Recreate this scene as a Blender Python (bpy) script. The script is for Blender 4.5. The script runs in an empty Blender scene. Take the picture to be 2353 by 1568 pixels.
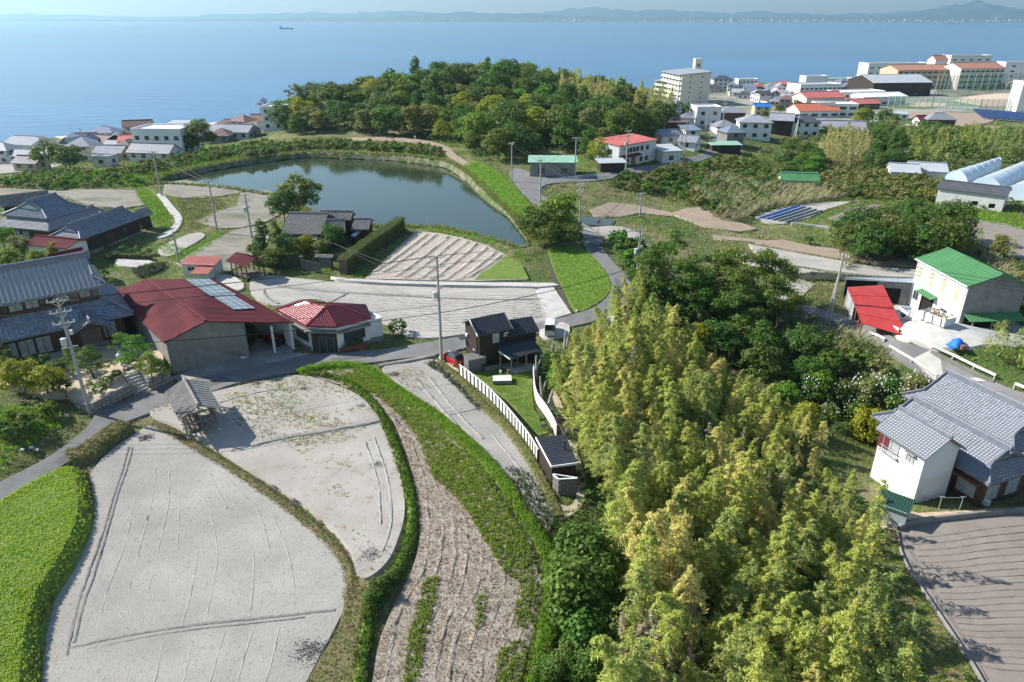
import bpy, bmesh, math, random
import numpy as np
from mathutils import Vector, Matrix
from mathutils.geometry import delaunay_2d_cdt

SC = bpy.context.scene
COL = SC.collection
R = math.radians
RNG = random.Random(7)
NP = np.random.default_rng(7)

# ---------------------------------------------------------------- camera, sky, sun, exposure
FPX, CX, CY = 1619.0, 1176.5, 784.0            # focal length and centre of the 2353 x 1568 survey frame
PITCH, CAMH = R(24.62), 38.0
cam_data = bpy.data.cameras.new('camera')
cam_data.sensor_width = 36.0
cam_data.lens = FPX / 2353.0 * 36.0
cam_data.clip_start, cam_data.clip_end = 0.5, 60000.0
cam = bpy.data.objects.new('camera', cam_data)
COL.objects.link(cam)
cam.location = (0, 0, CAMH)
cam.rotation_euler = (R(90) - PITCH, 0, 0)
SC.camera = cam

SUN_EL = R(36.0)
SUN_DIR = Vector((-0.955, 0.297, 0)).normalized()          # towards the sun, on the ground plan
world = bpy.data.worlds.new('World')
SC.world = world
world.use_nodes = True
wn = world.node_tree.nodes
wl = world.node_tree.links
sky = wn.new('ShaderNodeTexSky')
sky.sky_type = 'NISHITA'
sky.sun_disc = False
sky.sun_elevation = SUN_EL
sky.sun_rotation = math.atan2(SUN_DIR.x, SUN_DIR.y)
sky.altitude = 0
sky.air_density = 1.2
sky.dust_density = 0.4
sky.ozone_density = 2.5
wn['Background'].inputs['Strength'].default_value = 0.09
wl.new(sky.outputs['Color'], wn['Background'].inputs['Color'])

sun_data = bpy.data.lights.new('sun', 'SUN')
sun_data.energy = 5.0
sun_data.angle = R(0.53)
sun_data.color = (1.0, 0.95, 0.87)
sun = bpy.data.objects.new('sun', sun_data)
COL.objects.link(sun)
to_sun = Vector((SUN_DIR.x * math.cos(SUN_EL), SUN_DIR.y * math.cos(SUN_EL), math.sin(SUN_EL)))
sun.rotation_euler = to_sun.to_track_quat('Z', 'Y').to_euler()
sun.location = (-60, 40, 120)

SC.view_settings.view_transform = 'Standard'
SC.view_settings.look = 'None'
SC.view_settings.gamma = 1
SC.view_settings.use_curve_mapping = False
SC.view_settings.exposure = 0.82
SC.cycles.max_bounces = 8
SC.cycles.diffuse_bounces = 4
SC.cycles.glossy_bounces = 2
SC.cycles.transmission_bounces = 5
SC.cycles.transparent_max_bounces = 6
SC.cycles.volume_bounces = 0
SC.cycles.use_denoising = True
HAZE = 1.0e-4
SC.cycles.caustics_reflective = False
SC.cycles.caustics_refractive = False

# ---------------------------------------------------------------- survey: from frame pixels to the ground
_c, _s = math.cos(PITCH), math.sin(PITCH)
def ray(px, py):
    a, b = (px - CX) / FPX, (CY - py) / FPX
    return np.array([a, _c + b * _s, -_s + b * _c])
def U(px, py, z=0.0):
    d = ray(px, py)
    return Vector(np.array([0, 0, CAMH]) + (z - CAMH) / d[2] * d)

# ---------------------------------------------------------------- materials
MATS = {}
def mat(name, c, c2=None, scale=3.0, lo=.35, hi=.65, c3=None, scale3=.4, lo3=.5, hi3=.7, rough=.85, bump=0.0, bscale=30.0, bdist=.05,
        metal=0.0, spec=.25, island=0.0, orand=0.0, trans=0.0, coat=0.0, stretch=None, detail=6.0, wave=None, alpha=None):
    if name in MATS:
        return MATS[name]
    m = bpy.data.materials.new(name)
    m.use_nodes = True
    n, l = m.node_tree.nodes, m.node_tree.links
    b = n['Principled BSDF']
    b.inputs['Roughness'].default_value = rough
    b.inputs['Metallic'].default_value = metal
    b.inputs['Specular IOR Level'].default_value = spec
    if coat:
        b.inputs['Coat Weight'].default_value = coat
    tc = n.new('ShaderNodeTexCoord')
    co = tc.outputs['Object']
    if stretch:
        mp = n.new('ShaderNodeMapping')
        mp.inputs['Scale'].default_value = stretch
        l.new(co, mp.inputs['Vector'])
        co = mp.outputs['Vector']
    def noise(sc, det=detail, rg=.6):
        t = n.new('ShaderNodeTexNoise')
        t.inputs['Scale'].default_value = sc
        t.inputs['Detail'].default_value = det
        t.inputs['Roughness'].default_value = rg
        l.new(co, t.inputs['Vector'])
        return t.outputs['Fac']
    def ramp(fac, a, z):
        r = n.new('ShaderNodeMapRange')
        r.inputs['From Min'].default_value = a
        r.inputs['From Max'].default_value = z
        l.new(fac, r.inputs['Value'])
        return r.outputs['Result']
    def mix(fac, a, z):
        x = n.new('ShaderNodeMix')
        x.data_type = 'RGBA'
        l.new(fac, x.inputs[0])
        for s, v in ((6, a), (7, z)):
            if isinstance(v, tuple):
                x.inputs[s].default_value = (*v, 1)
            else:
                l.new(v, x.inputs[s])
        return x.outputs[2]
    col = None
    if c2:
        col = mix(ramp(noise(scale), lo, hi), c, c2)
    if c3:
        col = mix(ramp(noise(scale3, 8.0, .65), lo3, hi3), col if col else c, c3)
    if island or orand:
        h = n.new('ShaderNodeHueSaturation')
        if col:
            l.new(col, h.inputs['Color'])
        else:
            h.inputs['Color'].default_value = (*c, 1)
        if island:
            g = n.new('ShaderNodeNewGeometry')
            v = n.new('ShaderNodeMapRange')
            v.inputs['To Min'].default_value = 1 - island
            v.inputs['To Max'].default_value = 1 + island
            l.new(g.outputs['Random Per Island'], v.inputs['Value'])
            l.new(v.outputs['Result'], h.inputs['Value'])
        if orand:
            oi = n.new('ShaderNodeObjectInfo')
            v2 = n.new('ShaderNodeMapRange')
            v2.inputs['To Min'].default_value = .5 - orand * .12
            v2.inputs['To Max'].default_value = .5 + orand * .12
            l.new(oi.outputs['Random'], v2.inputs['Value'])
            l.new(v2.outputs['Result'], h.inputs['Hue'])
            if not island:
                v3 = n.new('ShaderNodeMapRange')
                v3.inputs['To Min'].default_value = 1 - orand
                v3.inputs['To Max'].default_value = 1 + orand
                l.new(oi.outputs['Random'], v3.inputs['Value'])
                l.new(v3.outputs['Result'], h.inputs['Value'])
        col = h.outputs['Color']
    if col:
        l.new(col, b.inputs['Base Color'])
    else:
        b.inputs['Base Color'].default_value = (*c, 1)
    if bump:
        bp = n.new('ShaderNodeBump')
        bp.inputs['Strength'].default_value = bump
        bp.inputs['Distance'].default_value = bdist
        l.new(noise(bscale, 5.0), bp.inputs['Height'])
        last = bp
        if wave:
            w = n.new('ShaderNodeTexWave')
            w.inputs['Scale'].default_value = wave[0]
            w.bands_direction = wave[1]
            l.new(tc.outputs['Object'], w.inputs['Vector'])
            b2 = n.new('ShaderNodeBump')
            b2.inputs['Strength'].default_value = wave[2]
            b2.inputs['Distance'].default_value = wave[3]
            l.new(w.outputs['Fac'], b2.inputs['Height'])
            l.new(bp.outputs['Normal'], b2.inputs['Normal'])
            last = b2
        l.new(last.outputs['Normal'], b.inputs['Normal'])
    if trans:
        t = n.new('ShaderNodeBsdfTranslucent')
        if col:
            l.new(col, t.inputs['Color'])
        else:
            t.inputs['Color'].default_value = (*c, 1)
        ms = n.new('ShaderNodeMixShader')
        ms.inputs[0].default_value = trans
        l.new(b.outputs[0], ms.inputs[1])
        l.new(t.outputs[0], ms.inputs[2])
        l.new(ms.outputs[0], n['Material Output'].inputs['Surface'])
    if alpha is not None:
        b.inputs['Alpha'].default_value = alpha
    MATS[name] = m
    return m

# ---------------------------------------------------------------- mesh building
class MB:
    """Collects shapes; build() links them as one mesh object."""
    def __init__(self):
        self.v, self.f = [], []
    def add(self, vs, fs):
        o = len(self.v)
        self.v += [tuple(p) for p in vs]
        self.f += [tuple(i + o for i in f) for f in fs]
        return self
    def box(self, c, s, rz=0.0):
        x, y, z = (k / 2 for k in s)
        cr, sr = math.cos(rz), math.sin(rz)
        vs = [(c[0] + a * x * cr - b * y * sr, c[1] + a * x * sr + b * y * cr, c[2] + d * z) for d in (-1, 1) for a, b in ((-1, -1), (1, -1), (1, 1), (-1, 1))]
        return self.add(vs, [(3, 2, 1, 0), (4, 5, 6, 7), (0, 1, 5, 4), (1, 2, 6, 5), (2, 3, 7, 6), (3, 0, 4, 7)])
    def bx(self, x0, x1, y0, y1, z0, z1):
        return self.box(((x0 + x1) / 2, (y0 + y1) / 2, (z0 + z1) / 2), (x1 - x0, y1 - y0, z1 - z0))
    def beam(self, p, q, w, h=None, up=(0, 0, 1)):
        p, q = Vector(p), Vector(q)
        h = h or w
        d = (q - p).normalized()
        u = Vector(up)
        if abs(d.dot(u)) > .98:
            u = Vector((1, 0, 0))
        s = d.cross(u).normalized()
        u = s.cross(d).normalized()
        vs = [b + s * (a * w / 2) + u * (e * h / 2) for b in (p, q) for a, e in ((-1, -1), (1, -1), (1, 1), (-1, 1))]
        return self.add(vs, [(0, 1, 2, 3), (7, 6, 5, 4), (4, 5, 1, 0), (5, 6, 2, 1), (6, 7, 3, 2), (7, 4, 0, 3)])
    def tube(self, pts, r, n=6, cap=True):
        pts = [Vector(p) for p in pts]
        rs = r if isinstance(r, (list, tuple)) else [r] * len(pts)
        vs, fs = [], []
        for i, p in enumerate(pts):
            d = (pts[min(i + 1, len(pts) - 1)] - pts[max(i - 1, 0)])
            if d.length < 1e-9:
                d = Vector((0, 0, 1))
            d.normalize()
            u = Vector((0, 0, 1)) if abs(d.z) < .95 else Vector((1, 0, 0))
            s = d.cross(u).normalized()
            u = s.cross(d)
            for k in range(n):
                a = 2 * math.pi * k / n
                vs.append(p + s * (math.cos(a) * rs[i]) + u * (math.sin(a) * rs[i]))
        for i in range(len(pts) - 1):
            for k in range(n):
                k2 = (k + 1) % n
                fs.append((i * n + k2, i * n + k, (i + 1) * n + k, (i + 1) * n + k2))
        if cap:
            fs.append(tuple(range(n)))
            fs.append(tuple(range((len(pts) - 1) * n, len(pts) * n))[::-1])
        return self.add(vs, fs)
    def lathe(self, c, prof, n=12):
        return self.tube([(c[0], c[1], c[2] + z) for _, z in prof], [max(r, 1e-4) for r, _ in prof], n)
    def slab(self, poly, t, up=(0, 0, 1)):
        """polygon of 3-D points, thickened by t downwards"""
        n = len(poly)
        u = Vector(up) * t
        vs = [Vector(p) for p in poly] + [Vector(p) - u for p in poly]
        fs = [tuple(range(n)), tuple(range(2 * n - 1, n - 1, -1))] + [((i + 1) % n, i, n + i, n + (i + 1) % n) for i in range(n)]
        return self.add(vs, fs)
    def prism(self, xy, z0, z1):
        return self.slab([(x, y, z1) for x, y in xy], z1 - z0)
    def mesh(self, name):
        me = bpy.data.meshes.new(name)
        me.from_pydata(self.v, [], self.f)
        me.validate()
        return me
    def build(self, name, m, parent=None, smooth=False, fix=True):
        me = self.mesh(name)
        if fix:
            bm = bmesh.new()
            bm.from_mesh(me)
            bmesh.ops.recalc_face_normals(bm, faces=bm.faces)
            bm.to_mesh(me)
            bm.free()
        if smooth:
            me.polygons.foreach_set('use_smooth', [True] * len(me.polygons))
        return link(name, me, m, parent)

def link(name, me, m=None, parent=None):
    o = bpy.data.objects.new(name, me)
    if m is not None and me is not None and not me.materials:
        me.materials.append(m)
    COL.objects.link(o)
    if parent is not None:
        o.parent = parent
    return o

def npmesh(name, v, f, smooth=False):
    """v: n x 3 array, f: m x k array of faces with k corners each"""
    me = bpy.data.meshes.new(name)
    v = np.ascontiguousarray(v, dtype=np.float32)
    f = np.ascontiguousarray(f, dtype=np.int32)
    k = f.shape[1]
    me.vertices.add(len(v))
    me.vertices.foreach_set('co', v.ravel())
    me.loops.add(f.size)
    me.loops.foreach_set('vertex_index', f.ravel())
    me.polygons.add(len(f))
    me.polygons.foreach_set('loop_start', np.arange(0, f.size, k, dtype=np.int32))
    if smooth:
        me.polygons.foreach_set('use_smooth', np.ones(len(f), dtype=bool))
    me.update(calc_edges=True)
    return me

def tag(o, label=None, cat=None, group=None, kind=None):
    for k, v in (('label', label), ('category', cat), ('group', group), ('kind', kind)):
        if v:
            o[k] = v
    return o
def thing(name, label, cat, loc=(0, 0, 0), rz=0.0, group=None, scale=None):
    o = bpy.data.objects.new(name, None)
    COL.objects.link(o)
    o.location = loc
    o.rotation_euler = (0, 0, rz)
    if scale:
        o.scale = scale if isinstance(scale, tuple) else (scale,) * 3
    return tag(o, label, cat, group)
KIDS = {}
def kids(o):
    if o.name not in KIDS:
        KIDS[o.name] = [c for c in COL.objects if c.parent == o]
    return KIDS[o.name]
def dup(o, loc=None, rz=0.0, label=None, scale=None, parent=None, group=None):
    c = o.copy()
    COL.objects.link(c)
    if parent is not None:
        c.parent = parent
    if loc is not None:
        c.location = loc
        c.rotation_euler = (0, 0, rz)
        if scale:
            c.scale = scale if isinstance(scale, tuple) else (scale,) * 3
    if label:
        c['label'] = label
    if group:
        c['group'] = group
    for k in kids(o):
        dup(k, parent=c)
    return c

# ---------------------------------------------------------------- terrain: heights surveyed at points of the frame
SEA_Z, POND_Z = -14.0, 1.2
CTRL = [  # frame x, frame y, ground height
 (100,1500,0),(600,1500,0),(1000,1500,-.3),(1250,1450,-.6),(0,1140,.7),(200,1010,.8),(345,935,.8),(520,880,.6),(850,815,.3),(1000,805,.1),(1330,735,0),
 (500,1200,0),(750,1000,0),(1150,950,-.3),(300,1300,0),(40,1400,.4),(60,1680,.2),(700,1680,-.1),(1150,1680,-.6),(-250,1200,1.5),(-300,1500,1.0),
 (389,866,.7),(575,828,.5),(720,810,.3),(60,860,1.2),(250,800,1.2),(0,960,2.2),(-150,900,2.5),
 (300,640,1.3),(150,570,2.6),(350,525,2.6),(250,460,3.6),(450,560,1.8),(520,500,2.2),(600,450,2.2),(100,640,2.2),(20,620,3.0),(-150,640,3.5),(-150,480,3.5),(0,440,3.5),
 (430,420,2.2),(300,400,2.9),(480,365,2.6),(650,330,2.6),(800,322,3.0),(950,325,3.2),(1040,350,3.0),(1100,400,2.6),(1180,470,1.9),(1230,500,1.5),(1220,580,1.2),
 (700,560,1.6),(850,520,1.7),(940,525,1.6),(1050,540,1.5),(1000,600,.8),(900,690,.2),(700,660,.5),(1100,690,.1),
 (1320,640,.4),(1430,650,.3),(1370,560,.9),(1240,450,2.2),(1200,415,2.6),(1300,400,2.8),(1400,400,2.8),(1600,365,2.0),(1690,320,1.0),
 (1560,440,-.6),(1700,400,-1.6),(1480,490,-.4),(1650,500,-1.0),(1800,470,-2.0),(1900,620,-2.0),(1750,560,-1.5),(1990,470,-2.0),
 (2150,740,-1.6),(2000,760,-1.5),(1900,720,-1.5),(2090,830,-1.6),(2200,860,-1.6),(2353,920,-1.6),(2500,900,-1.6),(2350,760,-1.6),
 (2100,930,-6),(2000,900,-6),(1880,850,-5.5),(1750,800,-5),(1620,770,-3.6),(1500,730,-1.2),(1650,950,-4.2),(1800,1100,-5),(1500,1300,-2.6),(1700,1500,-4),(1400,1250,-1.2),(1350,1100,-.8),(1290,900,-.4),
 (1420,1450,-1.5),(1900,1000,-5.6),(2150,1170,-4.5),(2300,1150,-4.5),(2300,1350,-4.2),(2200,1550,-4.2),(2010,1180,-4.7),(1950,1350,-4.6),(2000,1560,-4.3),(2300,1010,-4.5),(2500,1100,-4.5),(2600,1500,-4.2),(1850,1690,-4.2),(1500,1690,-2),
 (2070,570,-1.6),(2300,520,-1.2),(2250,470,-1.4),(1850,430,-2.3),(1900,370,-2.8),(2450,480,-1.2),(2500,650,-1.3),(2100,420,-2),(2250,350,-3),(2450,350,-3),
 (1640,335,.8),(1560,300,-2.5),(1800,300,-3),(2000,290,-4),(2150,265,-5),(2300,245,-6),(2000,250,-7),(1750,250,-8),(1600,235,-10.5),(1880,225,-10.5),(2100,215,-11.5),(2330,200,-11.5),(1700,216,-11),
 (1500,222,-12),(100,390,0),(180,365,-6),(330,345,-8.5),(480,325,-9),(600,300,-10),(-100,400,0),(-60,360,-9),(30,350,-10),
]
WCTRL = [  # places that hills hide from the camera: x, y, z
 (-60,262,5),(-35,285,11),(0,300,13.5),(32,295,8),(62,285,3),(-75,300,3),(85,260,1.5),(100,300,-2),(20,262,7),(50,255,4),(-30,252,5),(20,345,5),(-40,345,0),(70,345,-3),
 (-110,330,-6),(-60,400,-11),(20,430,-10),(80,430,-9.5),(110,380,-7),(60,500,-12.5),(-20,470,-12.5),(150,560,-12.5),(0,540,-12.8),(-200,330,-12),(-160,380,-12.5),(-320,200,2),(-350,80,6),
 (-150,20,3),(0,0,0),(80,0,-4),(160,20,-4),(260,60,-2),(330,160,-2),(420,300,-4),(500,500,-10),(620,700,-12.8),(300,640,-12.6),(420,600,-11.5),(-120,-20,1.5),(-300,300,-12),
]
CP = np.array([[*U(x, y, z)] for x, y, z in CTRL] + [list(map(float, q)) for q in WCTRL])
_k = lambda r2: np.sqrt(r2 + 36.0)
_A = _k(((CP[:, None, :2] - CP[None, :, :2]) ** 2).sum(2))
_n = len(CP)
_B = np.zeros((_n + 1, _n + 1))
_B[:_n, :_n] = _A + np.eye(_n) * .0
_B[:_n, _n] = _B[_n, :_n] = 1
_w = np.linalg.solve(_B, np.append(CP[:, 2], 0))
SHORE = np.array([(-900, 150), (-330, 275), (-235, 334), (-194, 372), (-136, 425), (-60, 480), (96, 598), (220, 665), (342, 712), (547, 800), (1500, 1200)], float)
def TZ(xy):
    """ground height at n x 2 plan points"""
    xy = np.atleast_2d(np.asarray(xy, float))[:, :2]
    out = np.empty(len(xy))
    for i in range(0, len(xy), 20000):
        q = xy[i:i + 20000]
        out[i:i + 20000] = _k(((q[:, None] - CP[None, :, :2]) ** 2).sum(2)) @ _w[:_n] + _w[_n]
    off = xy[:, 1] - np.interp(xy[:, 0], SHORE[:, 0], SHORE[:, 1])       # beyond the shoreline the ground dips under the sea
    out = np.where(off > -14, np.minimum(out, -12.4 - (off + 14) * .14), np.maximum(out, -12.6))
    return np.clip(out, -17.5, 15)
def tz(x, y):
    return float(TZ([(x, y)])[0])
_T = np.geomspace(18, 900, 700)
def g(px, py, dz=0.0):
    """the ground point seen at a pixel of the survey frame"""
    d = ray(px, py)
    p = np.array([0, 0, CAMH])[None] + _T[:, None] * d[None]
    h = p[:, 2] - dz - TZ(p[:, :2])
    i = int(np.argmax(h < 0)) if (h < 0).any() else len(_T) - 1
    i = max(i, 1)
    t = _T[i - 1] + (_T[i] - _T[i - 1]) * h[i - 1] / max(h[i - 1] - h[i], 1e-6)
    return Vector(np.array([0, 0, CAMH]) + t * d)

def inpoly(P, poly):
    P = np.atleast_2d(np.asarray(P, float))
    x, y = P[:, 0], P[:, 1]
    q = np.asarray(poly, float)[:, :2]
    inside = np.zeros(len(P), bool)
    j = len(q) - 1
    for i in range(len(q)):
        c = ((q[i, 1] > y) != (q[j, 1] > y)) & (x < (q[j, 0] - q[i, 0]) * (y - q[i, 1]) / (q[j, 1] - q[i, 1] + 1e-12) + q[i, 0])
        inside ^= c
        j = i
    return inside
def edge_dist(P, poly, closed=True):
    P = np.atleast_2d(np.asarray(P, float))[:, :2]
    q = np.asarray(poly, float)[:, :2]
    best = np.full(len(P), 1e9)
    n = len(q)
    for i in range(n if closed else n - 1):
        a, b = q[i], q[(i + 1) % n]
        ab = b - a
        t = np.clip(((P - a) @ ab) / (ab @ ab + 1e-12), 0, 1)
        best = np.minimum(best, np.hypot(*(P - a - t[:, None] * ab).T))
    return best
def spline(pts, n=6, closed=True):
    """Catmull-Rom through plan points"""
    p = np.asarray(pts, float)
    k = len(p)
    out = []
    for i in range(k if closed else k - 1):
        ix = [(i - 1) % k, i, (i + 1) % k, (i + 2) % k] if closed else [max(i - 1, 0), i, i + 1, min(i + 2, k - 1)]
        a, b, c, d = p[ix]
        for t in np.arange(n) / n:
            out.append(.5 * (2 * b + (c - a) * t + (2 * a - 5 * b + 4 * c - d) * t * t + (3 * b - a - 3 * c + d) * t ** 3))
    if not closed:
        out.append(p[-1])
    return np.array(out)
def gp(pts, n=6, closed=True, smooth=True):
    q = np.array([list(g(x, y))[:2] for x, y in pts])
    return spline(q, n, closed) if smooth else q
def area(q):
    return .5 * float(np.sum(q[:, 0] * np.roll(q[:, 1], -1) - np.roll(q[:, 0], -1) * q[:, 1]))

POND = gp([(330,418),(450,388),(560,368),(690,352),(800,353),(900,357),(980,366),(1030,375),(1075,405),(1120,450),(1165,490),(1195,530),(1210,555),(1200,570),(1140,550),(1060,530),(990,520),(900,520),(850,516),(760,500),(700,478),(640,452),(560,437),(480,428),(400,422)])

def axis(lo, a, b, hi, fine, coarse):
    return np.unique(np.concatenate([np.arange(lo, a, coarse), np.arange(a, b, fine), np.arange(b, hi + coarse, coarse)]))
xs = axis(-900, -120, 130, 1300, 1.25, 9)
ys = axis(-120, 12, 250, 1200, 1.25, 7)
GX, GY = np.meshgrid(xs, ys)
GV = np.stack([GX.ravel(), GY.ravel()], 1)
GZ = TZ(GV)
_in = inpoly(GV, POND)
_d = edge_dist(GV, POND)
GZ = np.where(_in, np.minimum(GZ, POND_Z - .25 - np.minimum(_d * .35, 1.5)), GZ)
GZ = np.where(~_in & (_d < 3), np.maximum(GZ, POND_Z + .05 + _d * .3), GZ)
nx, ny = len(xs), len(ys)
ii = (np.arange(ny - 1)[:, None] * nx + np.arange(nx - 1)[None]).ravel()
quads = np.stack([ii, ii + 1, ii + nx + 1, ii + nx], 1)
GZ = GZ - .12 + .1 * np.sin(GV[:, 0] * 1.7 + np.sin(GV[:, 1] * .9) * 2) * np.sin(GV[:, 1] * 1.3) * (GV[:, 1] < 260)
m_ground = mat('weedy ground', (.13, .15, .045), (.24, .20, .12), scale=.35, lo=.42, hi=.62, c3=(.065, .105, .022), scale3=.06, lo3=.42, hi3=.58, bump=.8, bscale=2.5, bdist=.4)
terrain = link('terrain', npmesh('terrain', np.column_stack([GV, GZ]), quads, True), m_ground)
tag(terrain, kind='structure')

# the sea and the pond
m_sea = mat('sea water', (.002, .075, .20), (.006, .125, .29), scale=.003, rough=.2, spec=.16, bump=.55, bscale=.11, bdist=1.2, stretch=(.35, 1, 1), detail=5)
sea = link('sea', npmesh('sea', np.array([(-26000, 100, SEA_Z), (26000, 100, SEA_Z), (26000, 24000, SEA_Z), (-26000, 24000, SEA_Z)]), np.array([[0, 1, 2, 3]])), m_sea)
tag(sea, kind='structure')

PATCHES = []
def patch(name, pts, m, dz=.06, step=3.0, smooth=True, bank=.25, drop=.5, plan=None, n=6, kind='structure', flat=None, rough=0.0):
    """a sheet of ground with its own edge, laid over the terrain; sides run down into it"""
    q = plan if plan is not None else gp(pts, n=n, smooth=smooth)
    if not smooth or plan is not None:                    # straight sides get enough points to follow the ground
        q = np.concatenate([a + (b - a) * np.linspace(0, 1, max(1, int(np.hypot(*(b - a)) / step)), endpoint=False)[:, None] for a, b in zip(q, np.roll(q, -1, 0))])
    if area(q) < 0:
        q = q[::-1]
    keep = [0]
    for i in range(1, len(q)):
        if np.hypot(*(q[i] - q[keep[-1]])) > .12:
            keep.append(i)
    if np.hypot(*(q[keep[-1]] - q[keep[0]])) < .12:
        keep.pop()
    q = q[keep]
    k = len(q)
    lo, hi = q.min(0), q.max(0)
    gx, gy = np.meshgrid(np.arange(lo[0], hi[0], step), np.arange(lo[1], hi[1], step))
    inn = np.stack([gx.ravel(), gy.ravel()], 1)
    if len(inn):
        inn = inn + NP.uniform(-.15, .15, inn.shape) * step
        ok = inpoly(inn, q)
        inn = inn[ok]
        if len(inn):
            inn = inn[edge_dist(inn, q) > step * .35]
    allp = np.concatenate([q, inn]) if len(inn) else q
    vs, es, fs = delaunay_2d_cdt([Vector(p) for p in allp], [(i, (i + 1) % k) for i in range(k)], [], 1, 1e-4)[:3]
    V = np.array([list(v) for v in vs])
    Z = (TZ(V) if flat is None else np.full(len(V), flat)) + dz
    if rough:
        Z = Z + NP.uniform(-rough, rough, len(Z)) * np.minimum(edge_dist(V, q), 1)
    verts = [(*V[i], Z[i]) for i in range(len(V))]
    faces = [tuple(f) for f in fs]
    nrm = np.roll(q, -1, 0) - np.roll(q, 1, 0)
    nrm = np.stack([nrm[:, 1], -nrm[:, 0]], 1)
    nrm /= np.maximum(np.hypot(*nrm.T), 1e-6)[:, None]
    qo = q + nrm * bank
    zo = TZ(qo) - drop
    zt = (TZ(q) if flat is None else np.full(k, flat)) + dz
    b = len(verts)
    verts += [(*q[i], zt[i]) for i in range(k)] + [(*qo[i], zo[i]) for i in range(k)]
    faces += [(b + i, b + k + i, b + k + (i + 1) % k, b + (i + 1) % k) for i in range(k)]
    me = bpy.data.meshes.new(name)
    me.from_pydata(verts, [], faces)
    me.polygons.foreach_set('use_smooth', [True] * len(me.polygons))
    o = link(name, me, m)
    tag(o, kind=kind)
    PATCHES.append(q)
    return o, q

def darts(poly, d, rng, tries=4000, cap=400):
    """points in a plan polygon no closer than d"""
    lo, hi = poly.min(0), poly.max(0)
    C = rng.uniform(lo, hi, (tries, 2))
    C = C[inpoly(C, poly)]
    out = []
    for p in C:
        if all((p[0] - q[0]) ** 2 + (p[1] - q[1]) ** 2 > d * d for q in out):
            out.append(p)
            if len(out) >= cap:
                break
    return np.array(out) if out else np.zeros((0, 2))
def gvec(p, dz=0.0):
    return Vector((p[0], p[1], tz(*p) + dz))
rg = np.random.default_rng(5)

# ---------------------------------------------------------------- fields, roads, paths and banks
m_pale = mat('dry pale soil', (.26, .242, .218), (.375, .352, .32), scale=.16, lo=.30, hi=.70, c3=(.185, .175, .16), scale3=3.6, lo3=.54, hi3=.74, bump=.75, bscale=9, bdist=.09, detail=9)
m_pale2 = mat('dry pale soil with dead weeds', (.31, .285, .25), (.40, .372, .335), scale=.2, lo=.35, hi=.65, c3=(.24, .19, .13), scale3=1.3, lo3=.55, hi3=.74, bump=.75, bscale=9, bdist=.09, detail=9)
m_line = mat('pressed soil', (.27, .257, .238), (.35, .335, .31), scale=2, bump=.6, bscale=9, bdist=.05)
m_ridge = mat('crumbly furrow soil', (.36, .31, .255), (.46, .41, .35), scale=1.5, c3=(.24, .20, .16), scale3=4, bump=.9, bscale=8, bdist=.1)
m_till = mat('tilled brown earth', (.24, .195, .155), (.38, .325, .275), scale=1.6, lo=.38, hi=.62, c3=(.17, .15, .10), scale3=5, lo3=.52, hi3=.66, bump=1.0, bscale=6, bdist=.15, detail=9)
m_grey = mat('grey field soil', (.33, .31, .275), (.43, .41, .37), scale=.35, lo=.35, hi=.65, c3=(.25, .23, .20), scale3=1.4, lo3=.52, hi3=.75, bump=.8, bscale=4, bdist=.12, stretch=(.5, 1.6, 1), detail=9)
m_dark = mat('grey brown field soil', (.20, .185, .15), (.29, .265, .22), scale=.5, c3=(.11, .12, .06), scale3=.12, lo3=.5, hi3=.7, bump=.9, bscale=2.2, bdist=.2, stretch=(.6, 1.5, 1))
m_tan = mat('tan field soil', (.27, .205, .15), (.36, .285, .22), scale=.5, c3=(.26, .22, .17), scale3=.25, bump=.9, bscale=3, bdist=.15)
m_brown = mat('rolled brown soil', (.215, .186, .16), (.25, .22, .192), scale=.9, c3=(.19, .165, .142), scale3=.25, bump=.35, bscale=20, bdist=.04)
m_bline = mat('crusted brown soil', (.165, .142, .122), (.205, .178, .154), scale=3, bump=.6, bscale=10, bdist=.04)
m_lush = mat('lush green grass', (.12, .20, .03), (.19, .26, .05), scale=1.2, bump=1, bscale=6, bdist=.25)
m_olive = mat('dry olive grass', (.20, .17, .085), (.13, .14, .045), scale=1.1, c3=(.27, .20, .11), scale3=.4, bump=1, bscale=6, bdist=.2)
m_shadebank = mat('dark bank soil tinted for shade', (.075, .068, .055), (.11, .10, .07), scale=3, bump=1, bscale=7, bdist=.25)  # dark soil, with the bank's shade also put into the colour
m_asph = mat('asphalt', (.16, .16, .158), (.20, .198, .193), scale=.5, c3=(.135, .133, .13), scale3=.15, bump=.3, bscale=60, bdist=.01)
m_conc = mat('old concrete', (.40, .385, .355), (.50, .485, .455), scale=.8, c3=(.30, .285, .25), scale3=.35, lo3=.55, hi3=.75, bump=.25, bscale=25, bdist=.02)
m_concd = mat('weathered dark concrete', (.20, .19, .175), (.28, .27, .25), scale=1.2, c3=(.11, .105, .09), scale3=.6, bump=.4, bscale=18, bdist=.03)
m_apron = mat('stained concrete apron', (.30, .29, .27), (.38, .37, .345), scale=.6, c3=(.20, .195, .18), scale3=.25, bump=.2, bscale=30, bdist=.02)
m_sand = mat('sandy yard', (.42, .33, .23), (.52, .43, .32), scale=1.2, bump=.4, bscale=12, bdist=.05)
m_lawn = mat('mown lawn', (.085, .15, .022), (.17, .20, .055), scale=.7, lo=.4, hi=.6, bump=.8, bscale=20, bdist=.06)
m_town = mat('town ground', (.30, .285, .26), (.20, .21, .13), scale=.06, lo=.45, hi=.6, c3=(.12, .15, .05), scale3=.03, lo3=.5, hi3=.6)
m_ground2 = mat('school ground earth', (.50, .38, .29), (.55, .44, .34), scale=.1)
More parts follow.
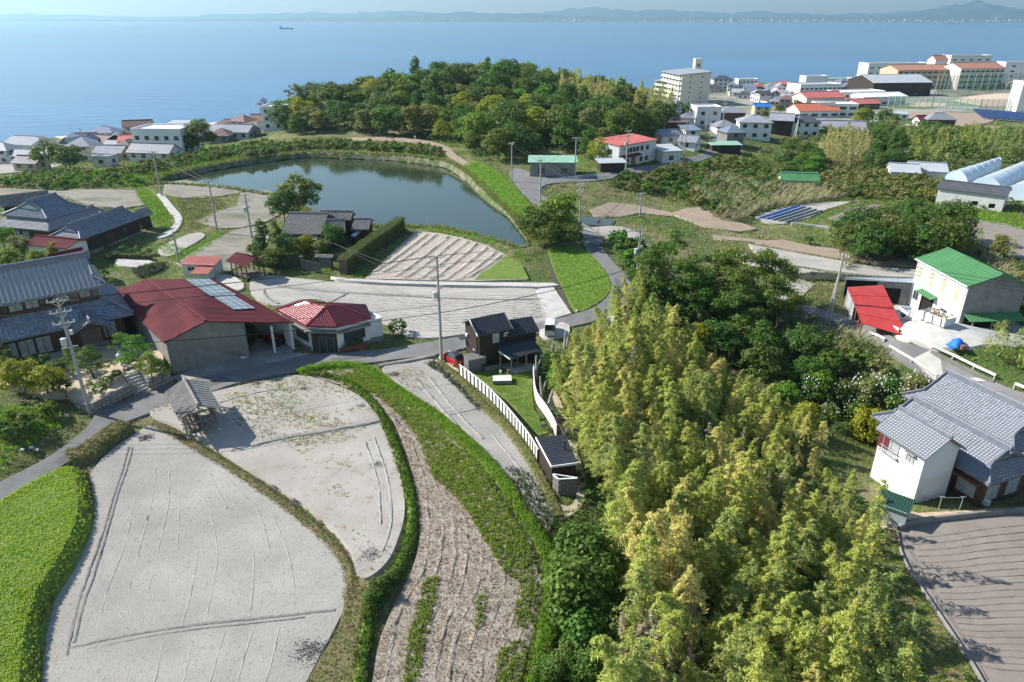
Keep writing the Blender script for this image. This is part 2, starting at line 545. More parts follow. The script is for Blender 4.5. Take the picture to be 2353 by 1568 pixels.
m_pondw = mat('pond water', (.022, .036, .022), (.035, .048, .025), scale=.05, rough=.06, spec=.5, bump=.05, bscale=2.2, bdist=.05, c3=(.055, .06, .025), scale3=.16, lo3=.62, hi3=.7)
m_stonebank = mat('stony pond bank', (.16, .15, .10), (.25, .23, .17), scale=.8, c3=(.08, .12, .03), scale3=.5, lo3=.42, hi3=.55, bump=.8, bscale=5, bdist=.2)
m_clod = mat('dark moist earth', (.17, .158, .145), (.25, .235, .215), scale=3, bump=.8, bscale=8, bdist=.08)
m_beach = mat('pale beach shingle', (.40, .38, .34), (.54, .52, .47), scale=.4)

def strip(name, pts, w, h, m, top=.45, plan=None, wob=.15, parent=None, n=5, smooth=True, base=-.25, kind='structure', sec=None, lift=0.0):
    """a long bank or furrow ridge with rounded cross-section, following the ground"""
    q = plan if plan is not None else gp(pts, n=n, closed=False)
    if plan is None and len(q) > 2:                       # even spacing
        L = np.concatenate([[0], np.cumsum(np.hypot(*np.diff(q, axis=0).T))])
        st = max(.35, min(1.2, w))
        t = np.linspace(0, L[-1], max(2, int(L[-1] / st)))
        q = np.stack([np.interp(t, L, q[:, i]) for i in (0, 1)], 1)
    d = np.gradient(q, axis=0)
    nrm = np.stack([d[:, 1], -d[:, 0]], 1)
    nrm /= np.maximum(np.hypot(*nrm.T), 1e-6)[:, None]
    prof = sec or [(-.5, base), (-.34, h * .7), (-top / 2, h), (top / 2, h), (.34, h * .75), (.5, base)]
    V = []
    for u, z in prof:
        j = NP.uniform(-wob, wob, len(q))
        p = q + nrm * (u * w * (1 + j))[:, None]
        V.append(np.column_stack([p, TZ(p) + lift + z * (1 + NP.uniform(-wob, wob, len(q)))]))
    V = np.stack(V, 1)
    k, c = V.shape[:2]
    i = (np.arange(k - 1)[:, None] * c + np.arange(c - 1)[None]).ravel()
    me = npmesh(name, V.reshape(-1, 3), np.stack([i, i + 1, i + c + 1, i + c], 1), smooth)
    o = link(name, me, m, parent)
    if parent is None and kind:
        tag(o, kind=kind)
    return o, q

water, _ = patch('pond', None, m_pondw, dz=0, plan=POND, flat=POND_Z, step=9, bank=.8, drop=0)
water.data.polygons.foreach_set('use_smooth', [False] * len(water.data.polygons))

strip('pond_bank', None, 1.15, 0, m_stonebank, plan=np.concatenate([POND, POND[:1]]), sec=[(-.6, -.1), (-.3, .06), (.1, -.35), (.5, -1.3)], wob=.12)
# foreground fields
f1, Q1 = patch('field', [(72,1720),(78,1568),(92,1460),(118,1360),(160,1260),(188,1180),(200,1110),(240,1050),(300,1005),(345,980),(385,985),(430,1012),(540,1082),(650,1152),(735,1215),(780,1268),(806,1330),(800,1380),(772,1440),(730,1520),(690,1600),(650,1720)], m_pale, dz=.10)
f2, Q2 = patch('field', [(352,945),(420,925),(500,902),(600,880),(690,866),(760,884),(826,914),(872,965),(906,1040),(924,1110),(930,1180),(916,1240),(890,1295),(846,1332),(822,1322),(812,1280),(770,1222),(715,1172),(640,1122),(560,1072),(480,1022),(410,985),(362,962)], m_pale2, dz=.22, bank=.5)
f3, Q3 = patch('field', [(710,862),(770,852),(832,850),(868,880),(920,925),(985,968),(1055,1028),(1112,1085),(1160,1150),(1215,1228),(1246,1290),(1240,1390),(1216,1490),(1195,1580),(1180,1720),(835,1720),(855,1580),(872,1480),(905,1395),(948,1310),(966,1225),(958,1140),(940,1060),(908,975),(855,915),(780,880)], m_till, dz=.12, step=1.4, rough=.04)
f4, Q4 = patch('field', [(880,846),(940,836),(1000,828),(1045,860),(1085,905),(1118,940),(1160,985),(1215,1065),(1250,1130),(1272,1180),(1258,1222),(1228,1185),(1190,1130),(1140,1070),(1075,995),(1005,938),(930,890)], m_pale, dz=.08)
gbase, QG = patch('grass_field', None, m_lush, plan=spline(np.array([list(U(x, y, 1.5))[:2] for x, y in [(-260,1330),(-60,1200),(40,1130),(120,1086),(158,1074),(172,1100),(178,1150),(168,1205),(128,1285),(82,1355),(56,1430),(44,1500),(36,1580),(20,1720),(-300,1720)]])), dz=1.1, bank=1.2, drop=.1)
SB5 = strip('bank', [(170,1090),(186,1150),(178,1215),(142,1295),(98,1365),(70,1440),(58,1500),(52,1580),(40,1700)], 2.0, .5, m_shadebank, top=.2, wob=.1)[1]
SB6 = strip('bank', [(160,1062),(200,1050),(250,1012),(290,985)], 2.6, .8, m_olive, top=.4)[1]
SB7 = strip('bank', [(352,975),(400,998),(470,1040),(560,1096),(650,1158),(735,1225),(785,1280),(808,1330),(800,1380)], 1.0, .2, m_olive, top=.3, wob=.3)[1]
patch('bank', [(806,1330),(845,1338),(880,1330),(862,1380),(842,1440),(830,1520),(818,1720),(655,1720),(694,1600),(735,1520),(780,1440)], m_olive, dz=.16)
strip('bank', [(870,842),(940,830),(1000,818)], .9, .18, m_concd, top=.6, wob=.05)
SB1 = strip('bank', [(690,862),(760,868),(822,898),(868,945),(900,1010),(922,1070),(942,1140),(948,1210),(930,1280),(885,1350),(850,1410),(838,1480),(828,1560),(812,1700)], 1.0, .33, m_lush, wob=.35)[1]
SB2 = strip('bank', [(840,850),(900,893),(985,950),(1060,1010),(1115,1062),(1160,1120),(1190,1170),(1232,1232),(1262,1295),(1268,1380),(1250,1470),(1232,1580),(1205,1700)], 1.4, .38, m_lush, wob=.3)[1]
SB3 = strip('bank', [(688,862),(720,850),(780,843),(838,846)], 1.3, .4, m_lush)[1]
SB4 = strip('bank', [(1010,835),(1060,880),(1110,935),(1165,985),(1220,1060),(1262,1140),(1285,1190)], 1.3, .25, m_olive)[1]

# roads
road_a, _ = patch('road', [(-120,1172),(0,1110),(60,1080),(120,1047),(165,1014),(205,978),(222,952),(265,930),(308,912),(345,893),(392,884),(480,864),(588,843),(650,830),(713,816),(800,812),(888,803),(978,789),(1060,775),(1243,742),(1316,724),(1372,703),(1403,670),(1402,642),(1388,617),(1371,597),(1351,580),(1334,545),(1312,510),(1280,490),(1236,472),(1206,448),(1178,414),(1172,392),(1192,388),(1222,398),(1258,408),(1310,405),(1383,400),(1450,386),(1540,372),(1590,360),(1625,345),(1640,325),(1625,300),(1610,285),(1640,280),(1668,300),(1668,325),(1650,350),(1610,371),(1550,385),(1488,397),(1400,412),(1310,420),(1262,424),(1244,432),(1240,444),(1262,462),(1300,490),(1340,514),(1380,540),(1388,575),(1416,610),(1441,637),(1454,668),(1447,694),(1424,714),(1388,731),(1336,747),(1243,766),(1100,794),(998,817),(920,826),(843,836),(760,846),(700,853),(640,862),(588,872),(530,886),(475,905),(415,924),(365,944),(325,958),(290,972),(262,990),(225,1015),(185,1045),(130,1080),(70,1112),(0,1160),(-120,1215)], m_asph, dz=.10, step=4, n=4, bank=.15)
road_b, _ = patch('road', [(1780,676),(1809,694),(1870,708),(1940,728),(2000,752),(2060,782),(2139,808),(2210,842),(2282,878),(2353,905),(2500,965),(2500,1030),(2353,945),(2247,905),(2152,881),(2095,845),(2039,808),(1990,775),(1930,747),(1870,725),(1800,708),(1768,690)], m_asph, dz=.10, step=4, n=4, bank=.15)
patch('bridge_deck', [(2040,806),(2139,808),(2282,878),(2152,880)], m_conc, dz=.13, smooth=False, bank=.02)
patch('yard', [(2010,742),(2060,700),(2105,662),(2215,690),(2330,742),(2400,780),(2330,800),(2230,800),(2140,806),(2065,780)], m_conc, dz=.16, smooth=False, step=1.3)
patch('concrete_path', [(760,640),(800,644),(860,648),(1000,652),(1130,654),(1270,655),(1285,660),(1240,664),(1100,661),(900,656),(780,648)], m_conc, dz=.35, smooth=False)
patch('concrete_ramp', [(1232,668),(1268,656),(1312,722),(1262,736)], m_conc, dz=.12, smooth=False)
patch('drain', [(1256,590),(1262,590),(1275,625),(1290,660),(1316,722),(1308,724),(1284,668),(1266,630)], m_shadebank, dz=.09, bank=.02, n=3)
patch('apron', [(392,868),(575,806),(590,780),(668,780),(672,812),(713,814),(660,830),(588,844),(480,866),(420,880)], m_apron, dz=.085, smooth=False)
patch('concrete_path', [(362,448),(376,450),(398,474),(418,500),(414,520),(396,538),(372,548),(360,546),(384,532),(400,516),(402,502),(384,478)], m_conc, dz=.12)
patch('concrete_path', [(268,598),(300,594),(345,600),(356,610),(330,616),(290,614),(270,610)], m_conc, dz=.1)
patch('concrete_path', [(500,632),(530,634),(556,648),(560,662),(545,668),(520,656),(498,645)], m_conc, dz=.1)
patch('path', [(790,318),(860,316),(930,318),(990,326),(1030,340),(1050,358),(1080,378),(1072,382),(1040,366),(1015,346),(975,332),(920,326),(860,324),(800,324)], m_tan, dz=.1)

# fields further off
f5, Q5 = patch('field', [(592,634),(700,642),(780,650),(900,658),(1100,664),(1236,667),(1262,735),(1200,752),(1060,770),(985,778),(930,770),(880,742),(800,705),(740,690),(690,690),(640,704),(592,690),(575,660)], m_grey, dz=.07)
f6, Q6 = patch('field', [(958,533),(1010,538),(1060,548),(1120,566),(1170,592),(1200,622),(1214,644),(1090,648),(840,642),(870,612),(910,574)], m_ridge, dz=.16, smooth=False)
patch('grass_field', [(1262,572),(1335,572),(1376,606),(1400,645),(1400,672),(1370,700),(1322,716),(1296,668),(1274,625)], m_lush, dz=.14, n=3)
patch('grass_field', [(1130,616),(1165,588),(1200,612),(1215,643),(1090,646),(1105,630)], m_lush, dz=.2, smooth=False)
patch('field', [(404,606),(440,582),(473,561),(543,528),(604,518),(622,540),(606,575),(561,606),(520,628),(480,634),(438,618)], m_dark, dz=.08, smooth=False)
patch('field', [(452,510),(490,490),(545,474),(552,444),(613,438),(666,464),(650,490),(613,510),(560,524),(508,526)], m_dark, dz=.1, smooth=False)
patch('field', [(378,420),(430,414),(470,424),(520,432),(565,438),(545,446),(470,456),(420,456),(375,446)], m_dark, dz=.1, smooth=False)
patch('field', [(120,444),(175,436),(312,438),(322,458),(334,472),(280,480),(215,476)], m_dark, dz=.12, smooth=False)
patch('field', [(-60,436),(60,436),(140,442),(60,452),(-60,455)], m_dark, dz=.12)
patch('field', [(365,572),(420,545),(455,536),(470,545),(420,575),(385,590)], m_grey, dz=.1)
patch('grass_field', [(1100,372),(1065,380),(1110,432),(1150,470),(1190,505),(1212,540),(1228,490),(1200,450),(1160,410)], m_lush, dz=.08)
# terraces on the right
patch('field', [(1355,482),(1400,466),(1460,472),(1540,488),(1545,498),(1470,490),(1420,500),(1365,498)], m_tan, dz=.1, smooth=False)
patch('field', [(1540,492),(1580,480),(1620,478),(1660,500),(1740,528),(1700,535),(1620,522)], m_tan, dz=.22, smooth=False)
patch('field', [(1338,500),(1400,506),(1412,512),(1392,520),(1345,516)], m_pondw, dz=.12)
patch('field', [(1340,526),(1400,520),(1430,522),(1480,540),(1440,552),(1390,545)], m_grey, dz=.1, smooth=False)
patch('field', [(1720,555),(1800,552),(1900,574),(2000,590),(2110,605),(2110,614),(2000,605),(1900,590),(1800,572)], m_tan, dz=.1, smooth=False)
patch('field', [(1720,562),(1790,575),(1900,595),(2000,612),(2110,622),(2110,640),(2000,634),(1900,622),(1800,606),(1740,590)], m_grey, dz=.12, smooth=False)
patch('field', [(1640,541),(1720,549),(1900,570),(2100,598),(2100,604),(1900,580),(1720,556),(1640,550)], m_tan, dz=.1, smooth=False)
patch('field', [(1690,578),(1740,594),(1800,611),(1900,627),(1830,630),(1770,620),(1700,602)], m_grey, dz=.1, smooth=False)
patch('field', [(1780,645),(1830,640),(1872,655),(1845,680),(1810,690),(1785,680)], m_grey, dz=.1, smooth=False)
patch('field', [(1735,500),(1790,478),(1880,466),(1960,464),(1900,482),(1860,500),(1800,516),(1760,514)], m_grey, dz=.1, smooth=False)
patch('field', [(1905,502),(1960,478),(2010,470),(2050,476),(2010,496),(1950,512)], m_brown, dz=.1, smooth=False)
patch('field', [(2195,510),(2220,503),(2300,512),(2400,540),(2500,580),(2450,620),(2353,596),(2280,575),(2215,550)], m_brown, dz=.1, smooth=False)
f9, Q9 = patch('field', [(2062,1224),(2100,1208),(2250,1190),(2353,1180),(2560,1170),(2700,1720),(2330,1720),(2258,1568),(2200,1475),(2140,1385),(2095,1320),(2070,1270)], m_brown, dz=.10, smooth=False)
patch('field', [(2040,262),(2120,258),(2250,262),(2290,272),(2240,288),(2120,280)], m_tan, dz=.15, step=8)
patch('field', [(2080,286),(2180,286),(2290,292),(2353,296),(2353,302),(2250,306),(2150,300)], m_tan, dz=.15, step=8)
patch('school_ground', [(2190,232),(2230,222),(2290,216),(2360,216),(2500,222),(2500,250),(2360,246),(2260,244)], m_ground2, dz=.3, step=9, smooth=False)
patch('school_ground', [(2080,240),(2120,236),(2180,240),(2170,246),(2100,246)], m_ground2, dz=.3, step=9, smooth=False)
patch('town_ground', [(1480,236),(1560,222),(1700,212),(1900,200),(2100,190),(2353,186),(2560,180),(2560,262),(2353,262),(2150,258),(2050,268),(1990,285),(1850,290),(1720,300),(1640,300),(1560,290),(1520,262)], m_town, dz=.12, step=9)
patch('town_ground', [(-120,400),(-120,345),(0,334),(150,322),(320,300),(480,288),(640,275),(640,292),(560,310),(450,335),(330,355),(240,366),(150,380),(60,395)], m_town, dz=.12, step=6)
patch('lawn', [(1080,850),(1130,836),(1215,845),(1222,900),(1228,945),(1262,985),(1248,1000),(1225,990),(1180,935),(1130,890)], m_lawn, dz=.1, n=3)
patch('terrace', [(1146,842),(1180,834),(1222,838),(1225,852),(1180,860)], m_conc, dz=.16, smooth=False)
patch('car_park', [(1236,762),(1290,742),(1308,748),(1310,772),(1250,782)], m_conc, dz=.13, smooth=False)
patch('car_park', [(1010,820),(1050,808),(1068,852),(1052,856),(1030,842)], m_sand, dz=.11, smooth=False)
patch('bare_ground', [(1235,1095),(1270,1170),(1285,1195),(1335,1165),(1345,1100),(1330,1050),(1320,1000),(1275,900),(1262,930),(1300,1010),(1325,1090),(1322,1150),(1290,1160)], m_sand, dz=.06)
patch('bare_ground', [(2000,1190),(2060,1170),(2110,1180),(2250,1172),(2353,1165),(2353,1178),(2230,1188),(2090,1206),(2040,1220)], m_sand, dz=.05, smooth=False)
patch('grass_field', [(2010,1225),(2060,1222),(2068,1275),(2095,1330),(2140,1398),(2200,1490),(2260,1590),(2320,1720),(2000,1720),(2040,1500),(2060,1400),(2030,1300)], m_olive, dz=.06)
patch('bare_ground', [(1388,730),(1428,712),(1440,722),(1420,745),(1390,752)], m_conc, dz=.07, smooth=False)
patch('beach', None, m_beach, dz=.15, plan=np.array([(-215, 342), (-180, 377), (-130, 420), (-75, 460), (-66, 447), (-120, 405), (-172, 362), (-205, 330)], float), step=8, bank=.6)

# furrows and tracks in the fields
LIFT = {f1.name: .10, f2.name: .22, f3.name: .10, f4.name: .08, f5.name: .07, f6.name: .16, f9.name: .10}
def furrows(field, lines, w, h, m, **k):
    for p in lines:
        strip('furrow', p, w, h, m, parent=field, base=-.02, lift=LIFT[field.name], **k)
furrows(f1, [[(296,1030),(282,1080),(262,1140),(232,1240),(200,1330),(178,1400),(162,1470),(155,1510)]], .3, .05, m_clod, wob=.3)
furrows(f1, [[(305,1030),(290,1085),(270,1140),(242,1240),(214,1330),(190,1400),(172,1480)], [(165,1492),(260,1470),(360,1452),(470,1436),(588,1424),(700,1412),(770,1404)]], .3, .05, m_clod, wob=.3)
furrows(f1, [[(172,1502),(262,1482),(362,1462),(470,1446),(588,1434),(700,1421)]], .2, .03, m_clod, wob=.4)
def lerp_lines(a, b, n, jit=3):
    for i in range(n):
        t = (i + .5) / n
        yield [(p[0] * (1 - t) + q[0] * t + RNG.uniform(-jit, jit), p[1] * (1 - t) + q[1] * t) for p, q in zip(a, b)]
for p_ in (lerp_lines([(330,1050),(300,1140),(262,1260),(225,1370),(200,1480)], [(560,1110),(640,1190),(690,1280),(700,1350),(690,1400)], 10, 6)):
    a_ = RNG.randint(0, 2)
    furrows(f1, [p_[a_:a_ + RNG.randint(2, 4)]], .13, .014, m_line, wob=.5)
furrows(f1, list(lerp_lines([(205,1500),(190,1568),(170,1690)], [(680,1440),(650,1568),(600,1690)], 7, 6)), .13, .012, m_line, wob=.5)
furrows(f2, [[(580,1030),(640,1014),(700,1004),(780,990),(850,978),(872,972)]], .55, .09, m_clod, wob=.4)
furrows(f2, [[(505,930),(600,905),(700,895)], [(860,1010),(890,1100),(900,1200),(880,1270)], [(840,1020),(868,1110),(876,1210)]], .22, .04, m_line, wob=.6)
furrows(f4, [[(1030,955),(1062,948),(1098,940),(1112,938)], [(985,868),(1030,925),(1060,960),(1110,1010)], [(955,872),(1010,935),(1050,980)]], .35, .07, m_line, wob=.4)
furrows(f4, [[(1130,1000),(1180,1060),(1220,1120),(1245,1180)]], .22, .04, m_line, wob=.6)
for a, b in [((1002,541),(880,628)), ((1030,546),(908,638)), ((1052,551),(930,642)), ((1074,556),(962,644)), ((1096,562),(992,645)), ((1118,570),(1020,646)), ((1138,580),(1052,646)), ((1152,588),(1075,640)), ((980,540),(858,628))]:
    furrows(f6, [[a, ((a[0] + b[0]) / 2 + 4, (a[1] + b[1]) / 2), b]], .75, .09, m_ridge, wob=.4)
    furrows(f6, [[(a[0] + 7, a[1] + 1), ((a[0] + b[0]) / 2 + 12, (a[1] + b[1]) / 2), (b[0] + 9, b[1])]], .32, .025, m_clod, wob=.5)
furrows(f5, [[(640,660),(760,672),(900,680),(1050,688),(1180,690),(1245,688)], [(745,702),(775,688),(800,675)], [(606,668),(615,685),(640,700)]], .5, .09, m_clod, wob=.4)
furrows(f5, list(lerp_lines([(620,650),(800,668),(1000,678),(1230,676)], [(760,696),(900,745),(1050,765),(1250,730)], 14, 2)), .3, .03, m_line, wob=.6)
furrows(f9, list(lerp_lines([(2080,1232),(2160,1226),(2250,1212),(2353,1200),(2450,1190)], [(2260,1540),(2300,1548),(2353,1552),(2450,1560),(2500,1570)], 22, 3)), .14, .02, m_bline, wob=.6)
furrows(f9, [[(2082,1250),(2110,1310),(2160,1392),(2215,1475),(2270,1565)], [(2092,1262),(2122,1322),(2172,1402),(2226,1484)]], .16, .02, m_bline, wob=.5)
furrows(f3, list(lerp_lines([(720,868),(830,905),(905,970),(950,1060),(975,1180),(960,1300),(900,1420),(870,1600)], [(845,862),(970,960),(1090,1065),(1170,1170),(1225,1270),(1230,1380),(1205,1500),(1180,1600)], 9, 5)), .4, .045, m_till, wob=.6)
# wheel ruts of the brown field's kerb, kerbs and low walls
strip('kerb', [(2062,1224),(2070,1270),(2095,1322),(2140,1388),(2200,1478),(2258,1570),(2330,1715)], .26, .26, m_concd, top=.8, wob=.02)
strip('kerb', [(2064,1222),(2100,1206),(2250,1188),(2353,1178),(2540,1168)], .4, .6, m_concd, top=.8, wob=.02)
strip('kerb', [(1150,345),(1030,343)], .2, .1, m_conc)


m_repair = mat('asphalt repair', (.105, .105, .107), (.13, .13, .13), scale=1.5, bump=.3, bscale=50, bdist=.01)
for q_ in ([(120,1062),(150,1040),(172,1050),(142,1074)], [(440,888),(520,868),(535,876),(452,898)], [(760,826),(840,818),(846,824),(768,832)], [(1412,640),(1432,650),(1440,680),(1420,690)], [(1350,560),(1378,556),(1384,575),(1360,582)]):
    patch('asphalt_repair', q_, m_repair, dz=.108, smooth=False, bank=.01)

# ---------------------------------------------------------------- building kit
m_tile = mat('grey kawara tile', (.20, .21, .235), (.27, .28, .305), scale=2.5, c3=(.14, .145, .165), scale3=6, lo3=.6, hi3=.75, rough=.38, spec=.6, island=.22)
m_tileb = mat('blue grey kawara tile', (.14, .165, .22), (.20, .225, .28), scale=3, rough=.33, spec=.65, island=.25)
m_tilel = mat('silver grey kawara tile', (.15, .165, .20), (.20, .215, .25), scale=3, c3=(.10, .11, .14), scale3=5, rough=.36, spec=.6, island=.14)
m_tilea = mat('grey kawara tile paled for gleam', (.30, .315, .345), (.38, .395, .42), scale=3, c3=(.20, .21, .24), scale3=5, rough=.26, spec=.8, island=.3)  # base colour paled so it carries part of the roof's gleam
m_tilew = mat('weathered brown grey tile', (.19, .18, .175), (.27, .26, .25), scale=2.5, rough=.5, island=.25)
m_tiler = mat('glazed red tile', (.24, .022, .035), (.30, .035, .05), scale=3, rough=.22, spec=.7, island=.2)
m_redm = mat('dark red painted metal', (.125, .030, .036), (.155, .040, .046), scale=.5, c3=(.10, .028, .032), scale3=.2, rough=.8, spec=.1, bump=.15, bscale=40, bdist=.01)
m_redb = mat('bright red sheet metal', (.38, .035, .03), (.44, .05, .04), scale=.6, c3=(.42, .12, .09), scale3=.25, lo3=.6, hi3=.75, rough=.38, bump=.15, bscale=20, bdist=.02)
m_salmon = mat('salmon metal', (.50, .17, .14), (.58, .22, .19), scale=.7, rough=.5)
m_redfade = mat('faded red metal', (.46, .12, .11), (.52, .17, .15), scale=.4, c3=(.55, .27, .23), scale3=.5, lo3=.6, hi3=.7, rough=.6)
m_green = mat('green painted metal', (.07, .20, .085), (.09, .24, .10), scale=.5, c3=(.14, .27, .11), scale3=.3, lo3=.6, hi3=.75, rough=.45, bump=.2, bscale=12, bdist=.02)
m_greenp = mat('pale green metal', (.22, .40, .29), (.28, .46, .35), scale=.4, rough=.6)
m_black = mat('charcoal metal roofing', (.030, .034, .042), (.036, .040, .050), scale=.8, rough=.42, spec=.5)
m_asb = mat('weathered corrugated sheet', (.21, .205, .195), (.28, .275, .26), scale=1.5, c3=(.13, .125, .13), scale3=.8, lo3=.5, hi3=.7, rough=.9, bump=.3, bscale=15, bdist=.02)
m_galv = mat('galvanised sheet', (.42, .46, .50), (.50, .54, .58), scale=.6, rough=.4, metal=.3)
m_white = mat('white painted wall', (.66, .67, .67), (.72, .72, .71), scale=.6, c3=(.55, .55, .54), scale3=.25, lo3=.6, hi3=.8, rough=.8)
m_whited = mat('stained white wall', (.56, .56, .55), (.64, .64, .62), scale=.8, c3=(.36, .35, .33), scale3=.5, lo3=.58, hi3=.75, rough=.85)
m_cream = mat('cream wall', (.58, .55, .47), (.64, .61, .52), scale=.4, rough=.85)
m_greyw = mat('grey mortar wall', (.21, .205, .20), (.26, .255, .245), scale=.8, c3=(.15, .145, .14), scale3=.35, rough=.9, bump=.2, bscale=20, bdist=.02)
m_beigew = mat('beige wall', (.45, .37, .26), (.50, .42, .31), scale=.5)
m_brownw = mat('brown board wall', (.075, .045, .03), (.11, .07, .05), scale=2, stretch=(6, 6, .6), rough=.8)
m_burnt = mat('charred cedar', (.034, .026, .022), (.060, .042, .033), scale=3, stretch=(7, 7, .5), rough=.75, bump=.5, bscale=12, bdist=.02)
m_greyb = mat('grey weathered boards', (.15, .15, .145), (.21, .21, .20), scale=3, stretch=(6, 6, .6), rough=.9)
m_wood = mat('weathered timber', (.17, .14, .115), (.25, .215, .18), scale=4, stretch=(4, 4, 1), rough=.9)
m_woodd = mat('dark timber', (.05, .034, .025), (.08, .055, .04), scale=4, rough=.75)
m_woodo = mat('fresh orange timber', (.55, .31, .10), (.62, .38, .15), scale=3, rough=.7)
m_plank = mat('white washed plank', (.66, .66, .64), (.75, .75, .73), scale=3, c3=(.5, .5, .48), scale3=2, lo3=.6, hi3=.75, rough=.8)
m_glass = mat('window glass', (.035, .045, .05), (.06, .07, .075), scale=.5, rough=.08, spec=.6)
m_curt = mat('curtained window', (.30, .32, .32), (.42, .44, .44), scale=2.5, rough=.15, spec=.5)
m_alu = mat('aluminium', (.55, .56, .57), rough=.4, metal=.5)
m_frw = mat('white frame', (.72, .72, .70), rough=.5)
m_dkf = mat('dark frame', (.04, .036, .032), rough=.5)
m_stone = mat('garden wall stone', (.22, .205, .185), (.33, .31, .285), scale=1.7, island=.3, rough=.95, bump=.6, bscale=9, bdist=.05)
m_solar = mat('solar cell glass', (.12, .14, .17), (.15, .17, .20), scale=.8, rough=.18, spec=.6)
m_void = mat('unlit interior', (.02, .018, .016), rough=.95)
m_steps = mat('pale stone', (.52, .50, .46), (.60, .58, .54), scale=2, rough=.85)
m_orange = mat('ochre wall', (.50, .31, .14), (.54, .35, .17), scale=.5)
m_rust = mat('rusty metal', (.22, .09, .045), (.30, .14, .08), scale=2)

TW = {}
def tile_mesh(tw, tl, amp, m):
    key = (tw, tl, amp, m.name)
    if key not in TW:
        xs_ = np.array([-.5, -.28, 0, .28, .5])
        zs_ = np.array([1, .25, -.15, .25, 1]) * amp
        if amp > .1:                                      # high cover tiles, sunward flank widened to catch the light
            xs_, zs_ = np.array([-.5, -.34, -.05, .12, .5]), np.array([1, .15, -.1, .05, 1]) * amp
        top = np.array([[x * tw, 0, z + .045] for x, z in zip(xs_, zs_)])
        back = np.array([[x * tw, tl * 1.15, z + .0] for x, z in zip(xs_, zs_)])
        low = top - [0, -.01, .05]
        V = np.concatenate([top, back, low])
        F = [[i, i + 1, 6 + i, 5 + i] for i in range(4)] + [[10 + i, 11 + i, 1 + i, i] for i in range(4)]
        me = npmesh('tile', V, np.array(F))
        me.materials.append(m)
        TW[key] = (V, np.array(F), me)
    return TW[key]

def tiled(root, part, poly, tw, tl, amp, m, nind=0):
    """lay tiles over a roof plane (first edge of the polygon is its eave); the nind nearest are pieces of their own"""
    V, F, me = tile_mesh(tw, tl, amp, m)
    P = [Vector(p) for p in poly]
    ex = (P[1] - P[0]).normalized()
    nr = Vector((0, 0, 0))
    for i in range(1, len(P) - 1):
        nr += (P[i] - P[0]).cross(P[i + 1] - P[0])
    nr.normalize()
    if nr.z < 0:
        nr = -nr
    ey = nr.cross(ex)
    if sum((p - P[0]).dot(ey) for p in P) < 0:
        ex, ey = -ex, -ey
    uv = np.array([[(p - P[0]).dot(ex), (p - P[0]).dot(ey)] for p in P])
    lo, hi = uv.min(0), uv.max(0)
    uu, vv = np.meshgrid(np.arange(lo[0] + tw / 2, hi[0], tw), np.arange(lo[1], hi[1] - tl * .5, tl))
    C = np.stack([uu.ravel(), vv.ravel()], 1)
    C = C[inpoly(C + [0, tl * .5], uv)]
    if not len(C):
        return
    B = np.array([list(ex), list(ey), list(nr)])
    base = np.array(list(P[0]))
    O = base + C[:, :1] * B[0] + C[:, 1:] * B[1] + B[2] * .015
    cr, sr = math.cos(root.rotation_euler[2]), math.sin(root.rotation_euler[2])
    wx = root.location[0] + O[:, 0] * cr - O[:, 1] * sr
    wy = root.location[1] + O[:, 0] * sr + O[:, 1] * cr
    order = np.argsort(wx ** 2 + wy ** 2 + (CAMH - O[:, 2]) ** 2)
    one, rest = order[:nind], order[nind:]
    mt = Matrix((ex, ey, nr)).transposed().to_4x4()
    for i in one:
        o = bpy.data.objects.new('tile', me)
        COL.objects.link(o)
        o.parent = part
        mm = mt.copy()
        mm.translation = O[i]
        o.matrix_local = mm
    if len(rest):
        W_ = (V @ B)[None] + (O[rest] + NP.uniform(-.008, .008, (len(rest), 3)))[:, None]
        FF = F[None] + (np.arange(len(rest)) * len(V))[:, None, None]
        o = link('tile_field', npmesh('tile_field', W_.reshape(-1, 3), FF.reshape(-1, 4)), m, part)
        o['kind'] = 'stuff'

def ribs(part, poly, step, m, w=.05, h=.05, along=True):
    P = [Vector(p) for p in poly]
    ex = (P[1] - P[0]).normalized()
    nr = (P[1] - P[0]).cross(P[2] - P[0]).normalized()
    if nr.z < 0:
        nr = -nr
    ey = nr.cross(ex)
    if not along:
        ex, ey = ey, ex
    uv = np.array([[(p - P[0]).dot(ex), (p - P[0]).dot(ey)] for p in P])
    mb = MB()
    u = uv[:, 0].min() + step / 2
    while u < uv[:, 0].max():
        hits = []
        for i in range(len(uv)):
            a, b = uv[i], uv[(i + 1) % len(uv)]
            if (a[0] - u) * (b[0] - u) < 0:
                hits.append(a[1] + (b[1] - a[1]) * (u - a[0]) / (b[0] - a[0]))
        if len(hits) >= 2:
            p, q = P[0] + ex * u + ey * min(hits), P[0] + ex * u + ey * max(hits)
            mb.beam(p + nr * h * .4, q + nr * h * .4, w, h, nr)
        u += step
    if mb.v:
        mb.build('rib', m, part)

def slopes(root, polys, m, t=.14, cover=None, arg=(.30, .27, .035), tm=None, nind=0, name='roof', step=.45):
    out = []
    for p in polys:
        s = MB().slab(p, t).build(name, m, root)
        out.append(s)
        if cover == 'tile':
            tiled(root, s, p, *arg, tm or m, nind if p is polys[0] or nind < 0 else 0)
        elif cover == 'rib':
            ribs(s, p, step, m)
    return out

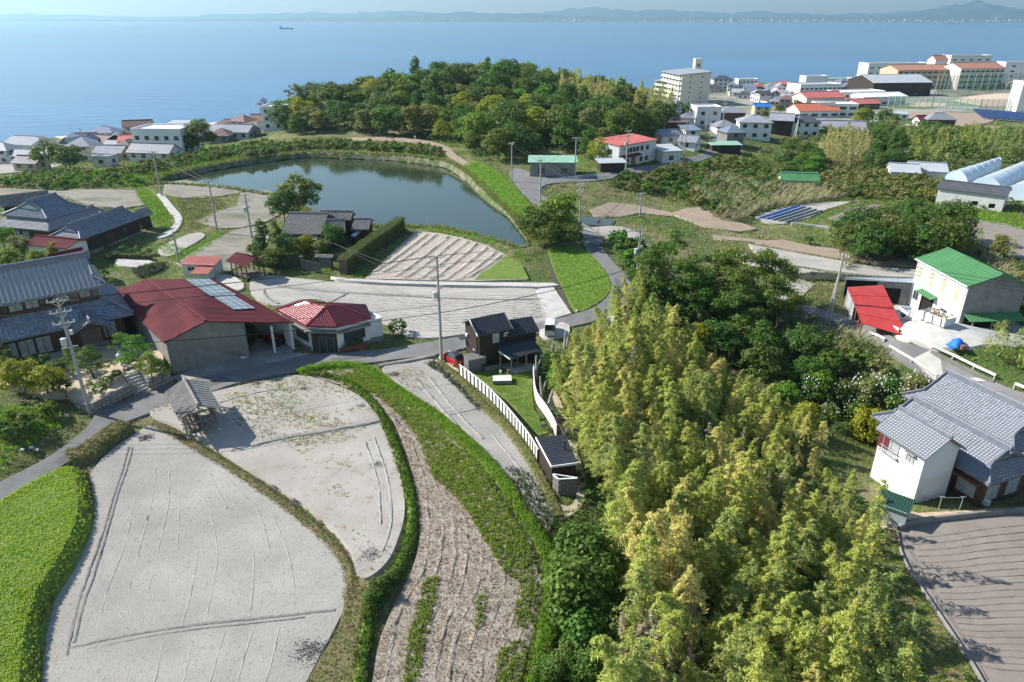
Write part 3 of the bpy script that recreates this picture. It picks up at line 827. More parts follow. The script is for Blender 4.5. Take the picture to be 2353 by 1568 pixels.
def gable(L, W, he, hr, ov=.5, og=.4):
    k = (hr - he) / (W / 2)
    a, b, z = L / 2 + og, W / 2 + ov, he - ov * k
    return [[(-a, -b, z), (a, -b, z), (a, 0, hr), (-a, 0, hr)], [(a, b, z), (-a, b, z), (-a, 0, hr), (a, 0, hr)]]
def hip(L, W, he, hr, ov=.5, rl=None):
    rl = max(L - W, .4) if rl is None else rl
    k = (hr - he) / (W / 2)
    a, b, z, r = L / 2 + ov, W / 2 + ov, he - ov * k, rl / 2
    return [[(-a, -b, z), (a, -b, z), (r, 0, hr), (-r, 0, hr)], [(a, b, z), (-a, b, z), (-r, 0, hr), (r, 0, hr)],
            [(a, -b, z), (a, b, z), (r, 0, hr)], [(-a, b, z), (-a, -b, z), (-r, 0, hr)]]
def irimoya(L, W, he, hr, ov=.8, gx=None, f=.45):
    k = (hr - he) / (W / 2)
    a, b, z = L / 2 + ov, W / 2 + ov, he - ov * k
    gx = gx or L / 2 - .6
    m_ = b * (1 - f)
    zm = hr - m_ * k
    A = [[(-a, -b, z), (a, -b, z), (gx, -m_, zm), (gx + .25, 0, hr), (-gx - .25, 0, hr), (-gx, -m_, zm)],
         [(a, b, z), (-a, b, z), (-gx, m_, zm), (-gx - .25, 0, hr), (gx + .25, 0, hr), (gx, m_, zm)],
         [(a, -b, z), (a, b, z), (gx, m_, zm), (gx, -m_, zm)], [(-a, b, z), (-a, -b, z), (-gx, -m_, zm), (-gx, m_, zm)]]
    tri = [[(s * (gx - .15), -m_ + .1, zm + .02), (s * (gx - .15), m_ - .1, zm + .02), (s * (gx - .15), 0, hr - .12)] for s in (1, -1)]
    return A, tri
def ridge(root, p, q, w=.34, h=.42, m=None, name='ridge'):
    p, q = Vector(p), Vector(q)
    mb = MB().beam(p + Vector((0, 0, h * .35)), q + Vector((0, 0, h * .35)), w, h)
    mb.tube([p + Vector((0, 0, h * .95)), q + Vector((0, 0, h * .95))], w * .42, 8)
    return mb.build(name, m or m_tile, root)
def ridge_end(root, p, m=None, s=.5):
    x, y, z = p
    return MB().slab([(x - s * .35, y - .1, z + s), (x + s * .35, y - .1, z + s), (x + s * .35, y + .1, z + s * 1.15), (x - s * .35, y + .1, z + s * 1.15)], s * 1.1).build('ridge_end_tile', m or m_tile, root)
def walls(root, L, W, h, m, gab=0.0, z0=-.6, name='wall', inset=.0):
    mb = MB()
    a, b = L / 2 - inset, W / 2 - inset
    if gab:
        vs = [(-a, -b, z0), (a, -b, z0), (a, b, z0), (-a, b, z0), (-a, -b, h), (a, -b, h), (a, b, h), (-a, b, h), (-a, 0, gab), (a, 0, gab)]
        mb.add(vs, [(0, 1, 5, 4), (1, 2, 6, 9, 5), (2, 3, 7, 6), (3, 0, 4, 8, 7), (4, 5, 9, 8), (6, 7, 8, 9), (3, 2, 1, 0)])
    else:
        mb.bx(-a, a, -b, b, z0, h)
    return mb.build(name, m, root)
def face_frame(face, L, W):
    return {'f': ((0, -W / 2), (1, 0), (0, -1)), 'b': ((0, W / 2), (-1, 0), (0, 1)), 'r': ((L / 2, 0), (0, 1), (1, 0)), 'l': ((-L / 2, 0), (0, -1), (-1, 0))}[face]
def win(root, face, L, W, u, z, w, h, fm=None, pm=None, name='window', mull=1, bar=.07):
    """framed window with panes on one face of an L x W block; u runs along the face, z is the sill"""
    o, d, n = face_frame(face, L, W)
    def P(a, k, zz):
        return (o[0] + d[0] * a + n[0] * k, o[1] + d[1] * a + n[1] * k, zz)
    fr = MB()
    for a0, a1, z0, z1 in ((u - w / 2, u + w / 2, z, z + bar), (u - w / 2, u + w / 2, z + h - bar, z + h), (u - w / 2, u - w / 2 + bar, z + bar, z + h - bar), (u + w / 2 - bar, u + w / 2, z + bar, z + h - bar)):
        fr.slab([P(a0, -.02, z1), P(a1, -.02, z1), P(a1, .06, z1), P(a0, .06, z1)], z1 - z0)
    if mull:
        for i in range(1, mull + 1):
            c_ = u - w / 2 + w * i / (mull + 1)
            fr.slab([P(c_ - bar * .4, -.02, z + h - bar), P(c_ + bar * .4, -.02, z + h - bar), P(c_ + bar * .4, .055, z + h - bar), P(c_ - bar * .4, .055, z + h - bar)], h - 2 * bar)
    f = fr.build(name, fm or m_frw, root)
    n_ = mull + 1
    for i in range(n_):
        a0 = u - w / 2 + bar + (w - bar * 2) * i / n_ + .01
        a1 = u - w / 2 + bar + (w - bar * 2) * (i + 1) / n_ - .01
        MB().slab([P(a0, -.02, z + h - bar), P(a1, -.02, z + h - bar), P(a1, .02, z + h - bar), P(a0, .02, z + h - bar)], h - 2 * bar).build('pane', pm or m_glass, f)
    return f
def panel(root, face, L, W, u0, u1, z0, z1, m, name='panel', t=.05, k0=-.03):
    o, d, n = face_frame(face, L, W)
    P = lambda a, k: (o[0] + d[0] * a + n[0] * k, o[1] + d[1] * a + n[1] * k, z1)
    return MB().slab([P(u0, k0), P(u1, k0), P(u1, t), P(u0, t)], z1 - z0).build(name, m, root)
def fit(a, b, c, z):
    """rectangle from three of its corners seen at height z: a to b is the near side, c a corner of the far side"""
    A, B, C = U(*a, z), U(*b, z), U(*c, z)
    ex = (B - A).normalized()
    ey = Vector((-ex.y, ex.x, 0))
    L, W = (B - A).length, abs((C - A).dot(ey))
    c_ = A + ex * L / 2 + ey * W / 2
    return Vector((c_.x, c_.y, 0)), math.atan2(ex.y, ex.x), L, W
def rel(root, pts):
    """frame points (x, y, height) or world points into the root's own axes"""
    out = []
    cr, sr = math.cos(root.rotation_euler[2]), math.sin(root.rotation_euler[2])
    for p in pts:
        w = U(*p) if not isinstance(p, Vector) else p
        d = w - root.location
        out.append(Vector((d.x * cr + d.y * sr, -d.x * sr + d.y * cr, d.z)))
    return out
def plan_wall(root, pts, z0, z1, m, name='wall', shrink=0.0):
    q = [Vector(p) for p in pts]
    c_ = sum(q, Vector()) / len(q)
    q = [p + (c_ - p).normalized() * shrink for p in q]
    return MB().slab([(p.x, p.y, z1) for p in q], z1 - z0).build(name, m, root)

# ---------------------------------------------------------------- near buildings
def zm(x0, y0, k):
    """coordinates read off an enlarged crop of the survey frame"""
    return lambda x, y, z: ((x0 + x / k) * .57446, (y0 + y / k) * .57446, z)
Z1, Z5 = zm(1750, 1200, 3.92), zm(3470, 1560, 1.7923)

# --- the big two-storey tiled house at the frame's edge
gz = 2.3
A = thing('farmhouse', 'large two storey farmhouse with gleaming grey tiled roof beside the pole and garden', 'house', (-56.65, 79.45, gz), R(37.5))
La, Wa = 11.2, 7.0
walls(A, La + 3.2, Wa + 3.8, 3.2, m_brownw, z0=-1.5)
walls(A, La, Wa, 6.9, m_brownw, z0=3, name='upper_wall')
pl, tri = irimoya(La, Wa, 6.95, 9.0, ov=.9, gx=La / 2 - .2, f=.34)
slopes(A, pl, m_tileb, cover='tile', arg=(.54, .36, .19), tm=m_tilea, nind=300)
for t_ in tri:
    MB().slab(t_, .1, up=(1, 0, 0)).build('gable', m_white, A)
ridge(A, (-La / 2 - .0, 0, 8.95), (La / 2 + .0, 0, 8.95), .45, .7, m_tileb)
for s in (-1, 1):
    ridge_end(A, (s * (La / 2 + .1), 0, 9.05), m_tileb, .8)
    ridge(A, (s * (La / 2 - .1), -.3, 8.8), (s * (La / 2 - .1), -2.9, 7.3), .3, .3, m_tilel, 'verge_ridge')
    ridge(A, (s * (La / 2 - .1), -2.9, 7.25), (s * (La / 2 + .9), -4.3, 6.45), .28, .28, m_tilel, 'hip_ridge')
xr, yf = La / 2 + 2.75, -(Wa / 2 + 3.1)
sk = [[(-xr, yf, 3.0), (xr, yf, 3.0), (La / 2, -Wa / 2 - .02, 4.65), (-La / 2, -Wa / 2 - .02, 4.65)], [(xr, yf, 3.0), (xr, -yf, 3.0), (La / 2 + .02, Wa / 2, 4.65), (La / 2 + .02, -Wa / 2, 4.65)],
      [(-xr, -yf, 3.0), (-xr, yf, 3.0), (-La / 2, -Wa / 2, 4.65), (-La / 2, Wa / 2, 4.65)]]
slopes(A, sk, m_tileb, cover='tile', arg=(.50, .34, .11), tm=m_tileb, name='lower_roof')
for s in (-1, 1):
    ridge(A, (s * xr, yf, 3.05), (s * La / 2, -Wa / 2, 4.7), .28, .28, m_tilel, 'hip_ridge')
px_ = rel(A, [(205, 742, gz + 3.2)])[0].x                    # porch with its own gable
pw = 2.1
slopes(A, [[(px_ + pw, yf - 1.7, 2.75), (px_ + pw, yf + 1.4, 2.75), (px_, yf + 1.4, 3.75), (px_, yf - 1.7, 3.75)], [(px_ - pw, yf + 1.4, 2.75), (px_ - pw, yf - 1.7, 2.75), (px_, yf - 1.7, 3.75), (px_, yf + 1.4, 3.75)]], m_tileb, cover='tile', arg=(.30, .28, .05), tm=m_tilel, name='porch_roof')
ridge(A, (px_, yf - 1.8, 3.8), (px_, yf + 1.6, 3.8), .3, .32, m_tilel, 'porch_ridge')
MB().slab([(px_ - pw + .3, yf - 1.5, 2.85), (px_ + pw - .3, yf - 1.5, 2.85), (px_, yf - 1.5, 3.65)], .12, up=(0, 1, 0)).build('porch_gable', m_woodd, A)
for s in (-1, 1):
    MB().bx(px_ + s * 1.5 - .09, px_ + s * 1.5 + .09, yf - 1.4, yf - 1.22, -.8, 2.8).build('porch_post', m_woodd, A)
panel(A, 'f', La + 3.2, Wa + 3.8, px_ - 1.1, px_ + 1.1, -.2, 2.3, m_wood, 'door')
for i, u in enumerate((-4.4, -2.9, -1.3, .2, 1.7, 4.2)):
    win(A, 'f', La, Wa, u, 5.1, 1.4, 1.25, m_woodd, m_curt if i % 3 else m_glass)
for u in (-5.3, 2.95, 5.1):
    panel(A, 'f', La, Wa, u - .5, u + .5, 5.0, 6.4, m_wood, 'shutter')
for u in (-6.4, -4.7, -3.0, -1.3):
    win(A, 'f', La + 3.2, Wa + 3.8, u, .15, 1.6, 2.1, m_woodd, m_curt)
win(A, 'f', La + 3.2, Wa + 3.8, 5.6, .3, 1.5, 2.0, m_woodd, m_curt)
MB().bx(-La / 2 - 1.7, La / 2 + 1.7, -Wa / 2 - 2.25, -Wa / 2 - 1.93, -1.2, -.05).build('plinth', m_conc, A)

# --- garden terrace with stone wall and steps in front of it
garden_pts = [(150,900),(100,905),(50,890),(-60,870),(-60,815),(60,800),(200,788),(300,768),(368,796),(383,850),(345,868),(332,852),(315,851),(284,858),(286,870),(293,881),(250,902),(208,924),(178,914)]
gw = np.array([list(U(x, y, gz))[:2] for x, y in garden_pts])
garden, _ = patch('garden_terrace', None, m_sand, plan=gw, flat=gz, dz=-.12, bank=.05, drop=1.0, step=2)
RS = random.Random(3)
stone_proto = []
for i in range(6):
    bm = bmesh.new()
    bmesh.ops.create_cube(bm, size=1)
    for v in bm.verts:
        v.co += Vector((RS.uniform(-.13, .13), RS.uniform(-.1, .1), RS.uniform(-.13, .13)))
    bmesh.ops.bevel(bm, geom=bm.edges[:], offset=.14, segments=1, affect='EDGES')
    me = bpy.data.meshes.new('stone')
    bm.to_mesh(me)
    bm.free()
    me.materials.append(m_stone)
    stone_proto.append(me)
def stone_wall(label, pts, h0, h1, sz=.5, z_of=None):
    P = [U(x, y, z) for x, y, z in pts]
    w = thing('stone_wall', label, 'wall', P[0])
    core = MB()
    for a, b in zip(P, P[1:]):
        d = (b - a)
        core.beam(a - w.location + Vector((0, 0, (h0 + h1) / 2)), b - w.location + Vector((0, 0, (h0 + h1) / 2)), .3, (h1 - h0) * .96)
    core.build('core', m_concd, w)
    for a, b in zip(P, P[1:]):
        d = b - a
        L = math.hypot(d.x, d.y)
        ang = math.atan2(d.y, d.x)
        n_ = Vector((math.sin(ang), -math.cos(ang), 0))
        z = h0
        row = 0
        while z < h1 - .05:
            rh = min(RS.uniform(sz * .75, sz * 1.1), h1 - z + .1)
            u = -RS.uniform(0, sz * .5)
            while u < L:
                sw = RS.uniform(sz * .8, sz * 1.5)
                o = bpy.data.objects.new('stone', RS.choice(stone_proto))
                COL.objects.link(o)
                o.parent = w
                p = a - w.location + d * ((u + sw / 2) / L) + n_ * .2
                o.location = (p.x, p.y, p.z + z + rh / 2)
                o.scale = (sw * .98, .42, rh * .98)
                o.rotation_euler = (RS.uniform(-.08, .08), RS.uniform(-.08, .08), ang)
                u += sw
            z += rh
    return w
stone_wall('mossy stone wall retaining the garden left of the white steps', [(176,913,2.3),(208,924,2.3),(250,902,2.3),(294,880,2.3)], -1.9, -.1)
stone_wall('short stone wall between the white steps and the warehouse corner', [(345,868,2.3),(384,850,2.3)], -1.9, -.1)
stone_wall('stone wall flanking the far edge of the white steps', [(334,852,2.3),(345,868,2.3)], -1.6, -.1)
st = thing('garden_steps', 'pale stone steps climbing from the road to the farmhouse garden', 'steps', U(331, 905, .7))
S0, S1 = rel(st, [(312,913,.75)])[0], rel(st, [(351,897,.75)])[0]
T0, T1 = rel(st, [(284,862,2.2)])[0], rel(st, [(314,853,2.2)])[0]
for i in range(7):
    a, b = S0.lerp(T0, i / 7), S1.lerp(T1, i / 7)
    c2, d2 = S0.lerp(T0, (i + 1.15) / 7), S1.lerp(T1, (i + 1.15) / 7)
    zz = .22 * (i + 1) - .05
    MB().slab([(a.x, a.y, zz), (b.x, b.y, zz), (d2.x, d2.y, zz), (c2.x, c2.y, zz)], .30).build('step', m_steps, st)
MB().slab([(S0.x, S0.y, .0), (S1.x, S1.y, .0), (T1.x, T1.y, 1.3), (T0.x, T0.y, 1.3)], .5).build('base', m_concd, st)

# --- dark red roofed warehouse
wr = thing('warehouse', 'long grey warehouse with dark red roof and solar panels along the road', 'warehouse', U(389, 866, .7))
Lb, Lf, Rf, Rb = rel(wr, [(252, 672, 4.9), (377, 787, 4.9), (472, 738, 6.9), (335, 642, 6.9)])
Ef, Eb = rel(wr, [(676, 741, 4.0), (492, 641, 4.0)])
slopes(wr, [[Lf, Lb, Rb, Rf], [Eb, Ef, Rf, Rb]], m_redm, t=.16, cover='rib', step=.55)
MB().beam(Rb + Vector((0, 0, .08)), Rf + Vector((0, 0, .08)), .35, .1).build('ridge', m_redm, wr)
def inset(p, c_, k):
    return p + (c_ - p).normalized() * k
cen = (Lb + Lf + Ef + Eb) / 4
w0, w1 = inset(Lb, cen, .5), inset(Lf, cen, .5)
mid = Lf.lerp(Ef, .62)
w2, w3 = inset(mid, cen, .5), inset(Lb.lerp(Eb, .62), cen, .4)
apexf, apexb = inset(Rf, cen, .45), inset(Rb, cen, .45)
h2 = apexf.z - .25 + (Ef.z - Rf.z) * ((w2 - apexf).length / (Ef - Rf).length)
vs = [(p.x, p.y, -.4) for p in (w0, w1, w2, w3)] + [(w0.x, w0.y, w0.z - .2), (w1.x, w1.y, w1.z - .2), (w2.x, w2.y, h2), (w3.x, w3.y, h2), (apexf.x, apexf.y, apexf.z - .25), (apexb.x, apexb.y, apexb.z - .25)]
MB().add(vs, [(0, 1, 5, 4), (1, 2, 6, 8, 5), (2, 3, 7, 6), (3, 0, 4, 9, 7), (4, 5, 8, 9), (6, 7, 9, 8), (3, 2, 1, 0)]).build('wall', m_greyw, wr)
for t_ in (.55, .97):                                    # carport posts
    p = mid.lerp(Ef, t_)
    q = inset(p, cen, .4)
    MB().bx(q.x - .12, q.x + .12, q.y - .12, q.y + .12, -.4, q.z - .1).build('post', m_white, wr)
p0, p1 = inset(Ef, cen, .6), inset(Eb, cen, .6)
MB().slab([(p0.x, p0.y, p0.z - .3), (p1.x, p1.y, p1.z - .3), (p1.x - .12, p1.y - .12, p1.z - .3), (p0.x - .12, p0.y - .12, p0.z - .3)], 3.2).build('carport_wall', m_white, wr)
fd = (w2 - w1)
fn = Vector((fd.y, -fd.x, 0)).normalized()
def on_front(t_, z0, z1, w, m, name, k=.05):
    c_ = w1 + fd * t_
    d_ = fd.normalized() * (w / 2)
    return MB().slab([(c_.x - d_.x - fn.x * .03, c_.y - d_.y - fn.y * .03, z1), (c_.x + d_.x - fn.x * .03, c_.y + d_.y - fn.y * .03, z1), (c_.x + d_.x + fn.x * k, c_.y + d_.y + fn.y * k, z1), (c_.x - d_.x + fn.x * k, c_.y - d_.y + fn.y * k, z1)], z1 - z0).build(name, m, wr)
dr = on_front(.93, -.3, 1.75, .85, m_frw, 'door')
on_front(.93, .85, 1.6, .6, m_glass, 'door_pane', .07)
on_front(.45, 2.75, 2.95, 1.2, m_concd, 'vent', .06)
for t_ in (.0, .33, .66, .99):
    on_front(max(t_, .005), -.3, 3.6, .12, m_concd, 'pilaster', .07)
nR = (Ef - Rf).cross(Rb - Rf).normalized()
if nR.z < 0:
    nR = -nR
def onslope(px, py, k=.14):
    d = Vector(ray(px, py))
    o = Vector((0, 0, CAMH)) - wr.location
    return o + d * ((Rf - o).dot(nR) / d.dot(nR)) + nR * k
for lab, c4, nu, nv in (('solar panel array nearer the ridge back end of the warehouse roof', [(425,644),(478,643),(542,680),(484,683)], 3, 6), ('smaller solar panel array nearest the warehouse eave', [(491,685),(537,682),(585,711),(537,714)], 3, 4)):
    q = [onslope(*p) for p in c4]
    o0 = wr.location + q[0]
    sa = thing('solar_array', lab, 'solar panels', o0, group='solar arrays on the warehouse roof')
    q = [p - q[0] for p in q]
    for i in range(nu):
        for j in range(nv):
            f = lambda a, b: q[0].lerp(q[1], a).lerp(q[3].lerp(q[2], a), b)
            e = .02
            pp = [f((i + e) / nu, (j + e) / nv), f((i + 1 - e) / nu, (j + e) / nv), f((i + 1 - e) / nu, (j + 1 - e) / nv), f((i + e) / nu, (j + 1 - e) / nv)]
            pn = MB().slab(pp, .05).build('panel', m_solar, sa)
            MB().beam(pp[0] + nR * .01, pp[1] + nR * .01, .04, .03, nR).beam(pp[1] + nR * .01, pp[2] + nR * .01, .04, .03, nR).build('frame', m_alu, pn)
    MB().beam(f(0, .25) - nR * .08, f(1, .25) - nR * .08, .05, .1).beam(f(0, .75) - nR * .08, f(1, .75) - nR * .08, .05, .1).build('rail', m_alu, sa)

# --- white house with glossy red tiles
ch = thing('cottage', 'white cottage with glossy dark red tiled roof beside the carport', 'house', U(752, 790, .3))
e = rel(ch, [(634, 712, 3.75), (704, 750, 3.75), (773, 752, 3.75), (853, 731, 3.75)])
ap, a1, a2 = rel(ch, [(747, 708, 5.3), (699, 692, 5.3), (771, 702, 5.3)])
bk = [a1 * 2 - e[0].lerp(e[1], .1), a2 + (a2 - e[2]) * .8]
for p in bk:
    p.z = e[0].z
e5 = Vector((e[3].x - 1.5, e[3].y + 4.5, e[0].z))
e6 = Vector((a1.x + 2.2, a1.y + 3.4, e[0].z))
slopes(ch, [[e[0], e[1], ap, a1]], m_tiler, cover='tile', arg=(.27, .25, .045), nind=100)
slopes(ch, [[e[1], e[2], ap]], m_tiler, cover='tile', arg=(.27, .25, .045), nind=60)
slopes(ch, [[e[2], e[3], a2, ap]], m_tiler, cover='tile', arg=(.27, .25, .045), nind=140)
slopes(ch, [[e[3], e5, a2], [e5, e6, ap, a2], [e6, e[0], a1]], m_tiler, cover='tile', arg=(.27, .25, .045))
for a, b in ((e[1], ap), (e[2], ap), (e[3], a2), (a1, ap), (ap, a2), (a1, e[0])):
    MB().tube([a + Vector((0, 0, .08)), a.lerp(b, .5) + Vector((0, 0, .09)), b + Vector((0, 0, .08))], .11, 8).build('ridge', m_tiler, ch)
foot = [inset(p, (e[0] + e[3] + e5) / 3, .45) for p in (e[0], e[1], e[2], e[3], e5, e6)]
zb, zt = -.5, e[0].z - .12
plan_wall(ch, foot, zb, zt, m_white)
def facewin(root, a, b, t0, t1, z0, z1, m, name, fm=None, k=.05):
    p, q = a.lerp(b, t0), a.lerp(b, t1)
    d = (b - a).normalized()
    n_ = Vector((d.y, -d.x, 0))
    o = MB().slab([(p.x - n_.x * .03, p.y - n_.y * .03, z1), (q.x - n_.x * .03, q.y - n_.y * .03, z1), (q.x + n_.x * k, q.y + n_.y * k, z1), (p.x + n_.x * k, p.y + n_.y * k, z1)], z1 - z0).build(name, fm or m_dkf, root)
    if m:
        for i in range(2):
            s0, s1 = t0 + (t1 - t0) * (.04 + .48 * i), t0 + (t1 - t0) * (.48 + .48 * i)
            p, q = a.lerp(b, s0), a.lerp(b, s1)
            MB().slab([(p.x, p.y, z1 - .07), (q.x, q.y, z1 - .07), (q.x + n_.x * (k + .02), q.y + n_.y * (k + .02), z1 - .07), (p.x + n_.x * (k + .02), p.y + n_.y * (k + .02), z1 - .07)], z1 - z0 - .14).build('pane', m, o)
    return o
facewin(ch, foot[0], foot[1], .52, .93, .95, 2.4, m_glass, 'window')
facewin(ch, foot[2], foot[3], .18, .85, .95, 2.35, m_glass, 'window')
facewin(ch, foot[1], foot[2], .04, .96, -.4, 2.6, None, 'entrance', m_woodd, .12)
facewin(ch, foot[1], foot[2], .30, .86, -.3, 1.95, m_glass, 'door', m_wood, .18)
facewin(ch, foot[0], foot[1], .0, 1, -.45, .35, None, 'plinth', m_greyw, .04)
facewin(ch, foot[2], foot[3], .0, 1, -.45, .35, None, 'plinth', m_greyw, .04)
facewin(ch, foot[0], foot[1], .45, 1.0, 2.5, 2.75, None, 'canopy', m_concd, .6)
facewin(ch, foot[1], foot[2], .0, 1.0, 2.62, 2.86, None, 'canopy', m_concd, .6)
facewin(ch, foot[2], foot[3], .0, 1.0, 2.5, 2.75, None, 'canopy', m_concd, .6)
bx = rel(ch, [(818, 745, 3.1), (877, 733, 3.1), (838, 714, 3.1), (800, 722, 3.1)])
plan_wall(ch, bx, -.5, bx[0].z, m_white, 'annex')
for i in range(3):
    MB().beam(bx[i] + Vector((0, 0, .1)), bx[i + 1] + Vector((0, 0, .1)), .25, .25).build('parapet', m_frw, ch)
facewin(ch, bx[0], bx[1], .28, .38, 1.1, 1.7, m_glass, 'window')
facewin(ch, bx[0], bx[1], 0, 1, -.45, .5, None, 'plinth', m_greyw, .04)
fb = thing('flower_bed', 'brick edged flower bed under the red tiled cottage window', 'flower bed', g(812, 803))
MB().box((0, .2, .2), (3.4, .9, .5), R(25)).build('brick_edge', mat('brick red', (.20, .07, .05), (.26, .10, .07), scale=6), fb)

# --- open timber shed in the foreground
cS, rzS, LS, WS = fit((410, 966), (509, 939), (442, 886), 3.0)
gS = tz(cS.x, cS.y) + .15
sh = thing('storage_shed', 'open timber storage shed with weathered corrugated roof at the field corner', 'shed', (cS.x, cS.y, gS), rzS)
hw, hl, ez, rz_ = LS / 2, WS / 2, 3.0 - gS, 3.95 - gS
rp = [[(-hw, hl, ez), (-hw, -hl, ez), (0, -hl, rz_), (0, hl, rz_)], [(hw, -hl, ez), (hw, hl, ez), (0, hl, rz_), (0, -hl, rz_)]]
s0, s1 = slopes(sh, rp, m_asb, t=.07)
ribs(s0, rp[0], .13, m_asb, .06, .05)
ribs(s1, rp[1], .62, m_asb, .07, .05)
for i in range(14):
    y = -hl + (i + .5) * 2 * hl / 14
    MB().tube([(0, y - hl / 14.5, rz_ + .07), (0, y + hl / 16, rz_ + .07)], .15, 7).build('ridge_tile', m_asb, sh)
iw, il = hw - .55, hl - .35
for s in (-1, 1):
    for i in range(7):
        y = -il + 2 * il * i / 6
        MB().bx(s * iw - .05, s * iw + .05, y - .05, y + .05, -.1, ez + .1).build('post', m_wood, sh)
        MB().box((s * iw, y, .06), (.25, .25, .22)).build('footing', m_conc, sh)
    for i in range(5):
        z = .35 + .48 * i
        MB().bx(s * iw - .08 - .02 * s, s * iw - .03 - .02 * s, -il, il, z, z + .1).build('rail', m_wood, sh)
    for i in range(3):
        y = -il + 2 * il * i / 3
        MB().beam((s * (iw - .08), y, .2), (s * (iw - .08), y + 2 * il / 3, 2.2), .05, .07).build('brace', m_wood, sh)
for y in (-il, 0, il):
    MB().bx(-iw, iw, y - .05, y + .05, 1.45, 1.56).build('tie_beam', m_wood, sh)
    MB().bx(-iw - .3, iw + .3, y - .05, y + .05, ez + .0, ez + .12).build('tie_beam', m_wood, sh)
    MB().bx(-.05, .05, y - .05, y + .05, -.1 if y else 1.5, rz_ - .05).build('king_post', m_wood, sh)
    for s in (-1, 1):
        MB().beam((s * iw, y, .1), (s * .3, y, 1.45), .06, .08).build('brace', m_wood, sh)
for i in range(8):
    x = -iw + .3 + i * .17
    MB().beam((x, -il * .7, .15 + .03 * (i % 3)), (x + .1, il * .6, .2 + .03 * (i % 4)), .12, .1).build('stored_pole', m_wood, sh)

# --- black timber house with its wings
bh = thing('black_house', 'black charred timber house with charcoal metal roofs and white framed windows', 'house', U(1140, 815, 0))
V_ = lambda *q: rel(bh, q)
ml = V_((1098, 773, 4.5), (1178, 756, 4.5))
exb = (ml[1] - ml[0]).normalized()
eyb = Vector((-exb.y, exb.x, 0))
Wm = 4.5
r0, r1 = ml[0] + eyb * (Wm / 2), ml[1] + eyb * (Wm / 2)
for p in (r0, r1):
    p.z = 5.8
b0, b1 = ml[0] + eyb * Wm, ml[1] + eyb * Wm
slopes(bh, [[ml[0], ml[1], r1, r0], [b1, b0, r0, r1]], m_black, t=.12, cover='rib', step=.42)
def gable_block(root, ml0, ml1, ey, W, ze, zr, z0, m, ins=.3, name='wall'):
    ex = (ml1 - ml0).normalized()
    a, b = ml0 + ex * ins + ey * ins, ml1 - ex * ins + ey * ins
    c_, d_ = b + ey * (W - 2 * ins), a + ey * (W - 2 * ins)
    k = (zr - ze) / (W / 2)
    zw = ze + ins * k - .1
    m0, m1 = (a + d_) / 2, (b + c_) / 2
    vs = [(p.x, p.y, z0) for p in (a, b, c_, d_)] + [(p.x, p.y, zw) for p in (a, b, c_, d_)] + [(m0.x, m0.y, zr - .1), (m1.x, m1.y, zr - .1)]
    MB().add(vs, [(0, 1, 5, 4), (1, 2, 6, 9, 5), (2, 3, 7, 6), (3, 0, 4, 8, 7), (4, 5, 9, 8), (6, 7, 8, 9), (3, 2, 1, 0)]).build(name, m, root)
    return a, b, c_, d_
fa, fb_, fc, fd_ = gable_block(bh, ml[0], ml[1], eyb, Wm, 4.5, 5.8, -.4, m_burnt)
for p, q in ((ml[0], r0), (b0, r0), (ml[1], r1)):
    MB().beam(p - exb * (.03 if p is not ml[1] else -.03), q - exb * (.03 if p is not ml[1] else -.03), .05, .2).build('barge_board', m_plank if p is ml[0] else m_greyb, bh)
wl = V_((1169, 773, 3.7), (1240, 761, 3.7))
Ww = 3.8
wr0, wr1 = wl[0] + eyb * Ww * .5, wl[1] + eyb * Ww * .5
for p in (wr0, wr1):
    p.z = 4.95
wb0, wb1 = wl[0] + eyb * Ww, wl[1] + eyb * Ww
slopes(bh, [[wl[0], wl[1], wr1, wr0], [wb1, wb0, wr0, wr1]], m_black, t=.12, cover='rib', step=.42, name='wing_roof')
gable_block(bh, wl[0] - exb * .3, wl[1], eyb, Ww, 3.7, 4.95, -.4, m_burnt, name='wing_wall')
lt = V_((1097, 792, 2.75), (1182, 778, 2.75), (1187, 788, 2.35), (1105, 807, 2.35))
slopes(bh, [[lt[3], lt[2], lt[1] + Vector((0, 0, .35)), lt[0] + Vector((0, 0, .35))]], m_black, t=.1, cover='rib', step=.42, name='lean_to_roof')
lw = [inset(p, (lt[0] + lt[2]) / 2, .25) for p in lt]
plan_wall(bh, lw, -.4, 2.35, m_burnt, 'lean_to_wall')
pr = V_((1146, 808, 2.6), (1232, 788, 2.6), (1246, 805, 2.15), (1172, 826, 2.15))
slopes(bh, [[pr[3], pr[2], pr[1], pr[0]]], m_black, t=.08, cover='rib', step=.42, name='porch_roof')
MB().beam(pr[0], pr[3], .06, .16).build('barge_board', m_plank, bh)
pf = V_((1190, 800, 2.7), (1238, 786, 2.7))
slopes(bh, [[pr[0], pr[1], pf[1] + Vector((-.6, .9, .25)), pf[0] + Vector((-2.4, 1.0, .25))]], m_black, t=.08, name='porch_roof')
for t_ in (.04, .5, .96):
    for q0, q1 in ((pr[3], pr[2]), (pr[0], pr[1])):
        p = q0.lerp(q1, t_)
        MB().bx(p.x - .08, p.x + .08, p.y - .0, p.y + .16, -.3, p.z - .08).build('porch_post', m_greyb, bh)
def bwin(a, b, u, z, w, h, name='window'):
    """white framed window on the wall from a to b"""
    L = (b - a).length
    return facewin(bh, a, b, u - w / L / 2, u + w / L / 2, z, z + h, m_curt, name, m_frw)
bwin(fa, fb_, .55, 3.05, .85, 1.15)
bwin(fa, fb_, .9, 3.6, .7, .5)
facewin(bh, fd_, fa, .55, .66, 1.35, 2.0, m_glass, 'window', m_frw)
bwin(lw[3], lw[2], .18, .75, .95, 1.15)
facewin(bh, fd_, fa, .12, .22, 3.1, 3.4, None, 'outdoor_unit', m_white, .25)
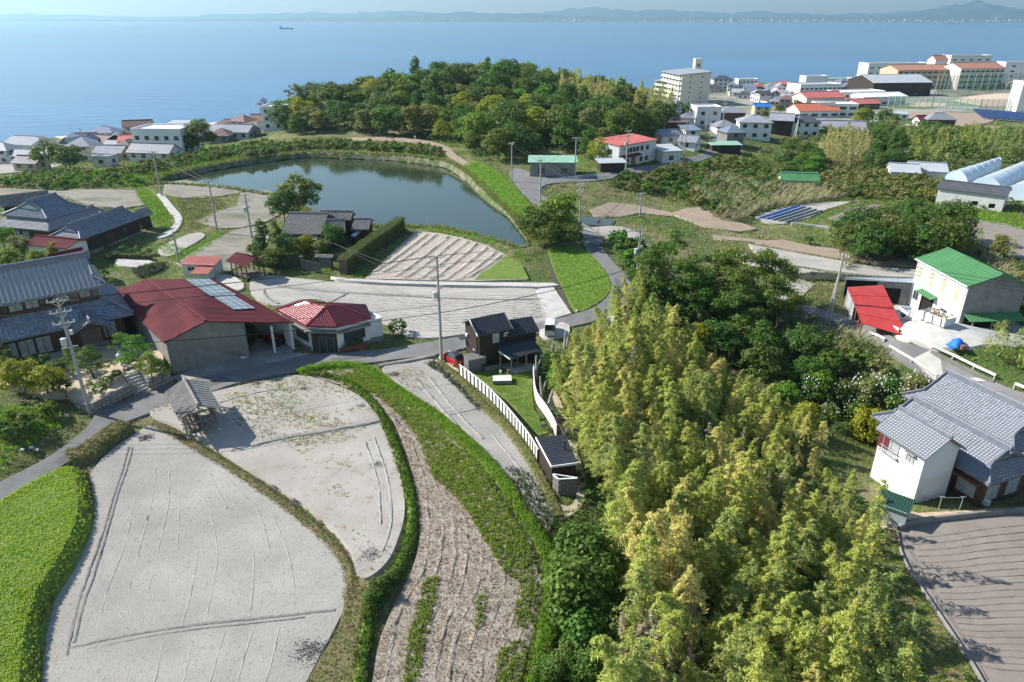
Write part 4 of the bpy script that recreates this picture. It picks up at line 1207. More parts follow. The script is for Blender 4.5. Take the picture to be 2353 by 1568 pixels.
facewin(bh, fd_ + eyb * .9, fa, .0, .25, 2.55, 2.63, None, 'entrance_canopy', m_black, .8)
ss = thing('garden_shed', 'small grey garden shed between the red car and the black house', 'shed', U(1092, 850, 0), math.atan2(exb.y, exb.x))
walls(ss, 2.3, 1.3, 1.75, m_greyb, z0=-.3)
slopes(ss, [[(-1.2, -.75, 1.75), (1.2, -.75, 1.75), (1.2, .75, 1.95), (-1.2, .75, 1.95)]], m_greyb, t=.06, cover='rib', step=.25)
pb = thing('planter_box', 'dark wooden planter box below the black house window', 'planter', U(1130, 851, 0), math.atan2(exb.y, exb.x))
walls(pb, 2.0, .5, .75, m_greyb, z0=-.2)
MB().bx(-1.05, 1.05, -.3, .3, .75, .82).build('rim', m_burnt, pb)
tb = thing('wooden_deck', 'pale square wooden table platform on the lawn', 'deck', U(1154, 872, .3), R(3))
for i in range(9):
    x = -.95 + i * .2375
    MB().bx(x - .11, x + .11, -.65, .65, .12, .17).build('plank', m_plank, tb)
MB().bx(-1.05, 1.05, -.67, -.6, -.25, .115).bx(-1.05, 1.05, .6, .67, -.25, .115).bx(-1.07, -.99, -.6, .6, -.25, .115).build('frame', m_greyb, tb)
for px, py in ((1150, 858), (1168, 858)):
    o = thing('log_stool', 'upright log stool behind the wooden deck, %s' % ('shorter one' if px < 1160 else 'taller dark one'), 'stool', g(px, py, .1), group='log stools on the lawn')
    MB().tube([(0, 0, -.05), (0, 0, .35 if px < 1160 else .5)], .14, 9).build('log', m_plank if px < 1160 else m_wood, o)
for i, (px, py) in enumerate(((1186, 838), (1200, 840), (1176, 845))):
    o = thing('porch_chair', 'dark wooden chair under the porch roof, number one can spot %s' % ('by the post', 'in the middle', 'nearest the lawn')[i], 'chair', g(px, py, .17), R(40 * i))
    o['label'] = ('dark wooden chair under the porch roof beside the wall', 'dark wooden chair in the middle of the porch', 'dark wooden chair on the porch nearest the lawn')[i]
    MB().bx(-.22, .22, -.22, .22, .38, .43).build('seat', m_woodd, o)
    MB().bx(-.22, .22, .18, .22, .43, .85).build('backrest', m_woodd, o)
    for sx in (-.18, .18):
        for sy in (-.18, .18):
            MB().bx(sx - .025, sx + .025, sy - .025, sy + .025, 0, .38).build('leg', m_woodd, o)

# --- plank fences round the lawn
def plank_fence(label, pts, h, side, rows=4, sp=.8):
    q = gp(pts, n=8, closed=False)
    L = np.concatenate([[0], np.cumsum(np.hypot(*np.diff(q, axis=0).T))])
    n_ = int(L[-1] / sp)
    t = np.linspace(0, L[-1], n_ + 1)
    q = np.stack([np.interp(t, L, q[:, i]) for i in (0, 1)], 1)
    z = TZ(q)
    f = thing('plank_fence', label, 'fence', (q[0][0], q[0][1], z[0]))
    P = [Vector((q[i][0], q[i][1], z[i])) - f.location for i in range(n_ + 1)]
    for i in range(n_ + 1):
        d = (P[min(i + 1, n_)] - P[max(i - 1, 0)]).normalized()
        s = Vector((d.y, -d.x, 0)) * side * .06
        p = P[i] + s
        MB().beam(p + Vector((0, 0, -.3)), p + Vector((0, 0, h + .07)), .1, .08, d).build('post', m_wood, f)
    for i in range(n_):
        for r in range(rows):
            z0 = .04 + r * h / rows
            zc = z0 + h / rows * .44
            d = (P[i + 1] - P[i]).normalized()
            MB().beam(P[i] - d * .0 + Vector((0, 0, zc)), P[i + 1] + Vector((0, 0, zc)), .03, h / rows * .86).build('plank', m_plank, f)
        MB().beam(P[i] + Vector((0, 0, h + .05)), P[i + 1] + Vector((0, 0, h + .05)), .13, .04).build('cap_rail', m_plank, f)
plank_fence('white plank fence with dark posts curving beside the pale field strip', [(1056,862),(1090,888),(1125,918),(1160,955),(1190,992),(1215,1025),(1236,1062)], 1.35, 1)
plank_fence('white plank fence on the bamboo side of the lawn', [(1226,862),(1226,890),(1232,925),(1252,955),(1266,978),(1278,1005)], 1.35, -1)

# --- black shed with stovepipe at the lawn's foot
sa = thing('sauna_hut', 'black hut with ribbed charcoal roof and stovepipe at the fence end', 'shed', U(1278, 1100, -.5))
q = rel(sa, [(1231, 1005, 2.0), (1299, 999, 2.15), (1328, 1064, 2.15), (1267, 1072, 2.0)])
slopes(sa, [[q[3], q[0], q[1], q[2]]], m_black, t=.1)
ribs([c for c in COL.objects if c.parent == sa][0], [q[3], q[0], q[1], q[2]], .33, m_black, .05, .05)
wq = [inset(p, (q[0] + q[2]) / 2, .22) for p in q]
plan_wall(sa, wq, -.6, 1.95 - sa.location.z, m_burnt)
for a, b in ((q[0], q[3]), (q[3], q[2])):
    MB().beam(a - Vector((0, 0, .05)), b - Vector((0, 0, .05)), .07, .2).build('fascia', m_plank, sa)
c_ = rel(sa, [(1297, 1030, 2.3)])[0]
MB().tube([c_ - Vector((0, 0, .4)), c_ + Vector((0, 0, .75))], .09, 10).tube([c_ + Vector((0, 0, .72)), c_ + Vector((0, 0, .8))], .16, 10).build('stovepipe', m_black, sa)
sc = thing('board_screen', 'grey board screen enclosing a corner in front of the black hut', 'fence', U(1282, 1143, -.6))
s4 = rel(sc, [(1269, 1132, -.6), (1282, 1143, -.6), (1325, 1141, -.6)])
for a, b in ((s4[0], s4[1]), (s4[1], s4[2])):
    n_ = max(2, int((b - a).length / .28))
    for i in range(n_):
        p, r_ = a.lerp(b, (i + .04) / n_), a.lerp(b, (i + .96) / n_)
        MB().slab([(p.x, p.y, 1.9), (r_.x, r_.y, 1.9), (r_.x, r_.y + .05, 1.9), (p.x, p.y + .05, 1.9)], 2.0).build('board', m_greyb, sc)
    for z in (.3, .8, 1.3, 1.75):
        MB().beam(a + Vector((0, -.06, z)), b + Vector((0, -.06, z)), .06, .07).build('rail', m_wood, sc)
    MB().beam(a + Vector((0, 0, 1.95)), b + Vector((0, 0, 1.95)), .14, .06).build('cap_rail', m_plank, sc)
MB().beam(s4[0] + Vector((0, 0, 1.98)), s4[2] + Vector((0, .0, 1.98)), .1, .08).build('top_beam', m_plank, sc)

# ---------------------------------------------------------------- other buildings of the village
def gpx(root, e0, e1, r0, r1, rm, wm, cover=None, z0=-.5, arg=(.32, .30, .045), tm=None, ins=.4, nind=0, rid=True, step=.5, gm=None, back=1.0):
    """gabled block from the near eave e0-e1 and the ridge r0-r1 (frame x, y, height); the far slope mirrors the near one"""
    E0, E1, R0, R1 = rel(root, [e0, e1, r0, r1])
    ex = (E1 - E0)
    ex.z = 0
    ex.normalize()
    ey = Vector((-ex.y, ex.x, 0))
    w = ((R0 - E0).dot(ey) + (R1 - E1).dot(ey)) / 2
    w = max(w, 1.0)
    for q, r_ in ((E0, R0), (E1, R1)):
        p = q + ey * w
        r_.x, r_.y = p.x + ex.x * 0, p.y
    B0, B1 = R0 + ey * w * back, R1 + ey * w * back
    B0.z, B1.z = R0.z - (R0.z - E0.z) * back, R1.z - (R1.z - E1.z) * back
    sl = slopes(root, [[E0, E1, R1, R0], [B1, B0, R0, R1]], rm, cover=cover, arg=arg, tm=tm, nind=nind, step=step)
    if rid:
        ridge(root, R0, R1, .3, .3 if cover == 'tile' else .12, tm or rm)
    k = (R0.z - E0.z) / w
    a, b = E0 + ex * ins + ey * ins, E1 - ex * ins + ey * ins
    c_, d_ = B1 - ex * ins - ey * ins, B0 + ex * ins - ey * ins
    zw = E0.z + ins * k - .18
    zb = B0.z + ins * k - .18
    m0, m1 = R0 + ex * ins, R1 - ex * ins
    vs = [(p.x, p.y, z0) for p in (a, b, c_, d_)] + [(a.x, a.y, zw), (b.x, b.y, zw), (c_.x, c_.y, zb), (d_.x, d_.y, zb), (m0.x, m0.y, R0.z - .18), (m1.x, m1.y, R1.z - .18)]
    MB().add(vs, [(0, 1, 5, 4), (1, 2, 6, 9, 5), (2, 3, 7, 6), (3, 0, 4, 8, 7), (4, 5, 9, 8), (6, 7, 8, 9), (3, 2, 1, 0)]).build('wall', wm, root)
    return a, b, c_, d_, ex, ey

# --- pond side house
ph = thing('pond_house', 'single storey house with weathered grey tiles inside hedges by the pond', 'house', U(715, 560, 1.7))
w_ = gpx(ph, (643,538,4.1), (737,539,4.1), (660,491,6.2), (742,493,6.2), m_tilew, m_brownw, 'tile', tm=m_tilew, nind=60)
q = rel(ph, [(640,549,3.3), (728,553,3.3), (726,541,3.75), (642,540,3.75)])
slopes(ph, [q], m_tilew, cover='tile', arg=(.32, .30, .045), name='lower_roof')
gpx(ph, (733,538,4.0), (795,534,4.0), (738,507,5.3), (799,508,5.3), m_tilew, m_brownw, 'tile', tm=m_tilew)
gpx(ph, (730,505,4.6), (806,506,4.6), (724,486,5.6), (801,488,5.6), m_tilew, m_brownw, 'tile', tm=m_tilew)
gpx(ph, (806,528,3.5), (846,528,3.5), (811,504,4.5), (849,506,4.5), m_tilew, m_woodd, 'tile', tm=m_tilew)
q = rel(ph, [(806,541,3.0), (838,516,3.4), (846,519,3.3), (814,545,2.9)])
slopes(ph, [q], m_galv, t=.08, name='veranda_roof', cover='rib', step=.6)
q2 = [inset(p, (q[0] + q[2]) / 2, .15) for p in q]
plan_wall(ph, q2, -.3, 1.25, m_woodd, 'veranda')
for t_ in (.15, .4, .65, .9):
    facewin(ph, w_[0], w_[1], t_ - .09, t_ + .09, .3, 1.6, m_curt, 'window', m_woodd)
gt = thing('garden_gate', 'small roofed wooden gate in the hedge of the pond house', 'gate', g(748, 613), R(-6))
slopes(gt, [[(-1.5, -.7, 1.75), (1.5, -.7, 1.75), (1.5, 0, 2.1), (-1.5, 0, 2.1)], [(1.5, .7, 1.75), (-1.5, .7, 1.75), (-1.5, 0, 2.1), (1.5, 0, 2.1)]], m_tilew, t=.08, cover='tile', arg=(.28, .26, .03))
for s in (-1, 1):
    MB().bx(s * 1.2 - .1, s * 1.2 + .1, -.1, .1, -.3, 1.9).build('post', m_woodd, gt)
MB().bx(-1.1, 1.1, -.04, .04, 0, 1.65).build('door', m_greyb, gt)
sf = thing('slatted_fence', 'grey slatted timber fence beside the pond house gate', 'fence', g(694, 617))
p0, p1 = rel(sf, [g(694, 617), g(737, 628)])
for i in range(16):
    p = p0.lerp(p1, i / 15)
    MB().bx(p.x - .06, p.x + .06, p.y - .03, p.y + .03, -.2 + p.z, 1.6 + p.z).build('slat', m_greyb, sf)
for z in (.35, 1.3):
    MB().beam(p0 + Vector((0, .05, z)), p1 + Vector((0, .05, z)), .06, .09).build('rail', m_greyb, sf)

# --- walled tiled homestead
def fit_irimoya(name, label, a, b, c, ze, zr, z0, wm, rm, tm, arg=(.32, .30, .045), ov=.8, f=.45, nind=0, wins=True, Wmin=None, group=None):
    c0, rz, L, W = fit(a, b, c, ze)
    if Wmin:
        ex = Vector((math.cos(rz), math.sin(rz), 0))
        ey = Vector((-ex.y, ex.x, 0))
        c0 = c0 + ey * (Wmin - W) / 2
        W = Wmin
    t = thing(name, label, 'house', (c0.x, c0.y, z0), rz, group)
    Lb, Wb = L - 2 * ov, W - 2 * ov
    k = (zr - ze) / (W / 2)
    pl, tri = irimoya(Lb, Wb, ze - z0 + ov * k, zr - z0, ov=ov, f=f)
    slopes(t, pl, rm, cover='tile', arg=arg, tm=tm, nind=nind)
    for t_ in tri:
        MB().slab(t_, .08, up=(1, 0, 0)).build('gable', m_white, t)
    gx = Lb / 2 - .6
    ridge(t, (-gx - .2, 0, zr - z0), (gx + .2, 0, zr - z0), .34, .45, tm)
    mm = (Wb / 2 + ov) * (1 - f)
    zmid = zr - z0 - mm * k
    for sx in (-1, 1):
        for sy in (-1, 1):
            ridge(t, (sx * gx, sy * mm, zmid), (sx * (Lb / 2 + ov), sy * (Wb / 2 + ov), ze - z0), .22, .22, tm, 'hip_ridge')
            ridge(t, (sx * gx, sy * .2, zr - z0 - .1), (sx * gx, sy * mm, zmid), .22, .22, tm, 'verge_ridge')
    walls(t, Lb, Wb, ze - z0 + .2, wm, z0=-1.2)
    return t, Lb, Wb
he, Lh, Wh = fit_irimoya('homestead', 'two tier tiled homestead with dark blue grey roofs near the grassy bank', (108,504), (200,477), (12,493), 7.0, 9.2, 2.8, m_brownw, m_tileb, m_tileb)
sx_, sy_ = Lh / 2 + 2.6, Wh / 2 + 2.6
lo = [[(-sx_, -sy_, 2.7), (sx_, -sy_, 2.7), (Lh / 2, -Wh / 2, 4.0), (-Lh / 2, -Wh / 2, 4.0)], [(-sx_, sy_, 2.7), (-sx_, -sy_, 2.7), (-Lh / 2, -Wh / 2, 4.0), (-Lh / 2, Wh / 2, 4.0)], [(sx_, -sy_, 2.7), (sx_, sy_, 2.7), (Lh / 2, Wh / 2, 4.0), (Lh / 2, -Wh / 2, 4.0)]]
slopes(he, lo, m_tileb, cover='tile', arg=(.32, .30, .045), tm=m_tile, name='lower_roof')
walls(he, Lh + 3.6, Wh + 3.6, 2.9, m_brownw, z0=-1.2, name='lower_wall')
for u in (-3.5, -1.5, .5):
    win(he, 'l', Lh + 3.6, Wh + 3.6, u, .3, 1.6, 1.8, m_woodd, m_curt)
kg, Lk, Wk = fit_irimoya('gatehouse', 'long tiled gatehouse with black board walls on a stone base', (185,551), (332,497), (120,543), 5.3, 6.9, 2.5, m_burnt, m_tileb, m_tileb, nind=60)
MB().bx(-Lk / 2 - .05, Lk / 2 + .05, -Wk / 2 - .06, Wk / 2 + .06, -1.4, .1).build('stone_base', m_stone, kg)
panel(kg, 'f', Lk, Wk, -1.6, .2, 0, 2.1, m_woodd, 'gate_door', t=.06)
for u in (-4.5, 3.2):
    win(kg, 'f', Lk, Wk, u, 1.1, .9, .7, m_dkf, m_glass)
fit_irimoya('tiled_annex', 'small tiled annex joining the homestead and gatehouse at the back', (232,496), (256,486), (205,480), 5.2, 6.2, 2.8, m_burnt, m_tile, m_tile, ov=.5, f=.3)
an2 = thing('tiled_store', 'narrow tiled store at the far end of the gatehouse', 'house', U(330, 520, 2.6))
gpx(an2, (322,500,5.0), (352,492,5.0), (306,490,5.9), (340,482,5.9), m_tile, m_burnt, 'tile', z0=-1)
ob = thing('old_barn', 'dark board barn with brown grey roof behind the homestead', 'barn', U(40, 490, 3.3))
gpx(ob, (2,476,6.2), (118,462,6.2), (22,452,7.6), (112,441,7.6), m_tilew, m_burnt, 'tile', z0=-1)
for nm, lab, pp, rm, wm in (
    ('red_roof_store', 'long low store with dark red metal roof beside the gatehouse', ((52,562,4.9), (152,572,4.9), (52,540,5.6), (163,549,5.6)), m_redm, m_white),
    ('mortar_shed', 'grey mortar shed with dark red lean roof behind the big farmhouse', ((128,606,5.2), (208,588,5.2), (120,590,5.9), (205,563,5.9)), m_redm, m_greyw)):
    t = thing(nm, lab, 'shed', U(*pp[0][:2], 2.4))
    gpx(t, *pp, rm, wm, 'rib', z0=-1.0, back=.8)
# --- small white shed with salmon roofs, red roofed drying shed
cw, rw, Lw, Ww_ = fit((413,610), (492,612), (415,602), 2.9)
s2 = thing('white_hut', 'small white hut with salmon coloured metal roof behind the warehouse', 'shed', (cw.x, cw.y + 1, 1.1), rw)
walls(s2, Lw - .3, 2.6, 1.9, m_whited, z0=-.6)
slopes(s2, [[(-Lw / 2, -1.55, 1.85), (Lw / 2, -1.55, 1.85), (Lw / 2, 1.55, 2.25), (-Lw / 2, 1.55, 2.25)]], m_salmon, t=.07, cover='rib', step=.25)
slopes(s2, [[(Lw / 2 - 2.9, -3.9, 1.2), (Lw / 2 - .1, -3.9, 1.2), (Lw / 2 - .1, -1.3, 1.6), (Lw / 2 - 2.9, -1.3, 1.6)]], m_salmon, t=.07, cover='rib', step=.25, name='lower_roof')
MB().bx(Lw / 2 - 2.7, Lw / 2 - .3, -3.7, -1.31, -.6, 1.2).build('annex', m_whited, s2)
win(s2, 'f', Lw - .3, 2.6, -1.2, .7, 1.3, .75, m_alu, m_glass)
dr_ = thing('drying_shed', 'open timber drying shed with dark red metal roof near the hedge', 'shed', g(572, 634), R(-38))
slopes(dr_, [[(-2.6, -2.0, 2.5), (2.6, -2.0, 2.5), (2.6, 0, 3.4), (-2.6, 0, 3.4)], [(2.6, 2.0, 2.5), (-2.6, 2.0, 2.5), (-2.6, 0, 3.4), (2.6, 0, 3.4)]], m_redm, t=.08, cover='rib', step=.3)
for x in (-2.1, -.7, .7, 2.1):
    for y in (-1.5, 1.5):
        MB().bx(x - .07, x + .07, y - .07, y + .07, -.3, 2.65).build('post', m_woodd, dr_)
for y in (-1.5, 1.5):
    for i in range(5):
        MB().bx(-2.1, 2.1, y - .02, y + .02, .4 + i * .45, .48 + i * .45).build('rail', m_wood, dr_)
for i in range(6):
    MB().bx(-1.9, 1.9, -1.2 + i * .4, -1.0 + i * .4, .3 + .05 * (i % 2), .6 + .05 * (i % 2)).build('stored_log', m_wood, dr_)

# --- factory with the green roof
cf, rf, Lf_, Wf_ = fit((2106,592), (2226,656), (2341,640), 5.5)
fac = thing('workshop', 'tall white workshop with bright green metal roof', 'workshop', (cf.x, cf.y, -1.5), rf)
Lw2, Ww2 = Lf_ - .5, Wf_ - .5
walls(fac, Lw2, Ww2, 6.95, m_white, gab=8.35, z0=-.5)
MB().slab([(Lw2 / 2 + .05, -Ww2 / 2 + .02, -.4), (Lw2 / 2 + .05, Ww2 / 2 - .02, -.4), (Lw2 / 2 + .05, Ww2 / 2 - .02, 6.9), (Lw2 / 2 + .05, 0, 8.28), (Lw2 / 2 + .05, -Ww2 / 2 + .02, 6.9)], .1, up=(1, 0, 0)).build('end_cladding', m_greyw, fac)
slopes(fac, gable(Lw2, Ww2, 7.0, 8.45, .28, .28), m_green, t=.2, cover='rib', step=.6)
MB().beam((-Lf_ / 2, 0, 8.5), (Lf_ / 2, 0, 8.5), .35, .1).build('ridge', m_green, fac)
MB().tube([(-Lf_ / 2, -Ww2 / 2 - .38, 6.75), (Lf_ / 2, -Ww2 / 2 - .38, 6.75)], .1, 8).build('gutter', m_frw, fac)
for u in (-4.8, -1.9, .9, 3.9):
    panel(fac, 'f', Lw2, Ww2, u - .42, u + .42, 3.9, 6.2, m_beigew, 'skylight_panel', t=.03)
for u, w in ((-4.4, 1.3), (2.4, 1.5), (4.6, 1.4)):
    win(fac, 'f', Lw2, Ww2, u, .9 if u < 0 else .7, w, 1.4, m_alu, m_glass)
panel(fac, 'f', Lw2, Ww2, -2.7, -.2, -.2, 2.4, m_void, 'doorway', t=.04)
slopes(fac, [[(-3.4, -Ww2 / 2 - 1.0, 2.75), (.4, -Ww2 / 2 - 1.0, 2.75), (.4, -Ww2 / 2, 3.1), (-3.4, -Ww2 / 2, 3.1)]], m_green, t=.07, cover='rib', step=.4, name='door_canopy')
MB().bx(-2.85, -2.7, -Ww2 / 2 - .2, -Ww2 / 2 - .02, -.3, 3.0).build('door_post', m_redm, fac)
slopes(fac, [[(Lw2 / 2 + 1.7, -Ww2 / 2 + .3, 2.3), (Lw2 / 2 + 1.7, Ww2 / 2, 2.3), (Lw2 / 2, Ww2 / 2, 2.9), (Lw2 / 2, -Ww2 / 2 + .3, 2.9)]], m_green, t=.08, cover='rib', step=.4, name='lean_to_roof')
for y in (-3.2, -.5, 2.5):
    MB().bx(Lw2 / 2 + 1.45, Lw2 / 2 + 1.6, y - .07, y + .07, -.4, 2.35).build('post', m_wood, fac)
panel(fac, 'r', Lw2, Ww2, -3.5, 1.5, -.3, 2.2, m_void, 'lean_to_opening', t=.09)
MB().tube([(-Lw2 / 2 + .2, -Ww2 / 2 - .12, -.3), (-Lw2 / 2 + .2, -Ww2 / 2 - .12, 6.7)], .06, 6).build('downpipe', m_frw, fac)
MB().tube([(Lw2 / 2 - .2, -Ww2 / 2 - .12, -.3), (Lw2 / 2 - .2, -Ww2 / 2 - .12, 6.7)], .06, 6).build('downpipe', m_frw, fac)
rs = thing('red_roof_shed', 'long low open shed with sloping bright red metal roof by the workshop', 'shed', g(1990, 735))
zr0 = rs.location.z
q = rel(rs, [(1947, 660, zr0 + 3.1), (2029, 655, zr0 + 3.1), (2086, 773, zr0 + 2.1), (1981, 743, zr0 + 2.1)])
slopes(rs, [[q[3].lerp(q[2], a / 4), q[3].lerp(q[2], (a + 1) / 4), q[0].lerp(q[1], (a + 1) / 4), q[0].lerp(q[1], a / 4)] for a in range(4)], m_redb, t=.09)
for a in range(3):
    MB().beam(q[3].lerp(q[0], .25 + .25 * a) + Vector((0, 0, .02)), q[2].lerp(q[1], .25 + .25 * a) + Vector((0, 0, .02)), .1, .03).build('seam', m_redb, rs)
for a, b in ((q[0], q[3]), (q[1], q[2])):
    for t_ in (.05, .3, .55, .8, .97):
        p = inset(a.lerp(b, t_), (q[0] + q[2]) / 2, .3)
        MB().bx(p.x - .07, p.x + .07, p.y - .07, p.y + .07, -.5, p.z - .1).build('post', m_rust, rs)
p, r_ = inset(q[0], (q[0] + q[2]) / 2, .2), inset(q[0].lerp(q[3], .45), (q[0] + q[2]) / 2, .2)
MB().slab([(p.x, p.y, p.z - .15), (r_.x, r_.y, r_.z - .15), (r_.x + .06, r_.y, r_.z - .15), (p.x + .06, p.y, p.z - .15)], 3.0).build('side_cladding', m_galv, rs)
for i in range(9):
    p = q[1].lerp(q[2], .1 + .09 * i) + Vector((.5, 0, 0))
    MB().box((p.x, p.y, .25 + .05 * (i % 3)), (.9, .5, .5 + .2 * (i % 2)), .3 * i).build('stored_board', m_greyb if i % 2 else m_wood, rs)
gs = thing('grey_workshed', 'low grey shed with pale metal roof behind the red roofed shed', 'shed', U(2020, 680, -1.6))
q = rel(gs, [(1940, 642, 1.5), (2098, 650, 1.7), (2104, 640, 2.1), (1942, 636, 1.9)])
slopes(gs, [q], m_galv, t=.08, cover='rib', step=.6)
wq2 = [inset(p, (q[0] + q[2]) / 2, .2) for p in q]
plan_wall(gs, [wq2[0].lerp(wq2[1], .5), wq2[1], wq2[2], wq2[3].lerp(wq2[2], .5)], -.5, 3.05, m_greyw)
plan_wall(gs, [wq2[0].lerp(wq2[3], .8), wq2[0].lerp(wq2[1], .5) + Vector((0, 1.3, 0)), wq2[2].lerp(wq2[3], .5), wq2[3]], -.5, 3.0, m_void, 'dark_bay')
plan_wall(gs, [wq2[0], wq2[0] + Vector((.15, 0, 0)), wq2[3] + Vector((.15, 0, 0)), wq2[3]], -.5, 3.0, m_galv, 'side_cladding')
facewin(gs, wq2[0].lerp(wq2[1], .5), wq2[1], .2, .75, -.2, 2.2, None, 'opening', m_void, .04)

# --- houses below the bridge
z0h = -4.5
c1, r1_, L1, W1 = fit(Z5(60, 268, 0)[:2], Z5(416, 497, 0)[:2], Z5(742, 441, 0)[:2], .8)
tw_ = thing('white_house', 'tall white two storey house with silver grey tiled roof beside the bamboo', 'house', (c1.x, c1.y, z0h), r1_)
Lq, Wq = L1 - .7, W1 - .9
walls(tw_, Lq, Wq, 5.35, m_white, gab=6.75, z0=-.5)
slopes(tw_, gable(Lq, Wq, 5.5, 6.95, .45, .35), m_tilel, t=.12, cover='tile', arg=(.30, .27, .04), tm=m_tilel, nind=200)
ridge(tw_, (-L1 / 2, 0, 6.95), (L1 / 2, 0, 6.95), .28, .26, m_tilel)
for x in (-1, 1):
    ridge_end(tw_, (x * L1 / 2, 0, 6.95), m_tilel, .35)
panel(tw_, 'r', Lq, Wq, -Wq / 2 + .01, Wq / 2 - .01, -.05, 2.55, m_whited, 'lower_cladding', t=.03)
panel(tw_, 'f', Lq, Wq, -Lq / 2 + .02, -Lq / 2 + 1.2, 3.3, 5.2, m_redm, 'red_panel')
win(tw_, 'f', Lq, Wq, -1.15, 3.3, 1.9, 1.6, m_alu, m_curt)
bl = panel(tw_, 'f', Lq, Wq, -2.15, -.1, 3.2, 3.28, m_alu, 'balcony_rail', t=.35)
for i in range(12):
    panel(tw_, 'f', Lq, Wq, -2.13 + i * .18, -2.1 + i * .18, 3.28, 3.85, m_alu, 'baluster', t=.33, k0=.3)
panel(tw_, 'f', Lq, Wq, -2.15, -.1, 3.85, 3.9, m_alu, 'balcony_rail', t=.35, k0=.28)
win(tw_, 'f', Lq, Wq, 1.15, 3.7, .9, .9, m_alu, m_curt)
panel(tw_, 'f', Lq, Wq, -2.3, .1, 5.0, 5.08, m_alu, 'window_hood', t=.4)
panel(tw_, 'f', Lq, Wq, .6, 1.7, 4.68, 4.76, m_alu, 'window_hood', t=.4)
MB().tube([(Lq / 2 + .07, Wq / 2 - .1, -.3), (Lq / 2 + .07, Wq / 2 - .1, 5.1)], .05, 6).build('downpipe', m_woodd, tw_)
B = U(*Z5(872, 686, -1.3))
Apt = U(*Z5(690, 578, -1.3))
exd = (B - Apt).normalized()
eyd = Vector((-exd.y, exd.x, 0))
def house_at(name, label, B, ex, ey, L, W, ze, zr, z0, wm, rm, tm, nind=0, f=.42):
    rz = math.atan2(ex.y, ex.x)
    c0 = B - ex * L / 2 + ey * W / 2
    t = thing(name, label, 'house', (c0.x, c0.y, z0), rz)
    ov = .8
    Lb, Wb = L - 2 * ov, W - 2 * ov
    k = (zr - ze) / (W / 2)
    pl, tri = irimoya(Lb, Wb, ze - z0 + ov * k, zr - z0, ov=ov, f=f)
    slopes(t, pl, rm, cover='tile', arg=(.32, .29, .045), tm=tm, nind=nind)
    for t_ in tri:
        MB().slab(t_, .08, up=(1, 0, 0)).build('gable', m_tilew, t)
    gx = Lb / 2 - .6
    ridge(t, (-gx - .2, 0, zr - z0), (gx + .2, 0, zr - z0), .38, .45, tm)
    mm = (Wb / 2 + ov) * (1 - f)
    zmid = zr - z0 - mm * k
    for sx in (-1, 1):
        for sy in (-1, 1):
            ridge(t, (sx * gx, sy * mm, zmid), (sx * (Lb / 2 + ov), sy * (Wb / 2 + ov), ze - z0), .24, .24, tm, 'hip_ridge')
            ridge(t, (sx * gx, sy * .2, zr - z0 - .1), (sx * gx, sy * mm, zmid), .24, .24, tm, 'verge_ridge')
            ridge_end(t, (sx * (gx + .1), sy * mm, zmid + .1), tm, .3)
    walls(t, Lb, Wb, ze - z0 + .25, wm, z0=-.8)
    return t, Lb, Wb
t2, l2, w2_ = house_at('tiled_house', 'single storey dark walled house with silver grey tiles joined to the white house', B, exd, eyd, 13.5, 7.6, -1.3, .75, z0h, m_brownw, m_tilel, m_tilel, nind=150)
for u in (-1.6, 1.2):
    win(t2, 'r', l2, w2_, u, .4, 1.7, 1.7, m_alu, m_curt)
win(t2, 'f', l2, w2_, l2 / 2 - 1.6, .5, 1.9, 1.6, m_alu, m_curt)
panel(t2, 'f', l2, w2_, l2 / 2 - 3.0, l2 / 2 - .2, 2.35, 2.45, m_rust, 'copper_hood', t=.9)
B3 = U(*Z5(1042, 478, -.9))
t3, l3, w3_ = house_at('main_tiled_house', 'large silver grey tiled house with long ridge next to the road bridge', B3 + Vector((.2, .3, 0)), exd, eyd, 13.0, 9.0, -.9, 1.75, z0h, m_brownw, m_tilel, m_tilel, nind=150, f=.36)
gsd = thing('green_roof_shed', 'small blue grey shed with dark green roof at the bamboo edge', 'shed', U(2046, 1195, -4.6), R(-38))
walls(gsd, 2.5, 2.0, 1.9, m_galv, z0=-.4)
slopes(gsd, [[(-1.4, -1.15, 1.85), (1.4, -1.15, 1.85), (1.4, 1.15, 2.25), (-1.4, 1.15, 2.25)]], mat('dark green metal', (.03, .08, .06), rough=.45), t=.06, cover='rib', step=.22)

# --- bridge
br = thing('road_bridge', 'concrete road bridge over the overgrown stream', 'bridge', g(2095, 840))
q = rel(br, [g(2039, 808), g(2152, 881), g(2282, 878), g(2139, 808)])
for a, b in ((q[0], q[1]), (q[3], q[2])):
    MB().beam(a + Vector((0, 0, -.25)), b + Vector((0, 0, -.25)), .35, .85).build('girder', m_concd, br)
for a, b in ((q[0], q[3]), (q[1], q[2])):
    c_ = a.lerp(b, .5)
    MB().slab([(a.x, a.y, -.3), (b.x, b.y, -.3), (b.x, b.y + .4, -.3), (a.x, a.y + .4, -.3)], 6).build('abutment', m_concd, br)
MB().slab([p + Vector((0, 0, -.02)) for p in q], .5).build('deck', m_concd, br)
rv = thing('retaining_wall', 'block retaining wall below the road beside the bridge', 'wall', g(2190, 905))
a, b = rel(rv, [g(2156, 884), g(2247, 909)])
MB().slab([(a.x, a.y, -.1), (b.x, b.y, -.1), (b.x - .6, b.y - 2.0, -3.6), (a.x - .6, a.y - 2.0, -3.6)], .3).build('face', m_concd, rv)

